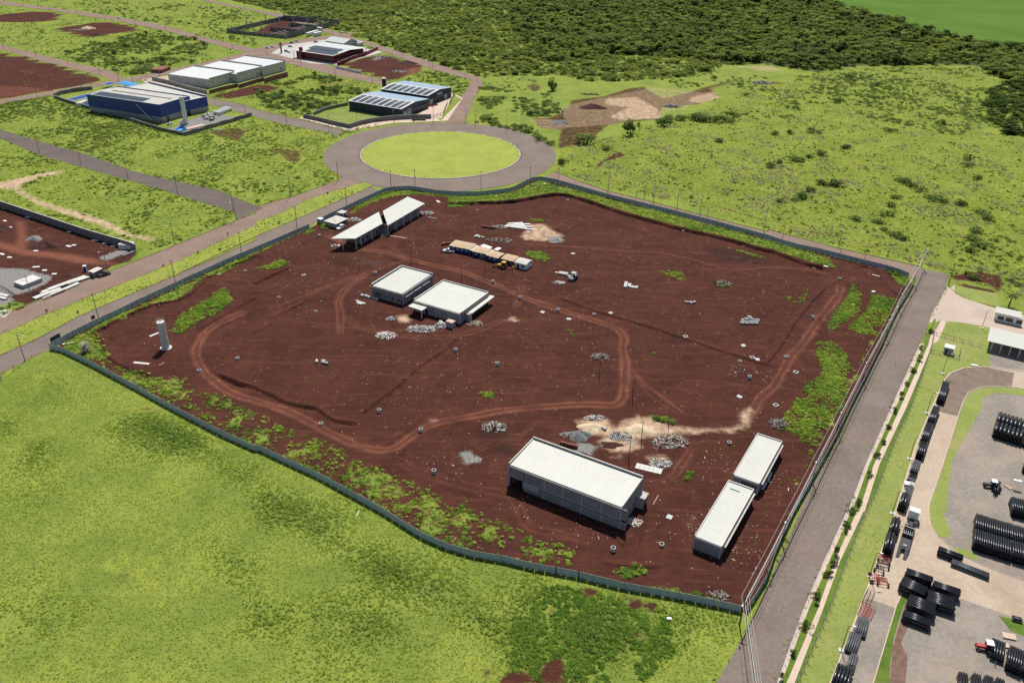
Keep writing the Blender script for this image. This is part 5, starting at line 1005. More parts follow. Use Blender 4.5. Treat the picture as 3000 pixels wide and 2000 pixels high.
car((-417.9,915.3), R(-8), 'lone white car on the far street at the upper left', 'car_white', 'hatch', 4.3)
car((-174.49,857.20), R(-20), 'white car on the perimeter road by the grey-roofed house', 'car_white', 'hatch', 4.3)
# white bus or tank trailers beside the column frame
for i, (p, q, lb) in enumerate((((-202.09,830.72), (-195.54,848.77), 'longest white trailer beside the bare column frame'), ((-195.44,831.50), (-190.66,841.20), 'short white trailer in front of the longest one'), ((-201.71,867.20), (-194.29,860.82), 'white box truck behind the column frame'))):
    p, q = V2(p), V2(q); d = q-p; t = thing('box_trailer', lb, 'trailer', (p+q)/2, math.atan2(d[1], d[0])); L = float(np.hypot(*d))
    b = MB(); b.box(-L/2, L/2, -1.3, 1.3, .9, 3.4); b.build('box', 'white_paint', t); b = MB(); b.box(-L/2, L/2, -.5, .5, .6, .897); b.build('chassis', 'steel_dark', t)
    for x in (-L*.35, -L*.2, L*.3):
        for y in (-1.1, 1.1): wheel(t, x, y, .5, .3)
for i, (p, q) in enumerate((((-153.63,794.07), (-149.02,799.79)), ((-150.44,790.31), (-146.10,796.47)), ((-146.84,785.61), (-141.95,791.25)))):
    p, q = V2(p), V2(q); d = q-p; L = float(np.hypot(*d)); t = thing('tank_trailer', ('leftmost', 'middle', 'rightmost')[i]+' white trailer in the row of three behind the red building', 'trailer', (p+q)/2, math.atan2(d[1], d[0]), 'white trailers behind the red building')
    b = MB(); b.box(-L/2, L/2, -1.25, 1.25, .9, 3.2); b.build('box', 'white_paint', t); b = MB(); b.box(-L/2, L/2, -.5, .5, .5, .897); b.build('chassis', 'steel_dark', t)
    for x in (-L*.3, L*.3):
        for y in (-1.1, 1.1): wheel(t, x, y, .48, .3)
# backhoe digger
q0 = (-4.55,307.50); t = thing('backhoe_loader', 'yellow backhoe digger in front of the tan-roofed barracks', 'digger', q0, math.atan2((-7.93,308.68)[1]-(-3.05,307.12)[1], (-7.93,308.68)[0]-(-3.05,307.12)[0]))
b = MB(); b.profile([(-1.6,.7),(-1.6,1.5),(.3,1.55),(2.0,1.45),(2.1,.75)], -.55, .55); b.build('chassis', 'machine_yellow', t)
b = MB(); b.profile([(-1.4,1.52),(-1.3,2.6),(.1,2.6),(.35,1.56)], -.7, .7); b.build('cab', 'glass_dark', t); b = MB(); b.box(-1.5,.3,-.85,.85,2.603,2.75); b.build('cab_roof', 'machine_yellow', t)
for y in (-.95,.95): wheel(t, -1.0, y, .78, .42); wheel(t, 1.5, y, .5, .32)
b = MB()
for y in (-.7,.7): b.beam((1.2,y,1.5),(3.2,y,.6),.16,.22)
b.build('loader_arm', 'machine_yellow', t); b = MB(); b.profile([(3.1,.2),(3.1,1.0),(3.4,1.0),(4.0,.25),(3.9,.12)], -1.1, 1.1); b.build('bucket', 'steel_dark', t)
b = MB(); b.beam((-1.6,0,1.2),(-3.0,0,3.1),.28,.35); b.beam((-3.0,0,3.1),(-4.3,0,1.4),.24,.3); b.build('boom', 'steel_dark', t); b = MB(); b.profile([(-4.1,.5),(-4.6,.6),(-4.7,1.3),(-4.2,1.5)], -.35,.35); b.build('digging_bucket', 'machine_yellow', t)
# road roller
q0 = (23.7,297.7); t = thing('road_roller', 'grey road roller with a canopy standing on the red earth', 'roller', q0, R(-125))
b = MB(); b.tube((1.3,-1.05,.75),(1.3,1.05,.75),.75,.75,20); b.build('drum', 'steel', t)
b = MB(); b.box(.35,2.25,-1.25,-1.12,.55,.95); b.box(.35,2.25,1.12,1.25,.55,.95); b.box(2.1,2.3,-1.119,1.119,.6,.9); b.build('yoke', 'steel_dark', t)
b = MB(); b.profile([(-2.3,.6),(-2.3,1.55),(-.6,1.6),(.35,1.2),(.35,.6)], -.85,.85); b.build('chassis', 'car_grey', t)
for y in (-1.0,1.0): wheel(t,-1.4,y,.72,.45)
b = MB(); b.box(-1.5,.5,-.95,.95,2.75,2.9); b.build('canopy', 'steel', t)
b = MB()
for x in (-1.35,.35):
    for y in (-.8,.8): b.box(x-.05,x+.05,y-.05,y+.05,1.2,2.748)
b.build('canopy_post', 'steel_dark', t); b = MB(); b.box(-.9,-.4,-.3,.3,1.6,2.1); b.build('seat', 'rubber', t)

# ================================================================ BUILDINGS BEYOND THE SITE
def solar(root, x0, x1, y0, y1, z0, z1, nx, ny, gap=0.12, groups=None):
    """rows of panels on a slope rising from y0 to y1"""
    b = MB(); b.box(0, 1, 0, 1, 0, .04); sx, sy = (x1-x0)/nx, (y1-y0)/ny
    sl = math.atan2(z1-z0, y1-y0); b.v = [(px*(sx-gap), py*(math.hypot(sy, sy*(z1-z0)/(y1-y0))-gap*.6), pz) for px, py, pz in b.v]; me = b.mesh('solar_panel', 'solar_panel')
    for i in range(nx):
        if groups and i % groups == groups-1: continue
        for j in range(ny):
            o = link('solar_panel', me, root); o.location = (x0+i*sx+gap/2, y0+j*sy+gap/2, z0+(z1-z0)*(j*sy)/(y1-y0)+.12); o.rotation_euler = (sl, 0, 0)
def gable(root, L, W, h, rise, m, ov=.3, front=None, th=.12, along='x', cap=True):
    """two slopes, the ridge along x"""
    m2 = front or m; r = []
    for s, mm in ((-1, m2), (1, m)):
        b = MB(); y0 = s*(W/2+ov); lo = h-rise*ov/(W/2)
        bt = [(-L/2-ov,y0,lo),(L/2+ov,y0,lo),(L/2+ov,s*.003,h+rise),(-L/2-ov,s*.003,h+rise)]
        if s > 0: bt = [bt[1], bt[0], bt[3], bt[2]]
        b.hexa(bt, [(x,y,z+th) for x,y,z in bt]); o = b.build('roof', mm, root); r.append(o)
        n = int(L/1.6); sb = MB()
        for i in range(1, n): x = -L/2+i*L/n; sb.beam((x,y0*.99,lo+th+.02+rise*.01),(x,s*.05,h+rise+th+.02-.01),.08,.04)
        sb.build('roof_seam', mm, o)
    if cap: b = MB(); b.beam((-L/2-ov,0,h+rise+th+.03),(L/2+ov,0,h+rise+th+.03),.5,.08); b.build('ridge_cap', m, root)
    return r
def gable_ends(root, L, W, h, rise, m):
    for s in (-1, 1):
        b = MB(); x = s*L/2; pts = [(-W/2,h),(W/2,h),(0,h+rise-.02)]
        vs = [(x-s*.25,y,z) for y,z in pts]+[(x,y,z) for y,z in pts]; b.add(vs, [(0,1,2),(5,4,3),(0,3,4,1),(1,4,5,2),(2,5,3,0)] if s < 0 else [(2,1,0),(3,4,5),(1,4,3,0),(2,5,4,1),(0,3,5,2)]); b.build('gable_wall', m, root)

# --- blue factory: two halls, the left one higher with solar panels
c_, L, W, an = rect((-273.45,543.26), (-221.55,509.70), (-215.24,537.29), (-266.93,566.96))
t = thing('blue_factory', 'deep blue clad factory hall with rows of solar panels on its pale roof', 'factory', c_, an)
block(t, L, W, 3.4, {0: [], 1: [(4, 6, 0, 3)]}, 'block_light', .3)
for k in range(4):
    (ox, oy), a_, run = side_frame(k, L, W); off = .3 if k in (1, 3) else 0
    b = MB(); b.box(off, run-off, -.06, .25, 3.402, 11.2); place(b, a_, ox, oy); b.build('cladding', 'blue_cladding', t)
    b = MB(); b.box(off, run-off, -.10, .29, 11.202, 11.36); place(b, a_, ox, oy); b.build('coping', 'white_paint', t)
for s in (-1, 1):
    b = MB(); bt = [(-L/2+.35,s*(W/2-.35),10.5),(L/2-.35,s*(W/2-.35),10.5),(L/2-.35,s*.003,11.3),(-L/2+.35,s*.003,11.3)]
    if s > 0: bt = [bt[1],bt[0],bt[3],bt[2]]
    b.hexa(bt, [(x,y,z+.12) for x,y,z in bt]); r = b.build('roof', 'roof_cream', t)
    sb = MB()
    for i in range(1, 30): x = -L/2+.35+i*(L-.7)/30; sb.beam((x,s*(W/2-.5),10.66),(x,s*.1,11.44),.08,.04)
    sb.build('roof_seam', 'roof_cream', r)
solar(t, -L/2+2.5, L/2-16, -W/2+1.2, -W*.14, 10.62, 11.16, 24, 5); b = MB(); b.box(-L/2+8, L/2-4, 0.6, 1.9, 11.35, 11.9); b.build('ridge_vent', 'roof_cream', t)
b = MB(); b.tube((L/2-19, -W/2-.15, 9.3), (L/2-7.0, -W/2-1.2, 1.0), .3, .3, 10); b.build('duct', 'roof_grey', t)
c2_, L2, W2, an2 = rect((-224.43,518.09), (-202.85,549.13), (-256.33,583.27), (-271.29,576.23))
fr = [(-213.54,531.59), (-202.54,548.29), (-255.43,582.42), (-266.06,568.82)]
c2_, L2, W2, an2 = rect(*fr)
t = thing('blue_factory', 'lower blue clad factory hall with a plain pale roof, joined behind the solar-roofed one', 'factory', c2_, an2)
block(t, L2, W2, 3.2, {0: [(2, 5, 0, 3.0)]}, 'block_light', .3)
for k in range(4):
    (ox, oy), a_, run = side_frame(k, L2, W2); off = .3 if k in (1, 3) else 0
    top = 9.2 if k != 1 else 9.9
    b = MB(); b.box(off, run-off, -.06, .25, 3.202, top); place(b, a_, ox, oy); b.build('cladding', 'blue_cladding' if k in (0, 1) else 'concrete', t)
    b = MB(); b.box(off, run-off, -.10, .29, top+.002, top+.14); place(b, a_, ox, oy); b.build('coping', 'white_paint', t)
sheet_roof(t, L2-.7, W2-.7, 8.8, .2, 'roof_white', 1.6, axis='x')
for i in range(4): b = MB(); b.tube((L2/2-5-.1*i,-W2/2+4+i*1.3,8.9),(L2/2-5-.1*i,-W2/2+4+i*1.3,9.9),.16,.16,8); b.build('roof_vent', 'white_paint', t)
q0 = (-206.07,513.32); t = thing('silo_tower', 'tall slim white tower standing at the near corner of the blue factory', 'tower', q0, an)
b = MB(); b.box(-1.05,1.05,-.9,.9,0,16.6); b.build('shaft', 'white_paint', t); b = MB(); b.box(-1.1,1.1,-.95,.95,16.602,16.85); b.build('cap', 'concrete_pale', t); b = MB(); b.box(-1.3,1.3,-1.2,1.2,0,.5); b.build('footing', 'concrete', t)
q0 = (-207.74,512.12); t = thing('round_tank', 'small round white tank at the foot of the slim white tower', 'tank', q0)
b = MB(); b.tube((0,0,0),(0,0,2.6),1.4,1.4,18); b.build('shell', 'white_paint', t); b = MB(); b.tube((0,0,2.602),(0,0,3.0),1.4,.3,18); b.build('dome', 'roof_cream', t)
for i in range(5):
    p = V2((-194.38,537.41))*(1-i/4)+V2((-190.77,548.78))*i/4
    t = thing('gas_cylinder', ORD[i+1]+' white horizontal tank from the left in the factory yard', 'tank', p, an+R(-4), 'white tanks in the factory yard')
    b = MB(); b.tube((-3.0,0,1.5),(3.0,0,1.5),.75,.75,14); b.build('shell', 'white_paint', t)
    b = MB(); b.box(-2.2,-1.9,-.6,.6,0,.9); b.box(1.9,2.2,-.6,.6,0,.9); b.build('cradle', 'concrete', t)
for i, (p, m_, s_) in enumerate((((-197.63,525.71),'steel',1.6),((-197.07,531.42),'white_paint',1.4),((-193.36,523.06),'steel_dark',1.5),((-201.18,531.10),'steel',1.2),((-215.68,511.52),'steel',2.0),((-200.36,536.94),'white_paint',1.3),((-193.84,529.01),'steel',1.2))):
    t = thing('machine_unit', ORD[i+1]+' grey machine frame of the scrap machinery in the factory yard, counted from the back', 'machine', p, R(20*i), 'machinery in the factory yard')
    b = MB(); b.box(-s_,s_,-s_*.5,s_*.5,.3,.8); b.build('base', m_, t); b = MB(); b.tube((-s_*.6,0,.802),(-s_*.6,0,1.9),.3,.25,8); b.build('motor', 'steel_dark', t); b = MB(); b.box(0,s_*.8,-.3,.3,.802,1.5); b.build('housing', 'white_paint', t)
c_, L, W, an_ = rect((-203.92,492.91), (-200.79,493.14), (-202.90,499.82), (-207.74,502.94)); t = thing('skip', 'bright blue open container by the factory yard wall', 'container', c_, an_)
b = MB(); b.box(-L/2,L/2,-W/2,-W/2+.1,0,1.6); b.box(-L/2,L/2,W/2-.1,W/2,0,1.6); b.box(-L/2,-L/2+.1,-W/2+.101,W/2-.101,0,1.6); b.box(L/2-.1,L/2,-W/2+.101,W/2-.101,0,1.6); b.box(-L/2+.101,L/2-.101,-W/2+.101,W/2-.101,.1,.6); b.build('tub', 'blue_sheet', t)
c_, L, W, an_ = rect((-202.31,502.17), (-199.82,499.59), (-193.75,510.92), (-196.94,513.91)); t = thing('brick_stack', 'long flat pink stack of blocks along the factory yard wall', 'stack', c_, an_)
for i in range(8):
    b = MB(); b.box(-L/2+.03,L/2-.03,-W/2+i*W/8+.02,-W/2+(i+1)*W/8-.02,0,.5); b.build('block', 'paving_pink', t)
# boundary walls, built as stepped bays
def stepped_wall(name, pts, label, h, m='concrete_dark', bay=4.0, th=.2, step=0.0, cat='wall', cap='concrete', group=None, h2=None):
    line = [V2(p) for p in pts]; t = thing(name, label, cat, line[0], 0, group); o = line[0]; k = 0
    tot = sum(np.hypot(*(q-p)) for p, q in zip(line[:-1], line[1:])); run = 0
    for p, q in zip(line[:-1], line[1:]):
        d = q-p; L = np.hypot(*d); n = max(1, round(L/bay)); a = math.atan2(d[1], d[0])
        for i in range(n):
            hh = h+((h2 or h)-h)*(run+L*(i+.5)/n)/tot+step*((k % 2)-.5); s = p+d*i/n-o
            b = MB(); b.box(.012, L/n-.012, -th/2, th/2, 0, hh); place(b, a, *s); w_ = b.build('panel', m, t)
            b = MB(); b.box(.0, L/n, -th/2-.05, th/2+.05, hh+.002, hh+.09); place(b, a, *s); b.build('coping', cap, w_); k += 1
        run += L
    return t
stepped_wall('boundary_wall', [(-318.83,575.04), (-317.16,584.21), (-313.54,590.05), (-308.39,595.19), (-303.27,599.44)], 'dark stepped wall at the far left of the blue factory', 2.6, step=.25, bay=6)
stepped_wall('boundary_wall', [(-317.79,572.92), (-304.73,562.71), (-290.34,551.73), (-273.69,540.54), (-251.82,525.26), (-229.45,507.98), (-215.14,497.58), (-197.79,487.80)], 'long low dark wall between the scrub and the blue factory', 2.0, bay=5)
stepped_wall('boundary_wall', [(-197.79,487.80), (-192.67,495.50), (-187.51,506.55), (-181.23,516.65), (-175.79,527.40), (-171.23,535.36)], 'dark stepped wall in front of the factory yard', 2.4, step=.3, bay=5)
stepped_wall('boundary_wall', [(-272.93,632.15), (-257.62,621.71), (-240.51,608.35), (-219.60,593.54)], 'light concrete wall between the blue factory and the three white halls', 2.8, 'block_light', 6)
# paved play court and pools left of the factory
for cs, m_, lb in (([(-306.15,569.10), (-297.92,563.73), (-294.79,584.82), (-302.15,589.26)], 'blue_paint', 'larger blue painted court left of the factory'), ([(-292.13,555.74), (-282.16,549.93), (-283.01,561.55), (-294.36,568.35)], 'blue_paint', 'nearer blue painted court left of the factory')):
    c_, L, W, an_ = rect(*cs); t = thing('blue_court', lb, 'court', c_, an_, 'blue courts')
    b = MB(); b.box(-L/2,L/2,-W/2,W/2,0,.22); b.build('slab', 'white_paint', t); b = MB(); b.box(-L/2+.5,L/2-.5,-W/2+.5,W/2-.5,.222,.25); b.build('surface', 'blue_paint', t)
c_, L, W, an_ = rect((-289.88,550.94), (-286.90,549.52), (-288.86,558.19), (-292.77,560.00)); t = thing('plant_room', 'small white box with an open top beside the blue courts', 'hut', c_, an_); block(t, L, W, 2.4, {0: []}, 'white_paint'); b = MB(); b.box(-L/2-.05,L/2+.05,-W/2-.05,W/2+.05,2.403,2.5); b.build('roof', 'roof_cream', t)
c_, L, W, an_ = rect((-297.56,605.13), (-291.82,600.75), (-290.34,608.76), (-296.14,613.24)); t = thing('entrance_canopy', 'white rimmed flat canopy at the street gate of the blue factory', 'canopy', c_, an_)
b = MB(); b.box(-L/2,L/2,-W/2,W/2,2.4,2.7); b.build('rim', 'white_paint', t); b = MB(); b.box(-L/2+.4,L/2-.4,-W/2+.4,W/2-.4,2.702,2.74); b.build('surface', 'blue_paint', t)
for x in (-L/2+.2,L/2-.4):
    for y in (-W/2+.2,W/2-.4): b = MB(); b.box(x,x+.2,y,y+.2,0,2.398); b.build('post', 'white_paint', t)
for cs, lb in (([(-285.34,609.28), (-279.20,601.95), (-278.50,610.90), (-286.54,618.26)], 'left bright blue car-park awning behind the factory'), ([(-279.07,602.94), (-273.32,599.56), (-271.63,607.54), (-278.76,612.88)], 'right bright blue car-park awning behind the factory')):
    c_, L, W, an_ = rect(*cs); t = thing('shade_awning', lb, 'awning', c_, an_, 'blue awnings')
    b = MB(); n = 6
    for i in range(n):
        y0, y1 = -W/2+i*W/n, -W/2+(i+1)*W/n; z0, z1 = 2.5+.9*math.sin(math.pi*i/n), 2.5+.9*math.sin(math.pi*(i+1)/n)
        b.hexa([(-L/2,y0,z0),(L/2,y0,z0),(L/2,y1,z1),(-L/2,y1,z1)], [(-L/2,y0,z0+.05),(L/2,y0,z0+.05),(L/2,y1,z1+.05),(-L/2,y1,z1+.05)])
    b.build('cover', 'blue_sheet', t)
    for x in (-L/2+.2,L/2-.3): b = MB(); b.tube((x,0,0),(x,0,3.36),.08,.08,6); b.build('post', 'steel', t)

surf('hall_wall', (0.58, 0.565, 0.53), 0.12, 0.4, 0.95, 0.2, dirt=(0.38, 0.35, 0.32), dirt_amt=0.5, streak=True)
# --- three white halls in a row
def white_hall(cs, h, label, nwin):
    c_, L, W, an_ = rect(*cs); t = thing('white_hall', label, 'warehouse', c_, an_, 'white halls in a row')
    block(t, L, W, h-.6, {0: [], 1: [(W-6.5+i*3.0, W-5.0+i*3.0, .6+1.2*(i == 0), 3.2) for i in range(nwin)]}, 'hall_wall', .25); courses(t, L, W, h-.65, 2.4, 'hall_wall')
    sheet_roof(t, L-.3, W-.3, h-.55, .8, 'roof_bright', 1.5); parapet(t, L, W, h-.598, (1,), .9, .3, 'concrete'); parapet(t, L, W-.5, h-.598, (3,), .5, .2, 'concrete')
    b = MB(); b.box(-L/2+.02, L/2-.02, W/2-.3, W/2-.003, h-.598, h+1.2); b.build('parapet', 'concrete', t); return t
white_hall([(-254.78,627.10), (-222.63,608.30), (-214.72,632.52), (-248.43,655.52)], 6.8, 'nearest of the three white-roofed concrete halls', 2)
white_hall([(-242.01,650.41), (-208.70,626.14), (-199.73,653.42), (-234.71,677.12)], 6.8, 'middle one of the three white-roofed concrete halls', 2)
white_hall([(-227.5,672.0), (-196.1,650.1), (-187.6,673.9), (-221.2,699.5)], 6.8, 'farthest of the three white-roofed concrete halls', 1)
stepped_wall('boundary_wall', [(-274.0,633.9), (-256.1,620.8), (-234.8,603.4), (-219.9,592.9)], 'long grey wall in front of the nearest white hall', 2.6, 'block_light', 6)
stepped_wall('boundary_wall', [(-217.7,593.1), (-211.9,605.4), (-204.2,616.6)], 'brick wall beside the nearest white hall', 2.6, 'brick', 5)
stepped_wall('boundary_wall', [(-202.3,611.5), (-195.1,630.0), (-191.1,637.8)], 'brick wall beside the middle white hall', 2.8, 'brick', 5)
stepped_wall('boundary_wall', [(-188.4,628.8), (-183.6,642.3), (-177.1,654.4)], 'tall brown wall beside the farthest white hall', 3.6, 'brick', 5)
flat('forecourt', [(-281.9,633.2), (-264.3,652.1), (-251.8,626.7), (-220.1,594.6), (-220.0,589.6), (-275.3,622.7)], .185, 'court_paving')
c_, L, W, an_ = rect((-280.1,658.4), (-274.9,656.9), (-275.3,667.1), (-285.9,674.5)); t = thing('red_shed', 'small dark red shed on the verge behind the blue awnings', 'shed', c_, an_); block(t, L, W, 2.5, {0: []}, 'brick'); b = MB(); b.box(-L/2-.1,L/2+.1,-W/2-.1,W/2+.1,2.503,2.62); b.build('roof', 'brick', t)

# --- two navy warehouses with solar roofs
def navy(cs_ridge_w, h, rise, label, doors):
    c_, L, W, an_ = cs_ridge_w; t = thing('navy_warehouse', label, 'warehouse', c_, an_, 'navy warehouses')
    block(t, L, W, h, {1: doors}, 'navy_cladding', .25, 'door_pale'); gable_ends(t, L, W, h, rise, 'navy_cladding'); gable(t, L, W, h+.02, rise, 'roof_blue', .35, 'solar_frame')
    n = int((L-2)/1.05); solar(t, -L/2+1.2, L/2-1.2, -W/2+.5, -W*.06, h+.12, h+rise*.87, n, 7, .1, 5)
    b = MB(); b.box(L/2+.004, L/2+.9, -W/2+1, W/2-1, h*.55, h*.55+.14); b.build('canopy_slab', 'block_light', t)
    return t, L, W
r1 = rect((-108.84,557.58), (-74.43,534.94), (-62.29,564.13), (-97.94,588.17))
navy((r1[0], r1[1], r1[2], r1[3]), 6.0, 1.5, 'nearer navy warehouse with solar panels, beside the walled grass plot', [(2.0, 6.5, 0, 4.2), (W*.5, W*.5+5, 0, 4.6)])
r2 = rect((-92.31,590.44), (-60.88,569.31), (-49.33,597.18), (-81.70,619.59))
tn, Ln, Wn = navy((r2[0], r2[1], r2[2], r2[3]), 6.7, 1.5, 'farther navy warehouse with solar panels and a white emblem on its end wall', [(2, 7, 0, 4), (r2[2]-9, r2[2]-5, 0, 3.6)])
# the emblem on the end wall: four rounded white letters over a bar, as in the photograph
em = bpy.data.curves.new('emblem', 'FONT'); em.body = 'osso'; em.size = 3.6; em.extrude = .04; em.align_x = 'CENTER'; em.align_y = 'CENTER'; em.shear = .2
eo = bpy.data.objects.new('emblem', em)
C.objects.link(eo); bpy.context.view_layer.update(); me_ = bpy.data.meshes.new_from_object(eo.evaluated_get(bpy.context.evaluated_depsgraph_get())); bpy.data.objects.remove(eo)
me_.materials.clear(); me_.materials.append(M['sign_white']); eo = link('emblem', me_, tn); eo.location = (Ln/2+.03, .2, 5.6); eo.rotation_euler = (R(90), 0, R(90))
q0 = (-96.99,615.47); t = thing('round_tank', 'navy water tank with a pale lid behind the farther navy warehouse', 'tank', q0); b = MB(); b.tube((0,0,0),(0,0,8.2),1.5,1.5,18); b.build('shell', 'navy_cladding', t); b = MB(); b.tube((0,0,8.202),(0,0,8.7),1.55,1.3,18); b.build('lid', 'sign_white', t)
stepped_wall('boundary_wall', [(-137.6,533.6), (-127.5,527.7), (-116.1,519.3), (-103.2,510.9)], 'grey wall of the grass plot facing the middle street', 2.6, 'concrete_dark', 5)
stepped_wall('boundary_wall', [(-103.2,510.9), (-98.3,519.4), (-91.1,526.5), (-80.2,532.6), (-68.6,536.2), (-55.4,538.1)], 'curving grey wall of the grass plot facing the roundabout', 2.9, 'concrete_dark', 5)
stepped_wall('boundary_wall', [(-132.5,540.9), (-127.4,554.1), (-120.5,563.5), (-114.9,569.1)], 'grey back wall of the walled grass plot', 2.0, 'concrete_dark', 5)
def bar_fence(pts, label, h=2.2, step=2.6, m='steel', bars=5):
    line = [V2(p) for p in pts]; t = thing('bar_fence', label, 'fence', line[0]); o = line[0]
    for p, q in zip(line[:-1], line[1:]):
        d = q-p; L = np.hypot(*d); n = max(1, round(L/step)); a = math.atan2(d[1], d[0])
        for i in range(n):
            s = p+d*i/n-o; b = MB(); b.box(-.07,.07,-.07,.07,0,h+.1); place(b, a, *s); b.build('post', 'concrete_dark', t)
            b = MB()
            for j in range(bars): x = .1+(L/n-.2)*(j+.5)/bars; b.box(x-.035,x+.035,-.02,.02,.25,h)
            b.box(.075,L/n-.075,-.032,-.022,.3,.38); b.box(.075,L/n-.075,-.032,-.022,h-.2,h-.12); place(b, a, *s); o2 = b.build('railing', m, t); o2['kind'] = 'stuff'
    return t
bar_fence([(-55.1,538.7), (-48.4,547.5), (-47.8,577.1)], 'grey bar fence and gate at the near end of the navy forecourt')
bar_fence([(-46.4,572.6), (-45.7,589.8), (-44.8,607.0)], 'grey bar fence at the far end of the navy forecourt')
for i in range(6):
    p = V2((-66.51,532.16))*(1-i/5)+V2((-59.30,532.71))*i/5; b = MB(); b.box(-.9,.9,-.35,.35,.0,.9); b.tube((-.5,0,.9),(.5,0,.9),.3,.3,8); o_ = b.build('bin', 'car_black', None); o_.location = (p[0], p[1], .19)
    tag(o_, ORD[i+1]+' black bin from the left on the pavement before the navy warehouses', 'bin', 'black bins on the pavement')

# --- solar-roofed red building, its totem, red wall, white fence
c_, L, W, an_ = rect((-187.04,728.88), (-151.05,702.34), (-134.48,743.98), (-169.78,768.62))
t = thing('red_restaurant', 'red and glass building under a wide white roof striped with solar panels', 'building', c_, an_)
block(t, L-3, W-5, 5.6, {0: [(1+i*2.9, 3.4+i*2.9, .8, 4.2) for i in range(int((L-6)/2.9))], 1: [(1+i*3.2, 3.8+i*3.2, 2.6, 4.8) for i in range(int((W-8)/3.2))]}, 'red_paint', .3); gable(t, L, W, 6.2, 1.5, 'roof_grey', .2, 'roof_white')
solar(t, -L*.22, L*.47, -W*.46, -W*.30, 6.75, 6.75+1.5*.32, 18, 2, .12); solar(t, -L*.32, L*.40, -W*.26, -W*.06, 6.75+1.5*.40, 6.75+1.5*.82, 18, 3, .12)
for x in (-L/2+.3, -L/6, L/6, L/2-.5):
    b = MB(); b.box(x,x+.25,-W/2+.3,-W/2+.55,0,6.1); b.build('post', 'red_paint', t); b = MB(); b.box(x,x+.25,W/2-.6,W/2-.35,0,6.1); b.build('post', 'red_paint', t)
b = MB(); b.box(-L*.33-.9,-L*.33+1.8,-W/2+.6,-W/2+2.4,0,9.2); b.build('chimney', 'red_paint', t)
b = MB(); b.box(-L/2-6,-L/2+4,-W*.1,W*.18,0,4.0); b.build('annexe', 'red_paint', t)
q0 = (-205.51,746.73); t = thing('totem_sign', 'tall dark red totem sign at the street corner', 'sign', q0, R(20)); b = MB(); b.box(-.6,.6,-.4,.4,0,5.8); b.build('shaft', 'steel_dark', t); b = MB(); b.box(-1.1,1.1,-.6,.6,5.802,8.6); b.build('cabinet', 'red_paint', t); b = MB(); b.box(-.9,.9,-.63,-.603,6.3,6.9); b.build('face', 'sign_white', t)
stepped_wall('red_wall', [(-147.23,696.07), (-139.65,723.38), (-130.55,746.75), (-125.2,770.6)], 'dark red sloping boundary wall beside the red building', 3.0, 'red_paint', 6, cap='concrete_pale')
stepped_wall('white_fence', [(-146.90,689.24), (-139.77,682.79), (-132.12,676.52), (-122.89,669.74)], 'low white panel fence along the street by the bare lot', 2.0, 'white_paint', 2.4, cap='white_paint', cat='fence')
c_, L, W, an_ = rect((-169.85,786.29), (-155.69,769.89), (-151.47,786.82), (-165.02,804.53)); t = thing('grey_house', 'house with a grey gabled roof behind the red building', 'house', c_, an_)
block(t, L, W, 4.6, {0: [(1.5, 3, 1, 2.4), (5, 6.5, 1, 2.4)], 1: [(2, 3.4, 0, 2.2)]}, 'block_light'); gable(t, L, W, 4.6, 2.4, 'roof_grey', .7); gable_ends(t, L, W, 4.6, 2.4, 'block_light')
b = MB(); b.box(-L/2-.5,L/2+1,-W/2-3.2,-W/2-.75,3.4,3.56); b.build('porch_roof', 'roof_grey', t)
for x in (-L/2, L/2+.6): b = MB(); b.box(x,x+.2,-W/2-3.0,-W/2-2.8,0,3.398); b.build('post', 'concrete', t)

# --- bare column frame under construction
cs = [(-253.90,840.10), (-212.01,811.32), (-205.65,885.41), (-262.47,949.52)]; c_, L, W, an_ = rect(*cs)
t = thing('column_frame', 'unfinished hall of bare concrete columns and low block walls', 'construction', c_, an_)
for i in range(9):
    for y in (-W/2, -W/6, W/6, W/2):
        if (i % 2 and abs(y) < W/4): continue
        x = -L/2+i*L/8; hh = 9.0 if y > -W/2+1 else (4.5 if i < 7 else 7)
        b = MB(); b.box(x-.35,x+.35,y-.35,y+.35,0,hh); b.build('column', 'concrete', t)
for k, h_ in ((0, 3.2), (2, 5.0), (3, 4.0), (1, 5.0)):
    (ox, oy), a_, run = side_frame(k, L, W); b = MB(); b.box(.4, run-.4, .3, .5, 0, h_); place(b, a_, ox, oy); b.build('wall', 'concrete_dark', t)
for y in (-W/6, W/6): b = MB(); b.box(-L*.1,L/2-.4,y-.12,y+.12,0,3.6); b.build('wall', 'concrete_dark', t)
for i in range(5): b = MB(); b.beam((L/2-3-i*4.5,-W/2-1.2,.4+i*.3),(L/2-3-i*4.5,W/2-1,.7+i*.3),.5,.6); b.build('beam', 'concrete', t)

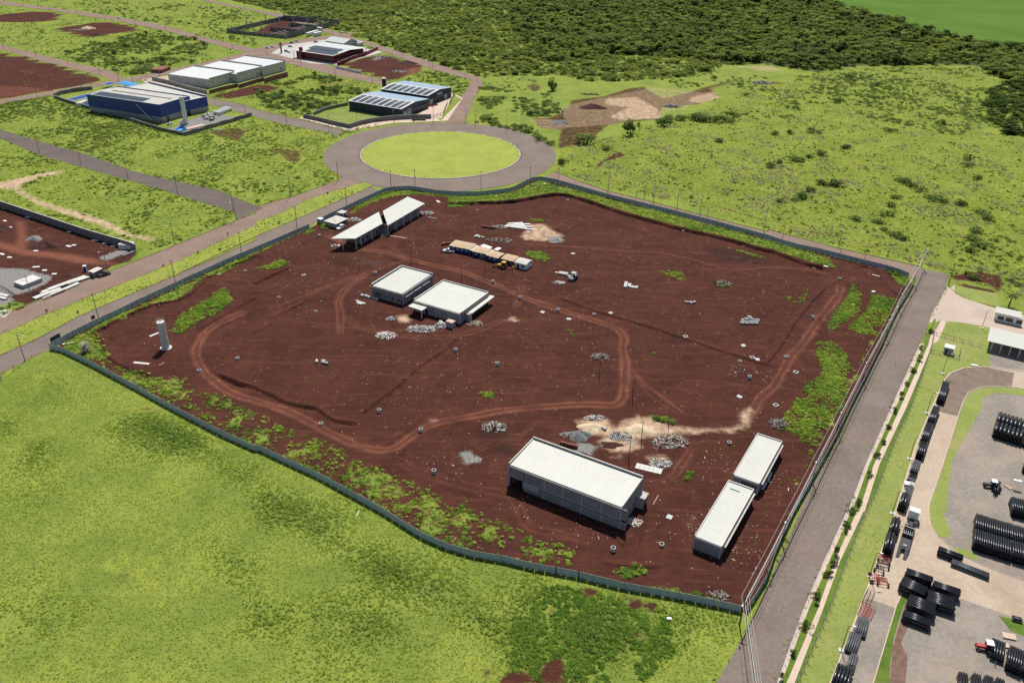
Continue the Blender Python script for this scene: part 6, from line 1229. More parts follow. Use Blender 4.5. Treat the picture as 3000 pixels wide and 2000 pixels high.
# ================================================================ SMALL THINGS ON THE SITE
def site_z(x, y): return float(relief(np.array([x]), np.array([y]))[0])
ring_me = {}
for hh in (.35, .75, 1.1):
    b = MB(); b.ring((0,0), .62, .47, -.3, hh, 18); ring_me[hh] = b.mesh('concrete_ring', 'pipe_concrete')
    b = MB(); b.tube((0,0,hh-.28),(0,0,hh-.27),.469,.469,16); ring_me[-hh] = b.mesh('pit', 'heap_soil')
RINGS = [((-89.6,231.4),.75,'concrete well ring left of the site inside the loop of the red track'),((-99.5,223.5),.75,'concrete well ring below the water column, outside the red track'),((-54.8,195.8),.75,'concrete well ring on the inner edge of the lower left track'),
 ((-39.0,202.7),1.1,'concrete well ring at the foot of the long earth step'),((-25.6,193.4),1.1,'concrete well ring beside the bend of the red track, below the middle'),((-20.2,174.8),1.1,'concrete well ring left of the long hall'),
 ((-18.8,239.4),1.1,'concrete well ring at the upper end of the long earth step'),((-4.7,230.9),1.1,'concrete well ring right of the earth step, in the open middle'),((25.1,146.9),1.1,'left concrete well ring between the long hall and the front hoarding'),
 ((36.9,148.9),.75,'right concrete well ring between the long hall and the narrow block'),((62.3,190.5),.75,'concrete well ring left of the farther narrow block'),((75.9,236.4),.35,'sunken concrete well ring beside the two square covers'),
 ((76.5,225.8),1.1,'tall concrete well ring near the right-hand track'),((2.8,279.6),1.1,'concrete well ring below the right end of the barracks'),((16.7,269.9),1.1,'concrete well ring beside the red track, first after the barracks'),
 ((29.8,267.5),.75,'concrete well ring beside the red track where it bends down'),((76.6,351.3),.75,'lone concrete well ring near the far hoarding'),((26.0,389.0),.35,'flush concrete well ring at the top of the site'),
 ((124.6,313.5),.35,'flush concrete well ring by the upper right corner of the site'),((131.2,302.8),.75,'concrete well ring where the right-hand track turns'),((109.8,268.2),1.1,'tall concrete well ring beside the right-hand track'),
 ((92.1,239.6),.75,'concrete well ring lower down the right-hand track'),((-54.9,298.8),1.1,'concrete well ring left of the paired buildings'),((-7.9,293.2),1.1,'concrete well ring between the paired buildings and the mast'),
 ((-87.7,276.6),.35,'concrete well ring on a pale scrape, far left of the paired buildings'),((-71.6,266.0),.35,'concrete well ring on a pale scrape, left below the paired buildings'),((-85.4,337.2),.75,'concrete well ring just inside the gate'),
 ((-17.7,372.5),.35,'concrete well ring right of the gatehouse wing'),((-106.9,299.5),.35,'concrete well ring near the avenue hoarding')]
for (x, y), hh, lb in RINGS:
    o = link('well_ring', ring_me[hh]); o.location = (x, y, site_z(x, y)); o.rotation_euler = (rng.normal(0,.03), rng.normal(0,.03), 0); tag(o, lb, 'well ring', 'concrete well rings on the site')
    p = link('pit', ring_me[-hh], o)
b = MB(); b.box(-.75,.75,-.75,-.5,-.3,.3); b.box(-.75,.75,.5,.75,-.3,.3); b.box(-.75,-.5,-.499,.499,-.3,.3); b.box(.5,.75,-.499,.499,-.3,.3); sq = b.mesh('catch_basin', 'pipe_concrete')
b = MB(); b.box(-.8,.8,-.7,.7,-.05,.18); b.box(-.15,.15,-.15,.15,.182,.24); sl = b.mesh('cover_slab', 'pipe_concrete')
for (x, y), me_, nm, lb in (((92.6,230.0), sq, 'catch_basin', 'square concrete basin beside the right-hand track, upper'), ((80.9,210.6), sq, 'catch_basin', 'square concrete basin beside the right-hand track, lower'), ((80.4,238.4), sq, 'catch_basin', 'square concrete basin next to a cover slab at the right end of the dark trench'),
   ((35.9,268.9), sl, 'cover_slab', 'cover slab on the dark trench right of the red track'), ((60.5,252.2), sq, 'catch_basin', 'square concrete basin half way along the dark trench'), ((81.8,237.2), sl, 'cover_slab', 'cover slab next to the square basin at the trench end'),
   ((11.0,268.9), sl, 'cover_slab', 'cover slab left of the red track below the barracks'), ((20.4,264.0), sl, 'cover_slab', 'broken cover slab in rubble below the red track'), ((79.5,247.0), sl, 'cover_slab', 'cover slab alone beyond the dark trench'), ((40.4,159.1), sl, 'cover_slab', 'pale cover slab between the long hall and the nearer narrow block'),
   ((-82.9,296.5), sq, 'catch_basin', 'square basin in the open earth far left of the paired buildings'), ((25.1,323.1), sl, 'cover_slab', 'reddish cover slab right of the container office'), ((70.8,214.9), sl, 'cover_slab', 'pale slab lying above the sandy stream bend')):
    o = link(nm, me_); o.location = (x, y, site_z(x, y)); o.rotation_euler = (0, 0, rng.uniform(0, 3)); tag(o, lb, 'basin' if me_ is sq else 'slab', 'manhole slabs and basins')
def heap(name, loc, rx, ry, h, m, label, rz=0.0, z=0.0):
    n, k = 26, 7; vs = [(0,0,h)]; fs = []; sd_ = rng.uniform(0, 50)
    for j in range(1, k+1):
        f = j/k
        for i in range(n):
            a = 2*math.pi*i/n; wob = 1+.16*math.sin(3*a+sd_)+.1*math.sin(5*a+2*sd_)+rng.normal(0,.03)
            zz = h*(1-f**1.25)*(1+rng.normal(0,.05))*(1+.12*math.sin(2*a+sd_)); vs.append((rx*f*wob*math.cos(a), ry*f*wob*math.sin(a), zz if j < k else -.12))
    for i in range(n):
        q = (i+1) % n; fs.append((0,1+i,1+q))
        for j in range(k-1): a = 1+j*n; fs.append((a+i,a+n+i,a+n+q,a+q))
    b = MB(); b.add(vs, fs); o = b.build(name, m, None, True); o.location = (loc[0], loc[1], z); o.rotation_euler = (0,0,rz); return tag(o, label, 'heap')
heap('gravel_heap', (19.6,192.8), 3.9, 2.6, 1.8, 'gravel_grey', 'grey gravel heap beside the pale sand behind the long hall')
heap('sand_heap', (23.3,196.6), 3.6, 3.0, 1.3, 'heap_sand', 'round pale sand heap next to the grey gravel heap'); heap('sand_heap', (37.5,196.8), 4.4, 2.6, .7, 'heap_sand', 'low spread sand heap right of the mixing spot')
heap('soil_heap', (28.6,188.9), 3.2, 1.8, .7, 'heap_soil', 'dark soil heap below the mixing spot'); heap('soil_heap', (20.1,349.8), 3.4, 1.8, .9, 'heap_soil', 'dark soil heap at the far sandy patch'); heap('gravel_heap', (18.2,337.7), 3.6, 1.7, .7, 'gravel_grey', 'dark grey gravel heap on the far sandy patch')
heap('soil_heap', (-197.6,320.5), 6.5, 4.6, 2.0, 'heap_soil', 'dark soil heap in the left building lot'); heap('gravel_heap', (-205.4,327.3), 3.6, 2.8, 1.5, 'gravel_grey', 'pale gravel heap behind the dark soil heap in the left lot'); heap('soil_heap', (-225.3,336.7), 4.5, 3.6, 1.8, 'heap_soil', 'dark soil heap at the left frame edge of the left lot')
heap('soil_heap', (-178.0,275.9), 4.5, 2.2, 1.2, 'heap_soil', 'red soil heap between the white slab and the stacked panels'); heap('soil_heap', (-175.6,281.6), 4.0, 2.2, 1.0, 'heap_soil', 'red soil heap behind the stacked white panels'); heap('soil_heap', (-173.5,291.9), 3.0, 1.8, .8, 'heap_soil', 'red soil heap behind the grey cabin')
heap('soil_heap', (-58.0,308.4), 5.5, 3.6, .7, 'heap_soil', 'low soil mound between the gatehouse and the paired buildings'); heap('soil_heap', (52.3,576.1), 10, 6.0, 2.6, 'heap_soil', 'grassed soil mound in the clearing at the wood'); heap('gravel_heap', (28.1,532.9), 6.5, 4.0, 2.2, 'gravel_grey', 'grey gravel heap in the clearing by the ring road')
heap('soil_heap', (-92.9,713.2), 9, 6, 2.4, 'heap_soil', 'brown soil mound at the back of the bare lot'); heap('sand_heap', (-421.5,850.2), 7, 4, 2.4, 'heap_sand', 'pinkish sand heap in the small far lot')
heap('soil_heap', (-399.3,818.4), 8, 4, 1.6, 'heap_soil', 'dark soil heap at the front of the small far lot'); heap('soil_heap', (91.4,322.4), 6, 1.8, .9, 'heap_soil', 'dark grown-over soil ridge near the far hoarding'); heap('soil_heap', (101.9,318.4), 5, 1.8, .9, 'heap_soil', 'second dark soil ridge near the far hoarding, farther right')
def scrap(name, loc, rx, ry, h, n, mats, label, stick=.5, size=(.25,.9), z=0.0, cat='rubble pile', seed=0):
    """a pile of broken pieces, each with its own edges, heaped towards the middle"""
    g = np.random.default_rng(seed or int(abs(loc[0]*7+loc[1]*13))); b = MB()
    for i in range(n):
        r = math.sqrt(g.random()); a = g.uniform(0, 2*math.pi); x, y = rx*r*math.cos(a), ry*r*math.sin(a); zz = h*(1-r**1.4)*g.uniform(.5, 1)+.05
        L = g.uniform(*size)*(2.2 if g.random() < stick else 1); w_ = g.uniform(.10,.2) if L > size[1] else g.uniform(.15,.5); e = g.uniform(.06,.22)
        c = MB(); c.box(-L/2,L/2,-w_/2,w_/2,-e/2,e/2); mt = Matrix.Translation((x,y,zz)) @ Matrix.Rotation(g.uniform(0,3.14),4,'Z') @ Matrix.Rotation(g.normal(0,.25),4,'Y') @ Matrix.Rotation(g.normal(0,.3),4,'X')
        b.cur = int(g.integers(len(mats))); b.add([mt @ Vector(v) for v in c.v], c.f)
    o = b.build(name, mats); o.location = (loc[0], loc[1], z); o['kind'] = 'stuff'; o['label'] = label; o['category'] = cat; return o
WHT = ['concrete_pale', 'concrete', 'timber_grey', 'gravel_grey', 'concrete_pale', 'kerb_earth']; TMB = ['timber', 'timber_grey', 'branch_pale', 'bark', 'kerb_earth']; BRN = ['branch_pale', 'timber_grey', 'bark', 'heap_soil']
scrap('timber_pile', (45.5,191.0), 5.4, 3.4, 1.1, 340, TMB+['concrete_pale'], 'large tangled timber pile right of the pale sand', .7)
scrap('rubble_pile', (31.6,193.1), 3.4, 2.2, .6, 190, WHT+['gravel_grey'], 'white and grey rubble pile at the mixing spot', .3); scrap('rubble_pile', (25.0,201.9), 3.2, 1.4, .7, 110, WHT, 'pale rubble pile above the round sand heap', .3); scrap('rubble_pile', (15.8,193.2), 1.8, 1.0, .4, 60, TMB, 'small dark rubble pile left of the gravel heap', .4)
scrap('rubble_pile', (41.2,180.9), 3.2, 2.0, .4, 150, WHT, 'white splintered rubble beside the slab panels', .5); scrap('timber_pile', (-4.6,196.2), 3.6, 2.4, 1.2, 220, BRN+['concrete_pale'], 'tangled brown and white wood pile left of the long hall', .7)
scrap('timber_pile', (-43.6,249.2), 3.6, 2.6, .9, 200, ['white_paint','timber','concrete_pale','timber_grey'], 'white splintered timber pile below the paired buildings', .7); scrap('rubble_pile', (-31.9,254.4), 5.2, 2.6, .8, 330, WHT, 'large white rubble spread in front of the right paired building', .45)
scrap('rubble_pile', (-25.3,257.1), 2.4, 2.0, .9, 90, WHT, 'white rubble beside the square pump box', .2); scrap('rubble_pile', (-43.9,261.2), 1.6, 1.0, .7, 50, ['gravel_grey','white_paint','timber_grey'], 'small grey rubble heap left of the sand spot', .3); scrap('timber_pile', (-13.4,259.6), 2.8, 2.0, .4, 90, ['timber_grey','timber','branch_pale'], 'loose stick pile right of the paired buildings', .8)
scrap('brush_pile', (29.5,237.5), 3.2, 2.0, .9, 230, BRN, 'pale brush pile under the site wires in the middle', .9); scrap('brush_pile', (83.5,296.5), 3.6, 2.4, .7, 220, BRN, 'dry brush pile in the upper right of the site', .9); scrap('brush_pile', (79.2,200.7), 2.6, 3.0, 1.0, 240, BRN, 'dry brush pile beside the weeds near the narrow blocks', .9)
scrap('brush_pile', (47.2,133.4), 2.2, 1.6, .5, 130, BRN, 'dry brush pile in the front right corner of the site', .9); scrap('timber_pile', (31.4,156.9), 1.8, 1.4, .5, 70, ['timber','white_paint'], 'white sticks at the right corner of the long hall', .9); scrap('rubble_pile', (-57.7,341.2), 2.4, 3.2, .7, 150, WHT+['paving_pink'], 'rubble in the gap between the two gatehouse roofs', .3)
scrap('rubble_pile', (-41.0,367.7), 3.2, 2.0, .6, 130, WHT, 'rubble at the far right end of the gatehouse', .5); scrap('rubble_pile', (-73.6,357.5), 3.4, 2.0, .7, 120, WHT, 'rubble right of the gate hut', .3); scrap('timber_pile', (-76.5,326.7), 2.2, 1.2, .3, 26, ['white_paint'], 'white planks on the ground under the gatehouse canopy', 1.0)
scrap('rubble_pile', (18.0,294.4), 2.4, 1.6, .4, 70, WHT, 'scattered white rubble left of the road roller', .3); scrap('timber_pile', (-6.7,336.4), 6, 2.6, .3, 120, ['timber_grey','bark','branch_pale'], 'scattered sticks behind the barracks', .8); scrap('timber_pile', (-6.6,351.7), 3.4, 2.0, 1.0, 200, TMB+['white_paint'], 'tangled timber beside the white sheets at the far side', .7)
scrap('debris_pile', (108.4,583.7), 7, 4, 2.0, 240, ['bark','timber_grey','concrete_pale'], 'dark rubble heap in the clearing at the wood', .4, (.6,1.6)); scrap('debris_pile', (191.3,665.0), 8, 4.5, 2.0, 240, ['bark','timber_grey','concrete_pale'], 'dark rubble heap at the far end of the clearing', .4, (.6,1.6)); scrap('debris_pile', (-94.2,680.5), 6, 3.4, 1.0, 180, ['concrete_pale','gravel_grey'], 'pale rubble in the bare lot before the navy warehouses', .2, (.5,1.4)); scrap('debris_pile', (-114.8,739.0), 9, 4, .9, 220, ['concrete_pale','gravel_grey','timber_grey'], 'grey rubble along the back of the bare lot', .2, (.5,1.4))
scrap('debris_pile', (-427.8,839.8), 8, 3.0, .8, 150, WHT, 'white debris in the small far lot', .4, (.5,1.4)); scrap('debris_pile', (-182.3,500.5), 4, 2, .6, 90, WHT, 'pale rubble on the dirt before the factory yard', .3, (.4,1.0)); scrap('debris_pile', (53.7,614.8), 7, 1.8, .8, 140, BRN, 'grey brush along the back of the clearing', .8, (.6,1.6))
# loose scraps of block, wood and paper strewn on the earth
g = np.random.default_rng(3); b = MB(); mats_ = ['concrete', 'concrete_pale', 'timber', 'branch_pale', 'paving_pink']
cl = [((-40.5,327.4),10),((-68.3,326.0),12),((-67.7,298.5),16),((-32.5,252.4),10),((39.9,184.2),10),((57.4,149.8),9),((45.3,155.1),7),((62.8,149.9),6),((71.2,175.7),8),((57.2,179.9),9),((3.6,163.5),9),((18.8,265.2),12),((33.9,356.6),16),((83.4,285.8),20),((-20.0,177.5),8),((25.7,240.6),22),((75.8,227.2),9),((19.7,154.4),10),((-96.6,318.7),12),((53.8,145.3),7),((-86.7,287.6),16),((108.1,291.7),20),((52.9,309.5),22),((-22.0,218.4),24)]
for i in range(1300):
    if i < 800: (cx, cy), s_ = cl[int(g.integers(len(cl)))]; x, y = cx+g.normal(0, s_*.45), cy+g.normal(0, s_*.45)
    else: x, y = g.uniform(bx0, bx1), g.uniform(by0, by1)
    L = g.uniform(.08,.28) if g.random() < .9 else g.uniform(.4,1.0); w_ = g.uniform(.06,.20); c = MB(); c.box(-L/2,L/2,-w_/2,w_/2,0,g.uniform(.05,.16)); mt = Matrix.Translation((x,y,.06)) @ Matrix.Rotation(g.uniform(0,3.14),4,'Z') @ Matrix.Rotation(g.normal(0,.12),4,'Y')
    b.cur = int(g.integers(len(mats_))); b.add([mt @ Vector(v) for v in c.v], c.f)
P_ = np.array(b.v).reshape(-1, 8, 3); ok = inpoly(P_[:,0,0], P_[:,0,1], SITE) & (polyfield(P_[:,0,0].copy(), P_[:,0,1].copy(), SITE, 3) > .9); zz = relief(P_[:,0,0], P_[:,0,1]); P_[:,:,2] += (zz-.05)[:,None]
b.v = [tuple(p) for p in P_[ok].reshape(-1,3)]; nf = int(ok.sum()); mi = np.array(b.mi).reshape(-1,6)[ok].ravel().tolist(); b.f = [tuple(8*k+j for j in f) for k in range(nf) for f in ((3,2,1,0),(4,5,6,7),(0,1,5,4),(1,2,6,5),(2,3,7,6),(3,0,4,7))]; b.mi = mi
o = b.build('debris', mats_); o['kind'] = 'stuff'; o['label'] = 'loose scraps strewn over the red earth'; o['category'] = 'debris'
# stacks of concrete pipes and blocks
pm = MB(); pm.ring((0,0), .42, .33, -.75, .75, 14); pme = pm.mesh('pipe', 'pipe_concrete')
def pipes(name, loc, spots, label, rz=0):
    t = thing(name, label, 'pipe stack', (loc[0], loc[1], site_z(*loc)), rz)
    for x, y, z, a in spots: o = link('pipe', pme, t); o.location = (x, y, z); o.rotation_euler = (R(90), 0, a)
pipes('concrete_pipes', (85.9,265.1), [(-3.2+1.05*(i%4)*1.6+(i//4)*.6, -2.2+1.35*(i//4), .42, R(65+8*((i*7)%3))) for i in range(12)]+[(-1.2,-.2,1.1,R(70)),(.6,.2,1.1,R(62)),(.2,1.6,1.1,R(70))], 'heap of short pale concrete pipes in the right of the site')
pipes('concrete_pipes', (67.0,278.6), [(-1.4,.2,.42,R(70)),(.1,-.2,.42,R(20)),(1.3,.3,.42,R(115))], 'three short concrete pipes lying together right of the middle')
pipes('concrete_pipes', (-60.9,230.1), [(-.4,.6,.42,R(70)),(-.2,-.5,.42,R(70)),(.8,-.8,.42,R(68)),(-2.6,.2,.42,R(10))], 'four short concrete pipes alone in the left half of the site')
pipes('concrete_pipes', (27.2,196.4), [(0,0,.42,R(30))], 'single dark drum at the sand heap')
bm = MB(); bm.box(-.6,.6,-.45,.45,0,.42); blk = bm.mesh('block', 'pipe_concrete')
def blocks(loc, spots, label, rz=0.0, cat='block stack'):
    t = thing('concrete_blocks', label, cat, (loc[0], loc[1], site_z(*loc)), rz)
    for x, y, z in spots: o = link('block', blk, t); o.location = (x, y, z); o.rotation_euler = (0, 0, rng.normal(0,.08))
blocks((45.6,292.3), [(-1.6,j*.95,z) for j in range(-2,3) for z in (0,.42)]+[(-.2,.9,0),(-.2,0,0),(.2,-.6,0),(1.3,-.2,0),(1.3,-1.0,0),(2.7,-.1,0),(2.6,-1.0,0),(-.1,1.6,0)], 'stacked pale concrete blocks right of the road roller', R(-12))
blocks((20.0,302.1), [(x,y,z) for x in (-1.2,.05,1.3) for y in (-.5,.5) for z in (0,.43)]+[(-2.9,.3,0),(2.7,-.8,0)], 'pale concrete blocks left of the road roller', R(-20))
blocks((-53.8,277.6), [(-3.3+i*1.6,.2*(i%2),z) for i in range(5) for z in (0,.43)], 'row of block pallets at the left paired building', R(-25)); blocks((-56.8,273.6), [(-1.4,.5,0),(-.1,.1,0),(.9,0,0),(-.2,-.9,0),(1.0,-1.0,0),(1.9,-.2,0)], 'low scattered block pallets left of the paired buildings', R(-22))
blocks((-15.7,339.6), [(-1.2,.8,0),(.1,.7,0),(-1.2,-.3,0),(.1,-.4,0),(-.5,.3,.44),(-.6,-.6,.44),(1.9,-.1,0)], 'pale block stack behind the longest barrack', R(-10)); blocks((-25.2,258.3), [(-.8,.6,0),(.5,.5,0),(-.7,-.5,0),(.5,-.5,0),(-.6,.4,.44),(.4,-.4,.44)], 'pale block stack beside the square pump box', R(-28))
bk = MB(); bk.box(-.5,.5,-.3,.3,0,.28); bkm = bk.mesh('brick_pack', 'brick')
for loc, n, lb, a in (((17.1,187.7), 5, 'brick stack on a pallet at the back wall of the long hall', R(-22)), ((-11.2,350.1), 6, 'long brick stack beside the tangled timber at the far side', R(-18)), ((-28.89,330.54), 4, 'low pale brick stack at the left end of the barracks', R(30))):
    t = thing('brick_stack', lb, 'brick stack', (loc[0], loc[1], .1), a)
    for i in range(n):
        for z in (0, .3, .6): o = link('brick_pack', bkm, t); o.location = ((i-n/2)*1.04, rng.normal(0,.03), z)
def plank(loc, L, w_, label, a, m='concrete_pale', h=.12, name='panel', cat='panel', z=None):
    b = MB(); b.box(-L/2,L/2,-w_/2,w_/2,0,h); o = b.build(name, m); o.location = (loc[0], loc[1], site_z(*loc) if z is None else z); o.rotation_euler = (0,0,a); return tag(o, label, cat)
plank((-119.6,227.6), 5.4, 1.0, 'white plank lying below the water column', R(-8)); plank((-122.6,246.7), 4.0, .9, 'white plank leaning at the left of the water column', R(52)); plank((-148.6,239.8), 4.6, .9, 'white plank at the left corner of the site', R(25)); plank((-113.0,227.4), 2.2, .2, 'thin pale stick lying below the water column', R(70), 'timber')
plank((37.9,165.6), 4.0, .2, 'long pale pole lying between the long hall and the narrow block', R(63), 'timber'); plank((-116.5,296.2), 5, .7, 'thin white strip by the avenue weeds', R(22)); plank((23.7,405.2), 4.4, .5, 'white strip in the grass at the far hoarding', R(-38)); plank((13.6,412.5), 5.0, 1.0, 'white sheet in the grass at the bend of the far hoarding', R(20)); plank((147.9,307.2), 7.0, .5, 'white plastic strip at the right corner of the site', R(-35)); plank((-37.3,383.5), 3.2, 1.3, 'white panel lying right of the gatehouse', R(-60)); plank((-50.7,337.5), 8.0, .7, 'long grey plank before the gatehouse wing', R(-18), 'timber_grey'); plank((-38.1,361.5), 5, .5, 'grey plank at the far end of the gatehouse', R(-28), 'timber_grey')
plank((140.3,290.8), 1.4, .9, 'white drum-like lump by the right corner weeds', R(20), 'white_paint', .7); plank((129.8,315.4), 1.8, .8, 'white sheet at the top of the right-hand track', R(-30), 'white_paint'); plank((-37.7,158.2), 2.2, .16, 'thin white stake lying in the meadow by the hoarding', R(80), 'white_paint'); plank((35.2,126.3), 1.0, .6, 'white scrap in the meadow below the hoarding', 0, 'white_paint', .3, z=.2)
for i, (p, q) in enumerate((((70.93,177.73), (68.93,173.81)), ((68.46,173.41), (66.63,170.55)))):
    p, q = V2(p), V2(q); d = q-p; plank((p+q)/2, float(np.hypot(*d)), .5, ('upper', 'lower')[i]+' white kerb beam beside the farther narrow block', math.atan2(d[1], d[0]), 'white_paint', .25)
for i in range(6): plank(V2((1.9,352.2))+np.array([(-1)**i*1.4, i*.9-2]), 11-i*.8, 1.1, ORD[i+1]+' long white sheet from the front in the far sheet pile', R(-14+i*5), 'tarpaulin', .2, 'roof_sheet', 'roof sheet', z=.3+.12*i)
t = thing('slab_field', 'pale slab panels laid in a grid behind the long hall', 'slabs', (*(37.8,178.3), .1), R(-20))
for i in range(6):
    for j in range(2): b = MB(); b.box(-3.6+i*1.2+.03,-3.6+i*1.2+1.17,-1.2+j*1.2+.03,-1.2+j*1.2+1.17,0,.16); b.build('slab', 'concrete_pale', t)
t = thing('timber_rack', 'tall criss-cross stack of grey timber at the left corner of the site', 'timber stack', (*(-140.6,234.3), .2), R(15))
g = np.random.default_rng(9)
for i in range(36): b = MB(); a = g.uniform(-.5,.5)+(1.57 if i % 3 == 0 else 0); L = g.uniform(2.6,3.8); b.beam((-L/2*math.sin(a),-L/2*math.cos(a),.1+i*.085),(L/2*math.sin(a),L/2*math.cos(a),.1+i*.085+g.normal(0,.1)),.18,.12); b.v = [(x+g.normal(0,.001)+(i % 4)*.25-.4,y,z) for x,y,z in b.v]; b.build('timber', 'timber_grey', t)

# ================================================================ THE LEFT BUILDING LOT
stepped_wall('lot_wall', [(-258.8,374.1), (-240.5,364.3), (-211.5,347.2), (-184.7,331.4), (-160.6,318.7), (-157.1,316.2)], 'long dark concrete wall at the back of the left building lot', 3.4, 'concrete_dark', 5.0, .25, cap='concrete_pale')
stepped_wall('lot_wall', [(-160.1,309.9), (-158.6,312.8), (-157.1,316.2)], 'short low wall stub at the road end of the long dark wall', 1.0, 'concrete', 4.0, .25)
c_, L, W, an_ = rect((-189.8,282.4), (-185.1,279.7), (-181.0,286.2), (-186.4,289.4)); t = thing('slab_stack', 'flat white slab stack on grey ground in the left building lot', 'slab stack', c_, an_)
for j in range(5):
    b = MB(); e = rng.normal(0,.05); b.box(-L/2+e,L/2+e,-W/2,W/2,j*.31,j*.31+.28); b.build('slab', 'concrete_pale' if j == 4 else 'concrete', t)
k_ = 0
for p, q, w_ in (((-176.9,271.4), (-171.0,279.9), 2.2), ((-176.4,275.0), (-170.8,284.7), 1.8), ((-174.5,277.9), (-168.7,287.2), 2.0), ((-172.4,282.7), (-166.8,291.3), 2.0), ((-171.6,274.3), (-166.7,284.9), 1.6), ((-170.2,283.3), (-165.1,290.3), 1.6), ((-173.0,270.7), (-168.8,278.6), .6)):
    p, q = V2(p), V2(q); d = q-p; k_ += 1; plank((p+q)/2, float(np.hypot(*d)), w_, ORD[k_]+' white precast panel from the corner pole along the avenue', math.atan2(d[1], d[0])+rng.normal(0,.04), 'concrete_pale', .35, 'precast_panel', 'precast panel', z=.1+.18*(k_ % 4))
for p, q in (((-193.9,275.2), (-186.9,272.7)), ((-193.7,273.3), (-186.5,270.5))):
    p, q = V2(p), V2(q); d = q-p; k_ += 1; plank((p+q)/2, float(np.hypot(*d)), 1.2, ('rear' if k_ == 8 else 'front')+' white panel at the left frame edge by the corner lot', math.atan2(d[1], d[0]), 'concrete_pale', .4, 'precast_panel', 'precast panel', z=.2)
c_, L, W, an_ = rect((-165.71,291.26), (-162.89,290.27), (-160.90,294.34), (-163.98,295.35)); t = thing('lot_cabin', 'grey cabin with a bent pale roof by the avenue', 'hut', c_, an_); block(t, L-.3, W-.3, 2.2, {0: [(.8,1.7,0,1.9)]}, 'concrete_dark', .15)
b = MB(); b.hexa([(-L/2,-W/2,2.2),(0,-W/2,2.45),(0,W/2,2.5),(-L/2,W/2,2.25)],[(-L/2,-W/2,2.3),(0,-W/2,2.55),(0,W/2,2.6),(-L/2,W/2,2.35)]); b.hexa([(.002,-W/2,2.4),(L/2,-W/2,2.25),(L/2,W/2,2.3),(.002,W/2,2.45)],[(.002,-W/2,2.5),(L/2,-W/2,2.35),(L/2,W/2,2.4),(.002,W/2,2.55)]); b.build('roof', 'concrete_pale', t)
q0 = (-169.33,296.53); t = thing('portable_toilet', 'blue-grey portable toilet behind the grey cabin', 'toilet', q0, R(20)); b = MB(); b.box(-.6,.6,-.6,.6,0,2.2); b.build('body', 'hoarding', t); b = MB(); b.box(-.65,.65,-.65,.65,2.202,2.35); b.build('roof', 'white_paint', t); b = MB(); b.box(-.4,.4,-.63,-.603,.1,2.0); b.build('door', 'blue_paint', t)
c_, L, W, an_ = rect((-164.66,319.35), (-159.66,317.41), (-160.56,320.86), (-165.67,323.22)); t = thing('block_pallet', 'tall white wrapped block pallets at the end of the long dark wall', 'pallet', c_, an_)
for i in range(4): b = MB(); b.box(-L/2+i*L/4+.04,-L/2+(i+1)*L/4-.04,-W/2,W/2,0,2.2-(i % 2)*.15); b.build('pack', 'concrete_pale', t)
k_ = 0
for p in ((-228.7,347.0),(-222.2,339.5),(-210.1,310.8),(-205.4,307.7),(-198.3,314.7),(-190.1,299.0),(-185.3,296.1),(-179.9,292.9),(-187.3,320.2),(-185.6,321.4),(-194.6,335.8),(-179.2,327.0),(-173.8,323.9),(-168.9,321.4),(-220.9,352.1),(-237.1,362.4)):
    k_ += 1; plank(p, 1.8 if k_ % 3 else 2.6, 1.1, ORD[k_]+' white footing cap of the left lot, counted from its back left corner', rng.uniform(-.6,.2), 'white_paint', .22, 'footing_cap', 'footing', z=.06)['group'] = 'white footing caps of the left lot'
for i in range(11):
    p = V2((-234.7,359.4))*(1-i/10)+V2((-184.6,330.2))*i/10; b = MB(); b.box(-.7,.7,-1.6,1.6,-.02,.10); o = b.build('pit_lip', 'heap_soil'); o.location = (p[0], p[1], 0.0); o.rotation_euler = (0,0,R(-12)); tag(o, ORD[i+1]+' dark footing pit from the left along the long dark wall', 'pit', 'dark footing pits')
bar_fence([(-194.3,280.3), (-190.1,277.2), (-183.9,272.4)], 'thin bar fence between the corner lot and the grey yard', 1.6, 2.2, 'steel_dark', 3)

# ================================================================ THE PIPE YARD
pipe_meshes = {}
def pipe_mesh(r, L, m):
    k = (round(r,2), round(L,1), m)
    if k not in pipe_meshes:
        b = MB(); n = 10
        for (y, rr) in ((0, r), (L, r), (L, r*.86), (L-.8, r*.84), (0.8, r*.84), (0, r*.86)): b.v += [(rr*math.cos(2*math.pi*i/n), y, rr*math.sin(2*math.pi*i/n)) for i in range(n)]
        for a, c in ((0,1),(1,2),(2,3),(4,5),(5,0)):
            for i in range(n): j = (i+1) % n; b.f.append((a*n+i,a*n+j,c*n+j,c*n+i)); b.mi.append(0)
        b.f += [tuple(3*n+i for i in range(n)), tuple(4*n+i for i in range(n))[::-1]]; b.mi += [0,0]
        me = b.mesh('pipe', m); me.polygons.foreach_set('use_smooth', [True]*n+[False]*(len(me.polygons)-n)); pipe_meshes[k] = me
    return pipe_meshes[k]
def stack(label, fl, fr, L=5.9, rows=5, r=.25, m='plastic_pipe', z=.12, battens=True, name='pipe_stack', n=None):
    fl, fr = V2(fl), V2(fr); d = fr-fl; wd = float(np.hypot(*d)); n = n or max(2, int(wd/(2*r))); p = wd/n; a = math.atan2(d[1], d[0])
    t = thing(name, label, 'pipe stack', (fl[0], fl[1], z), a); me = pipe_mesh(r*.98, L, m)
    for k in range(rows):
        for i in range(n-(k % 2)):
            o = link('pipe', me, t); o.location = (p*(i+.5+.5*(k % 2)), rng.normal(0,.08), r+k*r*1.76)
    top = 2*r+(rows-1)*r*1.76
    if battens:
        for y in (L*.15, L*.85):
            b = MB(); b.box(-.12,-.02,y-.05,y+.05,0,top+.1); b.build('stake', 'timber', t); b = MB(); b.box(wd+.02,wd+.12,y-.05,y+.05,0,top+.1); b.build('stake', 'timber', t)
    return t, a, wd, top
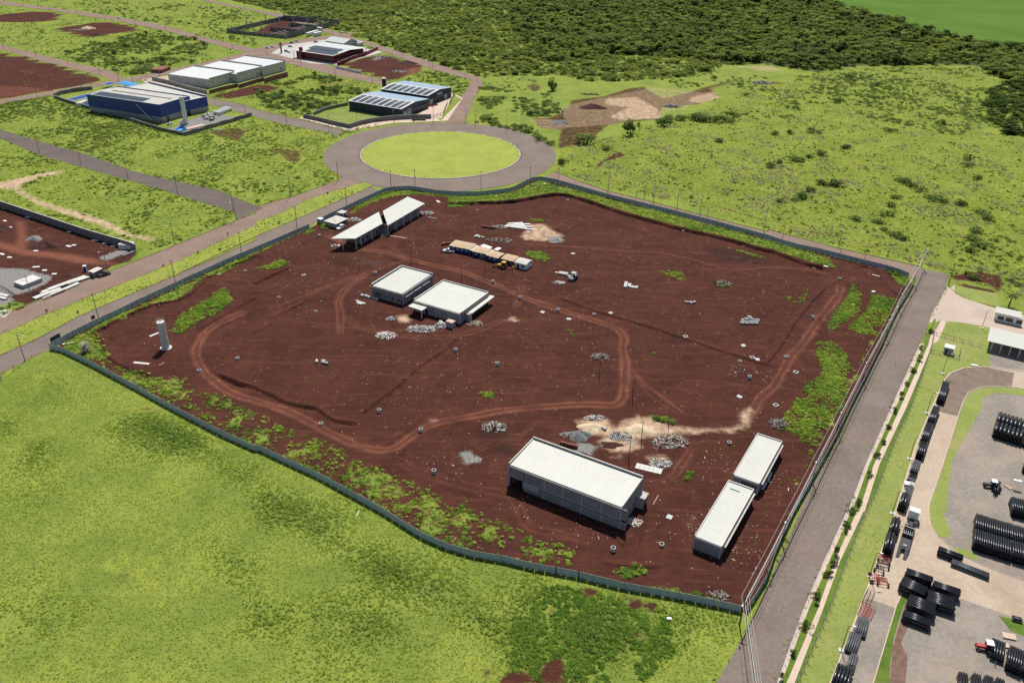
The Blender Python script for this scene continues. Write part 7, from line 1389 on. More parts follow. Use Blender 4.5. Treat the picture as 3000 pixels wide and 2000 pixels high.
def behind(fl, fr, dist):
    fl, fr = V2(fl), V2(fr); d = (fr-fl)/np.hypot(*(fr-fl)); nrm = np.array([-d[1], d[0]])*dist; return fl+nrm, fr+nrm
A = ((111.67,149.56), (118.79,145.79)); A2 = ((119.02,145.68), (122.71,143.92))
stack('big front stack of black pipes in the middle of the yard', *A); stack('black pipe stack right of the big front stack', *A2)
stack('big rear stack of black pipes behind the front one', *behind(*A, 6.3)); stack('rear black pipe stack at the right frame edge', *behind(*A2, 6.3))
B_ = ((139.52,196.19), (145.70,192.03)); stack('stack of wide black pipes with pale stakes, near the curved drive', *B_, 5.6, 3, .48); stack('wide black pipes behind the staked stack', *behind(*B_, 6.0), 5.6, 3, .48); stack('wide black pipes at the right edge by the curved drive', (145.93,191.89), (149.28,189.65), 5.6, 3, .48)
Cc = ((127.35,161.73), (131.38,160.13)); stack('black pipe stack at the right edge behind the field tractor', *Cc, 5.9, 5, .25)
stack('black pipe stack at the right frame edge, upper', (139.61,179.77), (142.73,177.59), 5.9, 5, .25)
def lying(label, a, b_, n, h=2.3, r=.26, m='plastic_pipe', name='pipe_stack'):
    """pipes along a-b (top back pipe, at height h), n of them stepping towards the viewer"""
    a, b_ = V2(a), V2(b_); d = b_-a; L = float(np.hypot(*d)); d /= L; nrm = np.array([d[1], -d[0]]); rows = max(1, round((h-2*r)/(r*1.76))+1)
    fl = b_+nrm*0; return stack(label, a+nrm*(2*r*n), a, L, rows, r, m, .12, False, name, n)
lying('black pipe stack lying across the yard, farthest left of the group', (97.02,138.26), (101.86,135.52), 4)
lying('black pipe stack lying across the yard, farthest right of the group', (101.59,134.74), (106.48,132.28), 4)
lying('black pipe stack lying across the yard, second row left', (94.50,134.86), (98.65,131.48), 6)
lying('black pipe stack lying across the yard, second row right', (99.17,131.86), (104.27,129.40), 7)
lying('black pipe stack lying across the yard, third row', (94.25,130.23), (99.05,127.55), 7, 2.2)
lying('black pipe stack lying across the yard, nearest row', (91.64,126.37), (96.45,123.69), 5, 2.1)
lying('black pipe stack beside the drive, alone', (107.85,146.13), (112.37,143.21), 4, 1.9)
F = [((89.06,108.04), (90.84,107.21)), ((91.50,107.81), (93.14,106.97)), ((93.74,107.42), (95.36,106.58)), ((95.74,106.74), (97.43,105.91))]
for i, (p, q) in enumerate(F): stack(ORD[i+1]+' black pipe bundle from the left at the bottom frame edge', p, q, 5.9, 4, .2)
stack('black pipe stack right of the red tractor', (101.79,114.74), (104.04,113.23), 5.9, 5, .22); stack('black pipe stack at the right frame edge by the red tractor', (104.28,113.18), (106.79,111.76), 5.9, 5, .22)
# low bundles along the left kerb of the yard drive
def along(label, near, far, width, rows, r, m='plastic_pipe'):
    near, far = V2(near), V2(far); d = far-near; L = float(np.hypot(*d)); d /= L; right = np.array([d[1], -d[0]]); return stack(label, near-right*width/2, near+right*width/2, L, rows, r, m, .12, False)
along('farthest dark pipe bundle on the left kerb of the yard', (131.8,212.9), (138.4,223.6), 2.1, 5, .2); along('long black pipe bundle on the left kerb, second from the far end', (123.4,200.6), (128.8,208.8), 2.1, 6, .2); along('long black pipe bundle on the left kerb, third from the far end', (117.5,191.3), (123.0,200.0), 2.1, 6, .2)
along('ribbed pipe bundle on the left kerb, fourth from the far end', (113.6,184.7), (117.5,191.1), 2.0, 5, .22); along('grey pipe bundle on the left kerb, fifth from the far end', (109.7,178.6), (112.8,183.6), 2.1, 2, .2, 'plastic_grey'); along('low black pipe bundle on the left kerb, sixth from the far end', (106.9,174.3), (109.7,178.2), 2.0, 1, .2)
along('grey pipe bundle on the left kerb below the white crate', (103.1,167.4), (106.1,172.3), 2.1, 2, .15, 'plastic_grey'); along('wide black pipe bundle on the left kerb beside the truck cab', (99.9,162.8), (103.0,167.8), 2.1, 4, .34)
along('wide black pipe bundle beside the truck, upper', (93.6,152.9), (96.6,158.0), 2.2, 4, .35); along('wide black pipe bundle beside the truck, lower', (90.0,146.8), (93.3,152.7), 2.2, 4, .35)
along('grey pipe bundle below the red frames', (74.9,122.3), (77.6,127.2), 2.6, 2, .2, 'plastic_grey'); along('pale grey pipe bundle low on the left kerb', (71.4,118.0), (74.5,123.0), 2.6, 2, .2, 'plastic_grey'); along('grey pipe bundle lowest but one on the left kerb', (69.7,113.3), (72.2,117.6), 1.8, 2, .2, 'plastic_grey'); along('black pipe bundle at the bottom frame edge on the left kerb', (66.0,109.1), (68.9,113.8), 3.2, 3, .3)
t = thing('crate', 'white crate on the left kerb of the yard', 'crate', (106.3,173.4), R(70)); b = MB(); b.box(-.8,.8,-1.2,1.2,.12,.9); b.build('box', 'white_paint', t); b = MB(); b.ring((0,-.5),.6,.45,.902,1.2,12); b.build('coil', 'sign_white', t)
lying('long single dark trough of grey pipe beside the drive', (111.85,141.27), (118.49,136.85), 4, 1.2, .3, 'plastic_grey')
lying('short grey pipe length at the right frame edge', (112.39,128.33), (114.01,127.65), 3, .8, .25, 'plastic_grey')
# truck with a pipe trailer
p, q = V2((94.5,148.2)), V2((102.4,161.2)); d = q-p; t = thing('pipe_truck', 'white truck with a low trailer carrying black pipes in the yard', 'truck', p, math.atan2(d[1], d[0])); Lt = float(np.hypot(*d))
b = MB(); b.profile([(Lt-2.3,1.0),(Lt-2.3,3.3),(Lt-.5,3.3),(Lt-.1,2.2),(Lt,1.0)], -1.2, 1.2); cb = b.build('cab', 'car_white', t); b = MB(); b.add([(Lt-.42,-1.05,3.1),(Lt-.06,-1.05,2.25),(Lt-.06,1.05,2.25),(Lt-.42,1.05,3.1)], [(0,1,2,3)]); b.build('windscreen', 'glass_dark', cb)
b = MB(); b.box(.3,Lt-2.4,-.5,.5,.75,1.05); b.build('chassis', 'steel_dark', t); b = MB(); b.box(.2,Lt*.62,-1.2,1.2,1.052,1.2); b.build('bed', 'steel_dark', t)
b = MB(); b.tube((Lt-3.6,-.9,.9),(Lt-2.8,-.9,.9),.35,.35,10); b.build('fuel_tank', 'steel', t)
for x in (1.2,2.5,3.8,Lt*.66,Lt-1.2):
    for y in (-1.0,1.0): wheel(t, x, y, .5, .32)
for i in range(5): o = link('pipe', pipe_mesh(.22, Lt*.30, 'plastic_pipe'), t); o.location = (Lt*.30+Lt*.30, -.9+i*.45, 1.45); o.rotation_euler = (0,0,R(90))
for x in (Lt*.36, Lt*.54): b = MB(); b.box(x,x+.1,-1.2,1.2,1.68,1.75); b.build('strap', 'sign_white', t)
b = MB(); b.box(.9,1.6,-.5,.3,1.202,1.5); b.build('load_box', 'timber', t)
for y in (-.8,.8): b = MB(); b.beam((.2,y,1.1),(-2.4,y,.25),.7,.12); b.build('ramp', 'steel_dark', t)
def tractor(loc, rz, label, m, loc_pipes=None):
    t = thing('tractor', label, 'tractor', loc, rz); b = MB(); b.profile([(-1.2,.7),(-1.2,1.3),(.2,1.35),(1.7,1.25),(1.8,.7)], -.42,.42); b.build('bonnet', m, t)
    b = MB(); b.box(-1.3,.15,-.75,.75,2.35,2.48); b.build('canopy', 'sign_white', t)
    b = MB()
    for x in (-1.2,.05):
        for y in (-.65,.65): b.box(x-.04,x+.04,y-.04,y+.04,1.3,2.348)
    b.build('canopy_post', 'steel_dark', t); b = MB(); b.box(-.9,-.4,-.28,.28,1.3,1.75); b.build('seat', 'rubber', t)
    for y in (-.85,.85): wheel(t, -.8, y, .75, .42); wheel(t, 1.3, y*.85, .42, .26)
    return t
tractor((127.90,173.33), R(165), 'dark tractor with a white canopy in the upper yard', 'steel_dark'); tractor((100.32,119.89), R(165), 'red tractor with a white canopy by the lower pipe stacks', 'red_metal')
def pipe_cart(near, far, label, n):
    near, far = V2(near), V2(far); d = far-near; L = float(np.hypot(*d)); t = thing('pipe_cart', label, 'trailer', near, math.atan2(d[1], d[0])); b = MB(); b.box(0,L,-.5,.5,.6,.75); b.build('frame', 'steel_dark', t)
    for i in range(n): o = link('pipe', pipe_mesh(.26, L, 'plastic_pipe'), t); o.location = (L, (i-(n-1)/2)*.52, 1.02); o.rotation_euler = (0,0,R(90))
    for x in (L*.3,L*.6):
        for y in (-.9,.9): wheel(t, x, y, .45, .3)
    b = MB(); b.beam((0,0,.7),(-1.5,0,.5),.12,.12); b.build('drawbar', 'steel_dark', t)
pipe_cart((127.49,170.10), (130.75,174.68), 'narrow cart of black pipes behind the dark tractor', 2); pipe_cart((101.09,116.80), (103.98,121.48), 'cart of black pipes behind the red tractor', 5)
plank((132.84,173.48), 1.8, 1.1, 'pale pallet right of the dark tractor', R(-60), 'timber', .2, 'pallet', 'pallet', z=.12); plank((134.52,173.28), 2.0, .8, 'white plank on the pipe stack corner', R(-20), 'white_paint', .2, z=2.5); plank((107.31,123.44), 2.6, 1.6, 'pink pallet beside the red tractor', R(-15), 'paving_pink', .3, 'pallet', 'pallet', z=.12); plank((105.24,121.01), 1.4, 1.2, 'pink pallet between the pipe cart and the stack', R(-15), 'paving_pink', .3, 'pallet', 'pallet', z=.12)
def implement(loc, rz, label, m, s=1.0):
    t = thing('field_implement', label, 'implement', loc, rz); b = MB()
    for y in (-1.1,1.1): b.beam((-1.4*s,y*s,.7),(1.4*s,y*s,.7),.14,.14)
    for x in (-1.2,0,1.2): b.beam((x*s,-1.1*s,.7),(x*s,1.1*s,.7),.12,.12)
    b.build('frame', m, t)
    for y in (-1.3,1.3): wheel(t, -.9*s, y*s, .5, .25)
    for i in range(4): b = MB(); b.ring((0,0),.42,.30,-.04,.04,12); o = b.build('disc', m, t); o.rotation_euler = (R(90),0,R(20)); o.location = (.9*s,(-.9+i*.6)*s,.55)
    b = MB(); b.beam((1.4*s,0,.7),(2.6*s,0,.6),.12,.12); b.build('drawbar', 'steel_dark', t)
implement((89.0,145.6), R(70), 'red farm implement just below the wide pipe bundles', 'red_metal'); implement((88.1,143.8), R(70), 'dark farm implement between the red ones', 'steel_dark'); implement((86.6,142.0), R(60), 'black spiked farm implement above the pale concrete', 'steel_dark', .8); implement((84.4,139.2), R(-10), 'red-ended farm implement on the pale concrete, left', 'red_metal', .9); implement((85.9,138.2), R(75), 'red toothed farm implement on the pale concrete, right', 'red_metal', .9)
for p, q, m_, lb in (((79.6,131.6), (82.3,135.5), 'steel_dark', 'long dark ladder frame on the left kerb, upper'), ((77.4,128.1), (80.2,132.2), 'red_metal', 'rusty ladder frame on the left kerb, middle'), ((78.5,127.6), (80.7,130.7), 'red_metal', 'rusty ladder frame beside the middle one')):
    p, q = V2(p), V2(q); d = q-p; L = float(np.hypot(*d)); t = thing('ladder_frame', lb, 'frame', p, math.atan2(d[1], d[0])); b = MB()
    for y in (-.8,0,.8): b.beam((0,y,.5),(L,y,.5),.09,.09)
    b.build('rail', m_, t); b = MB()
    for i in range(7): b.beam((i*L/6,-.8,.58),(i*L/6,.8,.58),.07,.06)
    b.build('rung', m_, t); b = MB()
    for x in (.1,L-.1):
        for y in (-.8,.8): b.box(x-.05,x+.05,y-.05,y+.05,.1,.455)
    b.build('leg', m_, t)
# gate buildings of the yard
c_, L, W, an_ = rect((176.29,269.67), (183.78,265.81), (186.47,270.11), (179.38,274.80)); t = thing('gate_lodge', 'white gate lodge with a flat roof by the paved court', 'building', c_, an_)
block(t, L-.8, W-.5, 3.0, {0: [(1,3,.9,2.3),(3.6,6,.9,2.3),(7,9,.9,2.3)], 1: [(.8,1.8,0,2.2)]}, 'white_paint'); sheet_roof(t, L, W, 3.35, .1, 'roof_white', 1.0)
c_, L, W, an_ = rect((163.76,246.78), (171.99,241.70), (179.99,251.51), (169.27,255.65)); t = thing('weigh_station', 'long white-roofed open shelter at the yard entrance', 'building', c_, an_)
sheet_roof(t, L+3, W, 3.8, .1, 'roof_white', 1.0)
for x in np.linspace(-L/2+.3, L/2+1, 5):
    for y in (-W/2+.3, W/2-.5): b = MB(); b.box(x-.12,x+.12,y-.12,y+.12,0,3.6); b.build('post', 'white_paint', t)
b = MB(); b.box(-L/2+3,L/2+1.4,W/2-2.4,W/2-.8,0,3.4); b.build('wall', 'block_light', t)
c_, L, W, an_ = rect((146.86,244.55), (149.35,242.98), (151.19,245.42), (148.15,246.88)); t = thing('meter_hut', 'little square hut with a white roof on the lawn by the road', 'hut', c_, an_); block(t, L-.3, W-.3, 2.5, {0: [(.5,1.2,0,2.0)]}, 'block_light', .15); b = MB(); b.box(-L/2,L/2,-W/2,W/2,2.503,2.68); b.build('roof', 'white_paint', t)
for i, (p, q) in enumerate((((142.95,244.63), (150.48,240.58)), ((150.48,240.58), (154.77,248.06)), ((150.12,257.09), (157.08,252.19)), ((157.08,252.19), (163.84,247.43)))):
    bar_fence([p, q], ('front', 'side', 'left rear', 'right rear')[i]+' wire fence bay on the lawn round the little square hut', 1.6, 2.6, 'steel', 2)
plank((153.89,236.49), 2.0, .9, 'white bench slab at the top of the lawn', R(-15), 'white_paint', .4, 'bench', 'bench', z=.15)
# curved-post fence along the pavement
fl_ = spline([(154.3,265.1),(149.8,258.4), (143.6,246.7),(122.8,212.0),(109.0,191.0),(95.5,168.9), (91.0,162.5),(80.0,145.0),(70.9,129.8),(58.5,110.7),(55.2,106.1)], .5); t = thing('wire_fence', 'long wire fence on bent concrete posts between pavement and lawn', 'fence', fl_[0]); o0 = fl_[0]
fp = MB(); fp.beam((0,0,0),(0,0,1.9),.12,.12); fp.beam((0,0,1.9),(.45,.1,2.35),.11,.11); fpm = fp.mesh('post', 'pole_concrete'); acc = 0; last = fl_[0]; posts = [fl_[0]]
for p, q in zip(fl_[:-1], fl_[1:]):
    acc += math.hypot(q[0]-p[0], q[1]-p[1])
    if acc >= 2.5: acc = 0; posts.append(q)
for p in posts: o = link('post', fpm, t); o.location = (p[0]-o0[0], p[1]-o0[1], .1)
b = MB()
for p, q in zip(posts[:-1], posts[1:]):
    for z in (.4,.8,1.2,1.6,1.9): b.tube((p[0]-o0[0],p[1]-o0[1],z),(q[0]-o0[0],q[1]-o0[1],z),.012,.012,3,False)
o = b.build('wire', 'steel', t); o['kind'] = 'stuff'

# ================================================================ POLES AND WIRES
def pole_mesh(h, r, m): b = MB(); b.tube((0,0,-.2),(0,0,h),r,r*.62,8); return b.mesh('shaft', m)
PM = {}
def pole(loc, label, h=10.2, m='pole_concrete', arm=True, lamp=True, rz=0.0, group='utility poles', r=.17, wires=False):
    k = (h, m, r)
    if k not in PM: PM[k] = pole_mesh(h, r, m)
    t = thing('utility_pole' if lamp or arm else 'site_post', label, 'pole', loc, rz, group); link('shaft', PM[k], t)
    if arm:
        if ('arm', h) not in PM: b = MB(); b.beam((-.9,0,h-.5),(.9,0,h-.5),.1,.12); PM[('arm', h)] = b.mesh('cross_arm', 'pole_wood'); b = MB(); [b.tube((x,0,h-.43),(x,0,h-.2),.06,.05,6) for x in (-.8,0.25,.8)]; PM[('ins', h)] = b.mesh('insulator', 'sign_white')
        a_ = link('cross_arm', PM[('arm', h)], t); link('insulator', PM[('ins', h)], a_)
    if lamp:
        if ('lamp', h) not in PM: b = MB(); b.tube((0,0,h*.80),(0,-1.5,h*.80+.7),.05,.04,6); PM[('lamp', h)] = b.mesh('lamp_arm', 'steel'); b = MB(); b.box(-.14,.14,-2.1,-1.45,h*.80+.62,h*.80+.78); PM[('head', h)] = b.mesh('lamp_head', 'sign_white')
        a_ = link('lamp_arm', PM[('lamp', h)], t); link('lamp_head', PM[('head', h)], a_)
    return t
def run_of(pts, text, group, **kw):
    for i, p in enumerate(pts): pole(p, ORD[i+1]+' '+text, group=group, **kw)
run_of([(-158.2,215.5), (-157.1,227.4), (-146.6,257.1), (-130.0,286.4), (-113.2,315.8), (-97.4,346.6), (-79.8,372.5), (-62.4,399.0), (-50.5,401.3), (-17.2,401.0), (7.8,409.6), (22.2,408.8)], 'pole from the left on the fence side of the avenue and ring road', 'poles on the fence side of the avenue', rz=R(150))
run_of([(-176.7,270.1), (-160.6,296.6), (-144.2,324.2), (-127.0,354.3), (-109.6,385.1), (-91.4,410.9)], 'pole from the left on the far side of the avenue', 'poles on the far side of the avenue', rz=R(-30))
run_of([(-264.0,447.3), (-231.4,426.9), (-198.1,406.8), (-164.8,385.0), (-131.0,363.4)], 'pole from the left along the dark side street', 'poles along the dark side street', rz=R(60), lamp=False)
run_of([(-177.9,543.8), (-144.4,518.0), (-114.6,502.6), (-109.4,487.5), (-112.1,459.7)], 'pole from the left along the street in front of the navy warehouses', 'poles along the middle street', rz=R(60), lamp=False)
run_of([(-98.2,508.0), (-77.7,523.5), (-53.1,528.6), (-32.4,530.2), (-25.8,522.8), (-5.8,514.1), (12.8,491.5)], 'pole from the left round the far side of the ring road', 'poles round the far side of the ring road', rz=R(0), lamp=True)
run_of([(-329.4,573.2), (-314.3,606.1), (-295.7,625.6), (-286.6,628.3), (-273.9,648.5), (-242.0,715.5)], 'pole from the left along the cross street behind the blue factory', 'poles along the cross street', rz=R(100), lamp=False)
run_of([(-442.4,738.0), (-398.2,706.4), (-359.0,679.2), (-318.7,646.2)], 'pole from the left along the street between the bare lots', 'poles between the bare lots', rz=R(60), lamp=False)
run_of([(-556.8,989.0), (-511.7,957.3), (-471.3,934.9), (-425.8,899.7), (-382.8,870.2), (-341.7,842.6), (-252.4,761.1), (-214.6,735.0), (-177.6,699.4), (-141.6,659.0), (-108.9,635.2)], 'pole from the left along the long far street', 'poles along the far street', rz=R(60), lamp=False)
run_of([(-306.9,985.6), (-179.4,836.9), (-132.2,779.4), (-98.4,734.9), (-68.6,692.7), (-40.5,658.6), (-28.4,613.9)], 'pole from the left along the road at the edge of the wood', 'poles at the edge of the wood', rz=R(60), lamp=False)
run_of([(47.3,403.9), (64.0,391.4), (68.1,387.7), (78.5,380.0), (88.2,372.5), (113.6,353.2), (142.2,336.4), (170.2,317.1)], 'pole from the left on the meadow side of the far red road', 'poles on the meadow side of the far road', rz=R(-20))
run_of([(59.3,386.8), (89.0,360.6), (119.5,343.9), (148.0,321.8)], 'pole from the left behind the far hoarding', 'poles behind the far hoarding', rz=R(-20), lamp=False, arm=False, h=9.0, r=.13)
run_of([(32.8,182.2), (37.4,191.4), (46.3,199.4), (37.4,213.0), (28.2,225.3)], 'timber post of the site wiring, counted from the long hall', 'timber posts of the site wiring', arm=False, lamp=False, h=7.0, m='pole_wood', r=.12)
run_of([(-11.4,302.5), (-20.1,291.5), (-41.6,306.8), (-61.9,302.2)], 'timber post from the right between the barracks and the gatehouse', 'timber posts near the barracks', arm=False, lamp=False, h=7.6, m='pole_wood', r=.12)
pole((173.7,299.5), 'dark pole at the road end beside the paved court', 9.0, 'pole_wood', False, False, 0, 'utility poles')
LINE = [(159.3,299.3), (144.4,276.5), (131.5,255.4), (112.9,226.2), (95.4,197.9), (81.0,174.6), (66.4,151.1), (50.2,125.2), (47.0, 100.0)]
ang_l = math.atan2(LINE[-1][1]-LINE[0][1], LINE[-1][0]-LINE[0][0])
for i, p in enumerate(LINE): pole(p, ORD[i+1]+' pole from the far end of the power line beside the right-hand road', 8.6, 'pole_wood', True, True, ang_l+math.pi/2, 'poles of the power line by the road', .19)
far_p = [(170.2,317.1)]
t = thing('power_line', 'bundle of overhead wires along the right-hand road', 'wires', LINE[0]); o0 = LINE[0]
nx_, ny_ = math.cos(ang_l+math.pi/2), math.sin(ang_l+math.pi/2)
for off, z, r_ in ((-.8,8.45,.038),(.25,8.45,.038),(.8,8.45,.038),(.12,7.0,.08),(.12,6.7,.05),(.12,6.4,.06)):
    b = MB(); L_ = [far_p[0]]+LINE
    for p, q in zip(L_[:-1], L_[1:]):
        pr = None
        for k in range(9):
            f = k/8; s_ = 4*f*(1-f)*math.hypot(q[0]-p[0], q[1]-p[1])*.012; c = (p[0]+(q[0]-p[0])*f+nx_*off-o0[0], p[1]+(q[1]-p[1])*f+ny_*off-o0[1], z-s_)
            if pr: b.tube(pr, c, r_, r_, 4, False)
            pr = c
    b.build('wire', 'wire', t)
def wires(name, pts, zs, label, r_=.022, sag=.015):
    t = thing(name, label, 'wires', pts[0]); o0 = pts[0]
    for z, off in zs:
        b = MB()
        for p, q in zip(pts[:-1], pts[1:]):
            pr = None; L = math.hypot(q[0]-p[0], q[1]-p[1]); n_ = (-(q[1]-p[1])/L*off, (q[0]-p[0])/L*off)
            for k in range(7):
                f = k/6; c = (p[0]+(q[0]-p[0])*f+n_[0]-o0[0], p[1]+(q[1]-p[1])*f+n_[1]-o0[1], z-4*f*(1-f)*L*sag)
                if pr: b.tube(pr, c, r_, r_, 3, False)
                pr = c
        b.build('wire', 'wire', t)
wires('site_wires', [(-11.4,302.5), (-20.1,291.5)], [(7.4,0)], 'single wire between the posts at the barracks'); wires('site_wires', [(-20.1,291.5), (28.2,225.3), (37.4,213.0), (46.3,199.4)], [(6.9,0)], 'sagging wire across the middle of the site', .03, .03)
wires('street_wires', [(-442.4,738.0), (-398.2,706.4), (-359.0,679.2), (-318.7,646.2)], [(9.7,.8),(9.7,-.8)], 'overhead wires between the bare lots'); wires('street_wires', [(-329.4,573.2), (-314.3,606.1), (-295.7,625.6), (-273.9,648.5), (-242.0,715.5)], [(9.7,.8),(9.7,-.8),(8,0)], 'overhead wires along the cross street', .03)
wires('street_wires', [(47.3,403.9), (64.0,391.4), (78.5,380.0), (88.2,372.5), (113.6,353.2), (142.2,336.4), (170.2,317.1)], [(9.7,.8),(9.7,-.8)], 'overhead wires along the far red road', .015)
YL = [((169.5,263.5),'lamp post on the lawn beside the paved court'),((140.9,231.2),'lamp post at the top of the yard drive'),((125.8,207.9),'lamp post by the second pipe bundle on the left kerb'),((111.2,185.0),'lamp post by the grey pipe bundle on the left kerb'),((97.5,162.1),'lamp post beside the truck'),((83.6,140.1),'lamp post beside the farm implements'),((70.0,118.9),'lowest lamp post on the left kerb of the yard')]
for p, lb in YL:
    t = thing('yard_lamp', lb, 'lamp post', p, R(-10), 'yard lamp posts'); b = MB(); b.tube((0,0,0),(0,0,7.4),.10,.06,8); b.build('shaft', 'steel_dark', t); b = MB(); b.beam((0,0,7.4),(.9,0,7.55),.07,.07); a_ = b.build('lamp_arm', 'steel_dark', t); b = MB(); b.box(.8,1.4,-.14,.14,7.48,7.62); b.build('lamp_head', 'sign_white', a_); b = MB(); b.box(-.55,.55,-.45,.45,0,.35); b.build('footing', 'concrete_pale', t)
# a few people
def person(loc, rz, label, shirt, h=1.72):
    me = bpy.data.meshes.new('person'); s = h/1.72
    J = [(0,0,.95),(0,.0,1.18),(0,.01,1.42),(0,.02,1.52),(0,.03,1.60),(0,.02,1.72), (.10,0,.90),(.11,.02,.50),(.11,-.02,.08),(.11,.10,.03), (-.10,0,.90),(-.13,.06,.50),(-.13,-.04,.08),(-.13,.08,.03), (.19,0,1.40),(.25,.0,1.14),(.24,.08,.90),(.24,.1,.80), (-.19,0,1.40),(-.25,.02,1.14),(-.24,.1,.90),(-.24,.12,.80)]
    E = [(0,1),(1,2),(2,3),(3,4),(4,5),(0,6),(6,7),(7,8),(8,9),(0,10),(10,11),(11,12),(12,13),(2,14),(14,15),(15,16),(16,17),(2,18),(18,19),(19,20),(20,21)]
    rr = [.14,.14,.16,.06,.10,.08,.10,.07,.05,.04,.10,.07,.05,.04,.07,.05,.04,.04,.07,.05,.04,.04]
    me.from_pydata([(x*s,y*s,z*s) for x,y,z in J], E, []); o = bpy.data.objects.new('person', me); C.objects.link(o); md = o.modifiers.new('skin', 'SKIN'); sv = me.skin_vertices[0].data
    for i, r_ in enumerate(rr): sv[i].radius = (r_*s, r_*s*.85); sv[i].use_root = (i == 0)
    o.modifiers.new('sub', 'SUBSURF').levels = 1; me.materials.append(M[shirt]); o.location = (loc[0], loc[1], .06); o.rotation_euler = (0,0,rz); return tag(o, label, 'person')
person((-30.48,320.32), R(200), 'person in dark clothes standing left of the white pickup', 'car_black'); person((-75.82,357.62), R(160), 'person in dark clothes standing right of the gate hut', 'steel_dark')

# ================================================================ VEGETATION
def leaf_quads(g, pts, nrm, size, droop=.25):
    """one bent leaf spray at each point"""
    n = len(pts); up = nrm+g.normal(0, .55, (n,3)); up /= np.linalg.norm(up, axis=1)[:,None]
    a = np.cross(up, g.normal(0,1,(n,3))); a /= np.linalg.norm(a, axis=1)[:,None]+1e-9; b = np.cross(up, a)
    s = (size*g.uniform(.6,1.4,n))[:,None]; dn = up*s*droop
    v = np.stack([pts-a*s*.5, pts-b*s*.32+dn, pts+a*s*.5, pts+b*s*.32+dn], 1).reshape(-1,3); f = np.arange(4*n).reshape(n,4)
    return v, f
def np_mesh(name, v, f, m, nv=None):
    v = np.asarray(v, float); f = np.asarray(f, np.int32); a, b, c = v[f[:,0]], v[f[:,1]], v[f[:,2]]; dn = np.cross(b-a, c-a)[:,2] < 0; f[dn] = f[dn][:,::-1]
    me = bpy.data.meshes.new(name); me.vertices.add(len(v)); me.vertices.foreach_set('co', np.asarray(v, np.float32).ravel()); me.loops.add(f.size); me.loops.foreach_set('vertex_index', f.ravel()); me.polygons.add(len(f)); me.polygons.foreach_set('loop_start', (np.arange(len(f))*f.shape[1]).astype(np.int32)); me.update(calc_edges=True); me.materials.append(M[m])
    if nv is None: nv = np.c_[v[:,:2]*.35, np.full(len(v), 1.0)]
    nv = nv/(np.linalg.norm(nv, axis=1)[:,None]+1e-9); me.polygons.foreach_set('use_smooth', np.ones(len(f), bool)); me.normals_split_custom_set_from_vertices(nv.tolist()); return me
def tuft(seed, n=18, wd=.09, lean=.55, m='blade', h=1.0):
    g = np.random.default_rng(seed); v = []; f = []
    for i in range(n):
        a = g.uniform(0, 6.28); r = .42*math.sqrt(g.random()); x, y = r*math.cos(a), r*math.sin(a); hh = h*g.uniform(.45,1); ln = lean*g.uniform(.3,1.3); t = a+g.normal(0,.8); w_ = wd*g.uniform(.7,1.5); px, py = -math.sin(t)*w_, math.cos(t)*w_
        tx, ty = x+math.cos(t)*ln*hh, y+math.sin(t)*ln*hh; k = len(v); v += [(x-px,y-py,0),(x+px,y+py,0),((x+tx)/2+px*1.1,(y+ty)/2+py*1.1,hh*.66),(tx,ty,hh*.8)]; f.append((k,k+1,k+2,k+3))
    return np_mesh('tuft', v, f, m)
def dome(seed, n=170, m='leaf', size=.26, flat=.75, lumps=5):
    """a low bush: leaf sprays over and inside a lumpy dome, about 1 m in radius"""
    g = np.random.default_rng(seed); cs = np.c_[g.normal(0,.38,lumps), g.normal(0,.38,lumps), g.uniform(.15,.55,lumps)*flat]; rs = g.uniform(.38,.62,lumps); k = g.integers(lumps, size=n); d = g.normal(0,1,(n,3)); d[:,2] = np.abs(d[:,2])*.9+.05; d /= np.linalg.norm(d,axis=1)[:,None]
    p = cs[k]+d*(rs[k]*g.uniform(.72,1.08,n))[:,None]*np.array([1,1,flat]); p[:,2] = np.maximum(p[:,2], .03); v, f = leaf_quads(g, p, d, size); return np_mesh('crown', v, f, m, np.repeat(d*.9+np.array([0,0,.7]), 4, 0))
def crown(seed, lobes=8, per=58, size=.20, m='leaf', tall=1.0):
    """a tree crown about 1 m in radius, 2 m tall, standing with its foot at z=0.45"""
    g = np.random.default_rng(seed); cs = np.c_[g.normal(0,.40,lobes), g.normal(0,.40,lobes), g.uniform(.75,1.65,lobes)*tall]; cs[0] = (0,0,1.5*tall); rs = g.uniform(.28,.50,lobes); k = np.repeat(np.arange(lobes), per); n = len(k); d = g.normal(0,1,(n,3)); d[:,2] += .25; d /= np.linalg.norm(d,axis=1)[:,None]
    p = cs[k]+d*(rs[k]*g.uniform(.6,1.08,n)**.7)[:,None]*np.array([1,1,.8]); v, f = leaf_quads(g, p, d, size); return np_mesh('crown', v, f, m, np.repeat(d+np.array([0,0,.5]), 4, 0))
def trunk(seed, h=1.0):
    g = np.random.default_rng(seed); b = MB(); b.tube((0,0,-.05),(.03,.02,h*.8),.07,.045,7); 
    for i in range(4): a = i*1.57+g.uniform(0,1); b.tube((.02,.01,h*(.45+.08*i)),(.42*math.cos(a),.42*math.sin(a),h*(1.0+.12*i)),.035,.012,5)
    return b.mesh('trunk', 'bark')
TUFT = [tuft(i) for i in range(4)]; DRY = [tuft(20+i, 16, .05, .5, 'dry_blade') for i in range(2)]; WEED = [tuft(30+i, 26, .12, .7, 'weed', .8) for i in range(2)]+[dome(40+i, 70, 'weed', .34, .6, 4) for i in range(2)]
BUSH = [dome(50+i) for i in range(5)]; CROWN = [crown(60+i) for i in range(4)]+[crown(70, 10, 50, .2, 'leaf', .8), crown(71, 6, 70, .2, 'leaf', 1.2)]; TRUNK = [trunk(80+i) for i in range(2)]
def join_tree(c, t):
    v = np.array([x.co[:] for x in c.vertices]); return c
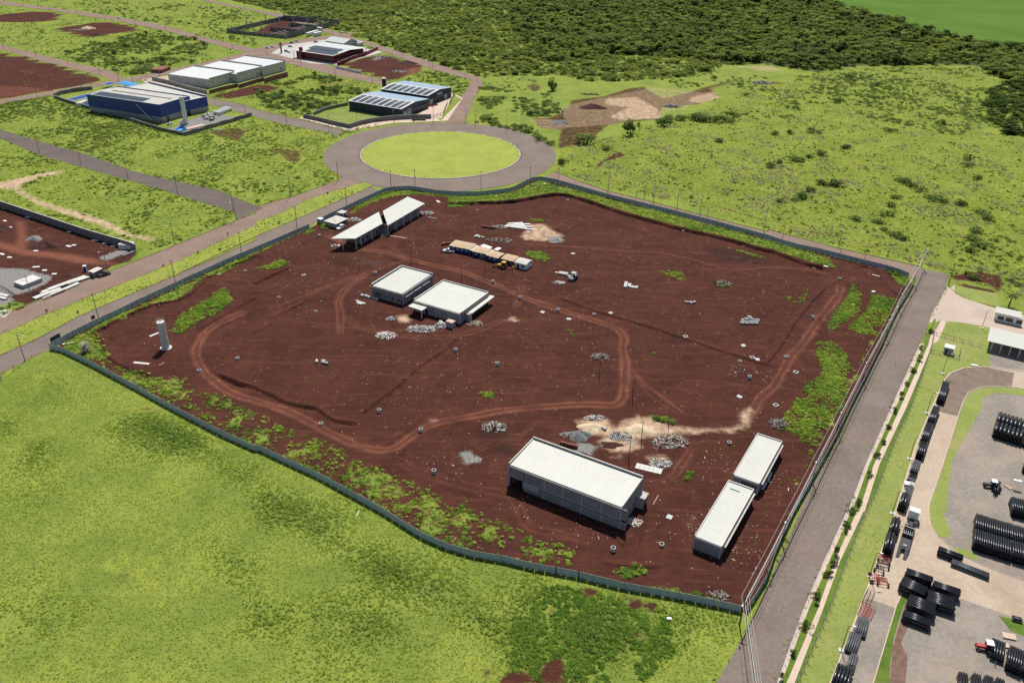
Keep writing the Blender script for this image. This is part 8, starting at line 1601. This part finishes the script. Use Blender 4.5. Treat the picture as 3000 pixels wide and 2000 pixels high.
hid = bpy.data.collections.new('plant_forms')                          # forms used by the scattered ground cover only
def forms(nm, meshes):
    c = bpy.data.collections.new(nm)
    for i, me in enumerate(meshes): o = bpy.data.objects.new('%s_%02d' % (nm, i), me); c.objects.link(o)
    return c
def scatter(name, label, cat, coll, nform, xyz, sc, tint, squash=None, tilt=.12):
    n = len(xyz); me = bpy.data.meshes.new(name); me.vertices.add(n); me.vertices.foreach_set('co', np.asarray(xyz, np.float32).ravel()); g = np.random.default_rng(n)
    def at(nm, typ, arr, key='value'): a = me.attributes.new(nm, typ, 'POINT'); a.data.foreach_set(key, arr)
    at('sc', 'FLOAT_VECTOR', np.c_[sc, sc, sc*(squash if squash is not None else 1.0)].astype(np.float32).ravel(), 'vector'); at('ro', 'FLOAT_VECTOR', np.c_[g.normal(0,tilt,n), g.normal(0,tilt,n), g.uniform(0,6.28,n)].astype(np.float32).ravel(), 'vector'); at('vi', 'INT', g.integers(nform, size=n).astype(np.int32)); at('tint', 'FLOAT', np.asarray(tint, np.float32))
    o = link(name, me); o['kind'] = 'stuff'; o['label'] = label; o['category'] = cat
    ng = bpy.data.node_groups.new(name, 'GeometryNodeTree'); ng.interface.new_socket('Geometry', in_out='INPUT', socket_type='NodeSocketGeometry'); ng.interface.new_socket('Geometry', in_out='OUTPUT', socket_type='NodeSocketGeometry'); N_ = ng.nodes; L = ng.links
    gi, go = N_.new('NodeGroupInput'), N_.new('NodeGroupOutput'); ci = N_.new('GeometryNodeCollectionInfo'); ci.inputs['Collection'].default_value = coll; ci.inputs['Separate Children'].default_value = True; ci.inputs['Reset Children'].default_value = True
    mp = N_.new('GeometryNodeMeshToPoints'); ip = N_.new('GeometryNodeInstanceOnPoints'); ip.inputs['Pick Instance'].default_value = True
    def na(nm, typ): q = N_.new('GeometryNodeInputNamedAttribute'); q.data_type = typ; q.inputs[0].default_value = nm; return q.outputs[0]
    L.new(gi.outputs[0], mp.inputs[0]); L.new(mp.outputs[0], ip.inputs['Points']); L.new(ci.outputs[0], ip.inputs['Instance']); L.new(na('vi','INT'), ip.inputs['Instance Index']); L.new(na('sc','FLOAT_VECTOR'), ip.inputs['Scale'])
    e2r = N_.new('FunctionNodeEulerToRotation'); L.new(na('ro','FLOAT_VECTOR'), e2r.inputs[0]); L.new(e2r.outputs[0], ip.inputs['Rotation']); L.new(ip.outputs[0], go.inputs[0])
    md = o.modifiers.new('scatter', 'NODES'); md.node_group = ng; return o
F_TUFT, F_WEED, F_BUSH, F_TREE, F_DRY = forms('grass_form', TUFT), forms('weed_form', WEED), forms('bush_form', BUSH), forms('crown_form', CROWN), forms('dry_form', DRY)
HARD = list(ROAD_POLYS.values())+[circle(ISL_C, RING_R, 40), SITE]+FOOT+[YARD_DRIVE, MEDIAN, [(-214.2,745.8),(-212.0,782.5),(-183.0,813.9),(-142.3,779.4),(-119.0,761.0),(-148.7,700.9),(-171.2,705.3)], [(-281.9,633.2),(-264.3,652.1),(-251.8,626.7),(-220.1,594.6),(-208.1,605.8),(-195.1,630.0),(-208.4,677.8)], [(-140.0,532.1),(-137.8,536.3),(-132.8,542.3),(-127.7,555.5),(-114.6,571.6),(-100.6,640.4),(-44.0,609.8),(-38.4,595.3),(-44.4,533.5),(-90.4,530.5),(-103.2,508.8)], [(-320.8,579.4),(-307.0,607.4),(-301.6,622.2),(-281.2,631.4),(-219.0,591.4),(-204.6,552.3),(-172.3,537.8),(-200.5,495.5),(-236.3,519.3),(-277.3,546.4)], [(162.7,306.3),(178.6,310.2),(175.1,298.7),(188.1,285.8),(193.8,280.6),(179.9,254.3),(142.8,252.8)], [(142.8,252.8),(179.9,254.3), (330,140), (100,60), (51.3,109.8),(53.7,115.0),(86.1,162.3)]]
def free(x, y, dirt_max=.45):
    ok = np.ones(len(x), bool)
    for p in HARD:
        q = np.array(p); m = ok & (x > q[:,0].min()) & (x < q[:,0].max()) & (y > q[:,1].min()) & (y < q[:,1].max())
        if m.any(): ok[np.nonzero(m)[0][inpoly(x[m], y[m], p)]] = False
    for p, ch, amt in OUTSIDE:
        if amt <= 0: continue
        q = np.array(p); m = ok & (x > q[:,0].min()) & (x < q[:,0].max()) & (y > q[:,1].min()) & (y < q[:,1].max())
        if m.any(): i = np.nonzero(m)[0]; ins = inpoly(x[i], y[i], p) & (rng.random(len(i)) < .55+.45*amt); ok[i[ins]] = False
    return ok
def pick(poly, n, far_fade=0.0):
    q = np.array(poly); x0, y0 = q.min(0); x1, y1 = q.max(0); x = rng.uniform(x0, x1, n*3); y = rng.uniform(y0, y1, n*3)
    k = inpoly(x, y, poly); x, y = x[k], y[k]
    if far_fade: k = rng.random(len(x)) < np.minimum(1, (far_fade/np.hypot(x, y))**2); x, y = x[k], y[k]
    return x[:n], y[:n]
def flat_z(x): return np.zeros(len(x))
# meadow in front
MEADOW = FENCE_FRONT+[(-152.4,234.2),(-156.8,226.7),(-159.9,218.9),(-164.1,213.1), (-190.0, 190.0), (-120.0, 95.0), (60.0, 95.0), (39.2,105.8),(42.3,110.6),(50.1,121.8)]
x, y = pick(MEADOW, 56000); l, s = tones(x, y); k = free(x, y); d_ = polyfield(x, y, MEADOW, .8) > .9; k &= d_; x, y, l, s = x[k], y[k], l[k], s[k]
scatter('meadow_grass', 'rough grass of the big meadow in front of the hoarding', 'grass', F_TUFT, 4, np.c_[x, y, flat_z(x)], (.30+.50*l)*rng.uniform(.7,1.35,len(x)), .30+.50*l-.30*s, .40+.45*l)
x, y = pick([(1.2,128.0),(11.0,136.6),(25.3,131.8),(34.8,130.4),(35.1,117.3),(27.4,110.0),(1.4,109.4)], 2600); k = free(x, y) & (vn(x, y, 5, 44, 2) > .42); x, y = x[k], y[k]
scatter('tall_weeds', 'tall dark tufts among the bare red patches at the lower right of the meadow', 'weeds', F_WEED, 4, np.c_[x, y, flat_z(x)], rng.uniform(.35,.85,len(x)), rng.uniform(.35,.8,len(x)), .6)
# sunny field beyond the far road
FIELD_R = [(21.7,435.5),(48.6,407.0),(79.5,391.0),(116.2,355.6), (142.2,337.9),(170.9,319.6),(179.0,309.1),(197.8,288.1),(211.8,286.9),(250.4,354.9), (348.4,527.0),(312.3,524.4),(297.1,536.0),(411.1,691.0),(395.3,731.9),(362.0,751.5),(289.5,735.1),(242.7,704.2),(193.2,652.0), (171.6,650.0),(132.7,579.5),(88.5,533.5),(61.2,506.2),(26.4,476.0),(22.9,435.6)]
x, y = pick(FIELD_R, 62000, 420); k = free(x, y); x, y = x[k], y[k]; l, s = tones(x, y); pq = vn(x, y, 9, 61, 3)
scatter('field_grass', 'sunny tussock grass of the field beyond the far road', 'grass', F_TUFT, 4, np.c_[x, y, flat_z(x)], rng.uniform(.5,1.2,len(x))*(.7+.6*l), np.clip(.10+.45*l-.2*s+.5*(pq-.5), -.1, 1), rng.uniform(.3,.65,len(x)))
k = (vn(x, y, 14, 62, 3) > .62) & (rng.random(len(x)) < .3); scatter('dry_grass', 'dry grey stalks in streaks across the sunny field', 'grass', F_DRY, 2, np.c_[x[k]+.4, y[k]+.3, flat_z(x[k])], rng.uniform(.7,1.5,k.sum()), rng.uniform(.1,.7,k.sum()))
k = (vn(x, y, 4, 63, 2) > .60) & (rng.random(len(x)) < .25); scatter('field_weeds', 'dark low weeds dotted over the sunny field', 'weeds', F_BUSH, 5, np.c_[x[k]+.5, y[k]-.4, flat_z(x[k])], rng.uniform(.35,.85,k.sum()), rng.uniform(.35,.9,k.sum()), rng.uniform(.6,1.1,k.sum()))
# fields on the left
FIELD_L = [(-175.2,232.6),(-171.3,238.5), (-176.4,269.6),(-162.6,302.3),(-120.5,363.3), (-90.4,419.2),(-97.9,427.9), (-105.1,440.3),(-106.6,491.6),(-94.3,512.0),(-55.9,535.9),(-43.1,534.2),(-35.3,669.7),(-107.3,767.4),(-257.8,961.2), (-355.7,1042.6),(-513.2,1109.0),(-699.6,1079.4),(-468.0,669.2),(-296.7,415.1), (-244.4,328.9)]
x, y = pick(FIELD_L, 66000, 480); k = free(x, y); x, y = x[k], y[k]; l, s = tones(x, y); pq = vn(x, y, 12, 71, 3)
scatter('lot_grass', 'rank grass of the empty lots on the left', 'grass', F_TUFT, 4, np.c_[x, y, flat_z(x)], rng.uniform(.55,1.3,len(x))*(.7+.7*pq), np.clip(.30+.5*l-.2*s+.9*(pq-.5), -.1, 1), rng.uniform(.3,.7,len(x)))
k = (pq > .52) & (rng.random(len(x)) < .4); scatter('lot_weeds', 'leafy weeds in patches over the empty lots', 'weeds', F_BUSH, 5, np.c_[x[k]+.5, y[k]-.4, flat_z(x[k])], rng.uniform(.5,1.2,k.sum()), rng.uniform(.1,.6,k.sum()), rng.uniform(.5,.9,k.sum()))
# weeds on the site
xs, ys, dn = [], [], []
for poly, dens in SITE_GREEN:
    q = np.array(poly); ar = abs(np.dot(q[:,0], np.roll(q[:,1],1))-np.dot(q[:,1], np.roll(q[:,0],1)))/2; a, b = pick(poly, int(ar*4.2*dens)+6); xs.append(a); ys.append(b); dn.append(np.full(len(a), dens))
x, y, dn = np.concatenate(xs), np.concatenate(ys), np.concatenate(dn); k = inpoly(x, y, SITE) & (dn+(vn(x, y, 5.0, 3, 3)-.5)+rng.normal(0,.10,len(x)) > .40) & (polyfield(x, y, SITE, 1.0) > .85); x, y = x[k], y[k]
scatter('site_weeds', 'bright weeds in patches along the edges of the site', 'weeds', F_WEED, 4, np.c_[x, y, relief(x, y)-.03], rng.uniform(.35,1.0,len(x)), np.clip(.24+.9*(vn(x, y, 6, 81, 2)-.5)+rng.normal(0,.08,len(x)), 0, 1), rng.uniform(.5,.9,len(x)))
x, y = rng.uniform(bx0, bx1, 12000), rng.uniform(by0, by1, 12000); k = inpoly(x, y, SITE) & (vn(x, y, 7, 91, 3)+.16*inpoly(x, y, [(53.1,349.6),(82.9,351.2),(106.3,317.5), (115.4,302.0),(113.8,282.5),(96.4,264.3), (83.4,267.9),(59.5,294.4)])+.08*inpoly(x, y, [(0.0,246.9),(56.5,249.2),(57.7,234.7),(30.6,214.1),(3.7,213.1)]) > .66) & (polyfield(x, y, SITE, 3.0) > .95); x, y = x[k], y[k]
for f_ in FOOT: k = ~inpoly(x, y, f_); x, y = x[k], y[k]
scatter('sparse_weeds', 'sparse small weeds on the open red earth', 'weeds', F_WEED, 4, np.c_[x, y, relief(x, y)-.03], rng.uniform(.15,.42,len(x)), rng.uniform(.15,.6,len(x)))
x, y = pick(MEDIAN, 2600); scatter('median_grass', 'tufty grass on the avenue median', 'grass', F_TUFT, 4, np.c_[x, y, np.full(len(x), .17)], rng.uniform(.25,.7,len(x))*(.5+vn(x,y,9,92,2)), np.clip(.25+.9*(vn(x,y,9,92,2)-.4),0,1), .6)
a_ = rng.uniform(0,6.28,700); r_ = ISL_R*np.where(rng.random(700) < .6, .985, np.sqrt(rng.random(700))); scatter('island_weeds', 'small weeds round the rim of the round island', 'weeds', F_TUFT, 4, np.c_[ISL_C[0]+r_*np.cos(a_), ISL_C[1]+r_*np.sin(a_), np.full(700,.28)], rng.uniform(.15,.55,700), rng.uniform(.3,.8,700), .7)
x, y = pick(LAWN, 5000); scatter('lawn_grass', 'short mown grass of the lawn along the pavement', 'grass', F_TUFT, 4, np.c_[x, y, np.full(len(x), .13)], rng.uniform(.14,.3,len(x)), np.clip(.32+.9*(vn(x,y,12,93,3)-.5),0,1), .5)
vr = []
for nm in ('avenue near', 'avenue far', 'road top', 'street left', 'street middle', 'street upper', 'street cross', 'street far', 'street edge', 'road right'):
    for e in ROADS[nm]:
        for p, q in zip(e[:-1], e[1:]):
            n = int(math.hypot(q[0]-p[0], q[1]-p[1])*1.6); f = rng.random(n); vr.append(np.c_[p[0]+(q[0]-p[0])*f+rng.normal(0,.5,n), p[1]+(q[1]-p[1])*f+rng.normal(0,.5,n)])
vr = np.concatenate(vr); k = ~inpoly(vr[:,0], vr[:,1], YARD_DRIVE); vr = vr[k & (vn(vr[:,0], vr[:,1], 6, 95, 2) > .4)]; k = rng.random(len(vr)) < np.minimum(1, (300/np.hypot(vr[:,0], vr[:,1]))**2+.15); vr = vr[k]
scatter('verge_weeds', 'weeds creeping over the road edges', 'weeds', F_TUFT, 4, np.c_[vr, np.full(len(vr), .05)], rng.uniform(.2,.6,len(vr)), rng.uniform(.15,.7,len(vr)), .7)
# scrub and wood: outline, plants per 100 m2, size range, tint, form
SCRUB = [([(-386.8,732.5),(-385.0,802.3),(-360.1,841.7),(-312.3,841.1),(-282.4,785.6),(-271.5,749.8),(-276.3,697.0),(-291.1,645.7),(-321.1,666.9),(-361.1,697.4)], 5.5, (1.4,3.0), .62), ([(-413.3,1024.9),(-365.0,1031.9),(-286.6,957.3),(-235.5,774.5),(-289.4,819.3),(-343.9,869.7),(-407.4,918.2)], 2.2, (1.0,2.4), .5), ([(-506.9,849.5),(-451.7,843.3),(-401.9,806.2),(-382.6,808.4),(-389.1,737.2),(-460.9,765.7)], 1.6, (.8,1.6), .4),
 ([(-545.4,1062.6),(-413.3,1024.9),(-396.3,904.9),(-489.1,970.4)], 1.2, (1.0,2.2), .45), ([(-191.6,617.7),(-179.1,640.8),(-153.2,662.6),(-122.1,631.1),(-100.9,625.8),(-100.7,598.2),(-115.8,574.5),(-131.0,543.8),(-140.3,534.8),(-175.7,560.5)], 4.2, (1.3,3.2), .66), ([(-343.9,552.7),(-328.5,572.3),(-314.9,570.3),(-274.7,543.7),(-223.9,504.8),(-198.4,489.7),(-217.9,470.0),(-226.0,448.2),(-239.6,451.4),(-273.6,470.5),(-312.6,495.7)], 16.0, (.7,1.5), .42),
 ([(-88.2,653.0),(-68.7,687.1),(-34.7,657.9),(-39.1,606.8),(-51.4,612.6),(-73.7,635.5)], 5, (.9,2.0), .5), ([(-32.3,604.1),(-26.0,632.4),(-3.7,623.7),(-2.7,515.1),(-27.4,530.0), (-3.6,609.9),(-2.6,510.1)], 4.5, (1.2,3.0), .55), ([(-3.6,609.9),(20.5,625.8),(30.1,583.5),(27.2,547.8),(7.8,546.3),(17.2,491.2),(24.4,473.7),(12.6,490.8),(-2.6,513.8)], 5.0, (1.3,3.0), .66),
 ([(-35.3,669.7),(-4.3,676.7), (-4.3,680.8),(20.1,679.0),(18.1,625.6),(-3.6,609.9), (-3.6,613.3),(-26.0,632.4)], 3.0, (.7,1.4), .3), ([(226.4,694.3),(288.7,732.8),(396.1,743.3),(394.5,693.5),(318.7,550.9),(276.5,521.8),(242.2,558.9),(211.4,601.6),(188.4,633.4)], 6.5, (.8,2.2), .40), ([(109.4,683.3),(172.1,732.7),(201.5,683.8),(175.3,583.0),(144.7,565.6),(148.1,637.0),(117.8,627.3), (188.4,633.4),(203.3,601.0),(182.0,540.6),(163.9,539.2)], 3.0, (.9,2.0), .5),
 ([(-137.9,425.3),(-123.6,426.2),(-95.7,417.1),(-111.7,389.3),(-122.9,371.8), (-141.3,407.3),(-124.1,376.2)], 2.6, (.7,1.6), .45), ([(-230.6,419.3),(-205.4,413.7),(-139.4,382.9),(-130.2,361.3),(-152.6,333.7),(-186.9,358.1),(-238.4,384.9),(-244.8,407.8)], 1.6, (.5,1.1), .4), ([(179.0,309.1),(207.4,306.3),(232.6,353.9),(183.8,338.8),(171.4,320.7)], 3.2, (.8,1.8), .5), ([(154.5,337.3),(170.9,319.6),(159.6,325.8)], 3, (.5,1.0), .4)]
bx, by, bs, bt = [], [], [], []
for poly, den, (lo, hi), tn in SCRUB:
    q = np.array(poly); ar = abs(np.dot(q[:,0], np.roll(q[:,1],1))-np.dot(q[:,1], np.roll(q[:,0],1)))/2; a, b = pick(poly, int(ar*den/100)); k = free(a, b) & (vn(a, b, 22, 97, 3) > .42); a, b = a[k], b[k]; bx.append(a); by.append(b); bs.append(rng.uniform(lo, hi, len(a))*(.35+1.25*vn(a, b, 22, 97, 3))); bt.append(np.full(len(a), tn)+.5*(vn(a, b, 20, 98, 2)-.5))
TREES = [([(-393.3,1117.1), (-260.6,977.0),(-214.4,910.2),(-164.0,844.9),(-107.8,771.5),(-44.0,685.3),(-26.4,662.6),(-4.3,676.7), (-4.3,676.7),(20.1,679.0),(34.9,680.4),(55.1,658.4),(98.4,666.3),(145.7,690.8),(177.8,733.3),(216.5,741.8),(173.6,739.8),(149.6,763.9),(121.9,773.6),(82.9,774.7),(47.8,741.3),(20.4,736.1),(-6.7,925.6), (-6.9,947.6),(-73.0,1156.3), (100.0, 1330.0), (-400.0, 1330.0)], 3.6, (2.2,4.4), .18, .55), (WOOD, 3.0, (3.2,6.6), .42, .8), ([(346.7,629.6),(394.8,685.5),(400.2,670.4),(429.4,654.3),(341.1,502.4),(323.3,525.2),(313.7,527.0),(314.9,550.6)], 4.0, (2.4,4.6), .85, .7),
 ([(447.6,760.0),(440.8,674.0),(505.5,785.4),(482.0,824.9)], 3.0, (3.0,6.0), .85, .8), ([(-6.7,925.6),(20.4,736.1),(47.8,741.3),(82.9,774.7),(121.9,773.6),(138.8,895.0),(84.7,1078.0),(-9.3,1188.8), (330.0,1250.0), (250.0,1300.0), (-74.4,1178.5)], 3.0, (2.6,4.8), .27, .6)]
tx, ty, ts, tt, tq = [], [], [], [], []
for poly, den, (lo, hi), tn, sq in TREES:
    q = np.array(poly); ar = abs(np.dot(q[:,0], np.roll(q[:,1],1))-np.dot(q[:,1], np.roll(q[:,0],1)))/2; a, b = pick(poly, int(min(ar*den/100, 5200))); k = free(a, b); a, b = a[k], b[k]; big = vn(a, b, 30, 99, 3)
    tx.append(a); ty.append(b); ts.append((lo+(hi-lo)*rng.random(len(a))**1.6)*(.65+.7*big)); tt.append(np.full(len(a), tn)+.9*(big-.5)+rng.normal(0,.13,len(a))); tq.append(np.full(len(a), sq))
tx, ty, ts, tt, tq = map(np.concatenate, (tx, ty, ts, tt, tq))
def tree(loc, s, label, tint, group=None, h=1.0, ci=None, name='tree', cat='tree', bark='bark', bush=False):
    t = thing(name, label, cat, (loc[0], loc[1], 0), rng.uniform(0,6.28), group); t.scale = (s*rng.uniform(.85,1.3), s*rng.uniform(.8,1.1), s*h)
    c = link('crown', (BUSH[int(rng.integers(5))] if bush else CROWN[int(rng.integers(6)) if ci is None else ci]), t); c['tint'] = float(tint); c.location.z = 0 if bush else -.42
    if bush: k_ = link('stem', TRUNK[int(rng.integers(2))], t); k_.scale = (.6,.6,.55)
    else: link('trunk', TRUNK[int(rng.integers(2))], t)
    return t
NT = [0]
def named(pts, smin, smax, text, group, tint=.75, h=1.0, bush=False):
    pts = sorted(pts); n = len(pts)
    for i, p in enumerate(pts): NT[0] += 1; tree(p, rng.uniform(smin, smax), (ORD[i+1]+' '+text) if n > 1 else text, tint+rng.normal(0,.06), group, h, None, 'shrub' if bush else 'tree', 'shrub' if bush else 'tree', bush=bush)
tree((70.8,510.5), 6.6, 'tall lone tree standing before the sandy clearing', .6, None, 1.75, bush=True); tree((42.4,487.2), 6.2, 'round dark tree at the mouth of the clearing track', .65, None, 1.35, bush=True); tree((25.4,626.2), 5.0, 'tree with a bare pale trunk at the left back of the clearing', .55, None, 1.3)
b = MB(); g = np.random.default_rng(4); b.tube((0,0,0),(.2,.1,3.2),.22,.13,7)
for i in range(26): a = g.uniform(0,6.28); z = g.uniform(1.6,3.4); r_ = g.uniform(1.6,3.0); p1 = (.2*z/3.2+r_*.5*math.cos(a), r_*.5*math.sin(a), z+1.4); b.tube((.15,.05,z), p1, .06, .03, 4); b.tube(p1, (r_*math.cos(a+.3), r_*math.sin(a+.3), z+g.uniform(1.8,3.2)), .03, .01, 4)
t = thing('bare_tree', 'leafless brown tree at the left side of the clearing', 'tree', (30.1,548.1)); b.build('limbs', 'timber_grey', t); t.scale = (1.3,1.3,1.3)
named([(94.2,533.9),(101.2,542.5),(108.9,545.8),(117.6,546.5),(125.6,547.1),(131.6,544.9),(137.4,545.3),(145.0,557.0)], 5.0, 6.5, 'dark bush from the left in the row in front of the clearing', 'dark bushes in front of the clearing', .72, .95, True)
named([(1.4,516.6),(10.0,552.1),(20.3,558.7),(20.9,484.6),(14.0,493.3),(6.2,509.5),(25.9,448.9),(53.3,477.9)], 3.4, 5.2, 'dark shrub from the left between the ring road and the clearing', 'shrubs by the ring road', .72, .9, True)
named([(169.0,621.3),(157.1,679.6),(122.9,496.3),(188.7,522.9),(172.4,519.2),(162.0,515.9),(179.2,475.7),(169.5,468.6),(159.9,463.8),(148.7,457.0),(142.2,448.6),(196.2,490.0),(281.8,550.8),(282.3,663.7),(262.5,472.7),(256.2,458.0),(268.3,690.0),(231.7,606.5),(238.7,529.1)], 3.0, 5.2, 'dark shrub from the left in the upper part of the sunny field', 'shrubs in the upper sunny field', .78, .8, True)
named([(145.2,399.6),(139.4,394.5),(152.2,409.9),(131.8,392.5),(164.7,419.1),(170.0,421.2),(161.2,422.4),(206.2,427.0),(210.3,413.3),(208.0,420.0),(212.0,400.3),(216.7,397.4),(222.5,394.6),(251.0,437.0),(227.2,375.5),(226.4,381.2)], 3.0, 5.0, 'dark shrub from the left in the lower part of the sunny field', 'shrubs in the lower sunny field', .78, .75, True)
named([(193.5,400.8),(185.7,389.4),(178.9,377.1),(171.3,366.8),(170.2,358.5),(171.7,350.7),(174.1,347.0),(214.2,358.2),(206.0,346.1),(199.1,334.8),(204.9,339.9),(160.8,369.0)], 2.6, 4.2, 'grey-green shrub from the left above the far right end of the red road', 'grey-green shrubs by the red road', .58, .75, True)
named([(386.7,1087.8),(400.1,1028.2),(409.2,985.4),(421.8,908.6),(437.3,875.3),(449.5,867.5),(456.2,844.6),(467.2,828.8),(404.2,1008.3),(395.4,1066.3),(346.0,1042.2)], 4.5, 6.0, 'tall dark tree from the left along the edge of the crop field', 'tall trees along the crop field', .9, 1.0)
named([(-182.2,597.9),(-156.3,580.5),(-140.4,560.4),(-139.4,604.9),(-131.7,605.6),(-155.6,652.5),(-112.0,600.6),(-165.4,592.7)], 2.6, 3.6, 'bushy tree from the left on the overgrown lot before the navy warehouses', 'bushy trees on the overgrown lot', .72, .8)
named([(-380.6,723.4),(-365.5,760.2),(-345.9,757.2),(-350.8,818.1),(-292.4,704.4),(-266.8,698.0),(-298.5,800.7),(-281.8,774.8),(-302.9,685.6),(-356.8,697.9),(-338.8,718.2)], 2.6, 3.8, 'dark tree from the left on the overgrown far-left lot', 'dark trees on the overgrown far-left lot', .76, .75)
named([(155.3,310.1),(156.3,308.1)], 1.8, 2.2, 'leafy bush from the left over the right corner of the hoarding', 'bushes at the hoarding corner', .62, .8, True); named([(43.3,201.7),(44.8,201.2),(47.3,200.1)], 1.3, 1.8, 'bright bush from the left beside the pale sand', 'bright bushes beside the sand', .4, .8, True); named([(48.8,176.6),(47.4,174.3)], .9, 1.2, 'bright bush from the left between the long hall and the farther narrow block', 'bright bushes by the narrow blocks', .4, .9, True)
named([(186.3,310.5),(187.5,306.4),(200.8,304.0),(202.7,300.0)], 2.2, 3.2, 'dense green bush from the left behind the paved court', 'green bushes behind the paved court', .6, .8, True)
named([(66.7,151.7)], 1.0, 1.2, 'dark bush at the foot of the near power pole', None, .8, 1.0, True)
# young trees in the road verge
SEED = [(149.0,259.1), (140.6,247.0), (136.8,239.8), (131.5,232.0), (126.0,223.6), (121.4,216.5), (116.2,207.9), (111.0,199.6), (106.5,192.2), (102.3,185.5), (96.9,177.0), (90.0,165.3), (87.1,162.0), (84.4,157.1), (83.2,154.7), (78.1,147.2), (76.4,143.8), (74.0,139.9), (69.0,133.5), (68.8,131.9), (64.1,125.1), (59.6,117.3), (55.4,111.4)]
for i, p in enumerate(SEED): t = tree(p, rng.uniform(.85,1.25), ORD[i+1]+' young tree in the road verge, counted from the paved court', .66, 'young trees in the road verge', 1.1, None, 'young_tree'); t.location.z = .15
for i, p in enumerate([(-124.9,335.1),(-123.0,319.1),(-131.4,315.8),(-140.8,302.3),(-155.5,261.0),(-166.5,260.6),(-106.3,350.3),(-97.8,364.5),(-89.2,378.2),(-93.0,391.2),(-80.8,392.7)]): t = tree(p, rng.uniform(.5,.7), ORD[i+1]+' sapling in the avenue median, in planting order from the left part' if i < 6 else ORD[i-5]+' sapling in the upper part of the avenue median', .6, 'saplings in the avenue median', 1.2, None, 'sapling'); t.location.z = .15
# date palm by the gate lodge
t = thing('palm_tree', 'palm tree with drooping fronds behind the gate lodge', 'palm', (188.3,281.3)); b = MB(); b.tube((0,0,0),(.2,.1,4.6),.3,.2,9); b.build('trunk', 'bark', t); g = np.random.default_rng(8)
for i in range(20):
    a = 2*math.pi*i/20+g.uniform(-.1,.1); up = g.uniform(.2,1.6); b = MB(); pr = Vector((.2,.1,4.6))
    for k in range(6):
        f = (k+1)/6; c = Vector((.2+3.0*f*math.cos(a), .1+3.0*f*math.sin(a), 4.6+up*math.sin(f*2.2)-1.6*f*f)); w_ = .42*math.sin(math.pi*min(.95,f+.08)); sd_ = Vector((-math.sin(a), math.cos(a), 0))*w_; sd0 = sd_*.9
        b.add([pr-sd0, pr+sd0*0, c+sd_*0, c-sd_-Vector((0,0,.12))], [(0,1,2,3)]); b.add([pr+sd0, pr+sd0*0, c, c+sd_-Vector((0,0,.12))], [(3,2,1,0)]); pr = c
    o = b.build('frond', 'leaf', t); o['tint'] = .75
# the wood: the trees that show largest stand singly, the rest as one mass
dist = np.hypot(np.hypot(tx, ty), 140); px_ = tx/ty
inview = (np.abs(px_) < .60) & (ty < 1250); score = np.where(inview, ts/dist, 0); order = np.argsort(-score); nsingle = 295-NT[0]; one = order[:nsingle]
for i in one:
    dark = tt[i] > .3; tree((tx[i], ty[i]), ts[i], 'dark crowned tree in the dense wood beyond the fields' if dark else 'mid green tree in the scrub wood beyond the edge road', tt[i], 'dark trees of the wood' if dark else 'mid green trees of the scrub wood', tq[i])
rest = np.ones(len(tx), bool); rest[one] = False
scatter('wood', 'wood and tall scrub filling the distance', 'wood', F_TREE, 6, np.c_[tx[rest], ty[rest], -.35*ts[rest]*tq[rest]], ts[rest], tt[rest], tq[rest], .08)
bx, by, bs, bt = map(np.concatenate, (bx, by, bs, bt)); scatter('scrub', 'bushy scrub over the overgrown lots and field edges', 'scrub', F_BUSH, 5, np.c_[bx, by, flat_z(bx)], bs, bt, rng.uniform(.45,.85,len(bx)), .08)
x, y = pick(TREES[0][0], 9000); k = free(x, y); x, y = x[k], y[k]; scatter('undergrowth', 'low undergrowth at the feet of the wood', 'scrub', F_BUSH, 5, np.c_[x, y, flat_z(x)], rng.uniform(1.0,2.6,len(x)), np.clip(.12+1.0*(vn(x,y,25,77,3)-.35),0,1), rng.uniform(.5,.8,len(x)))
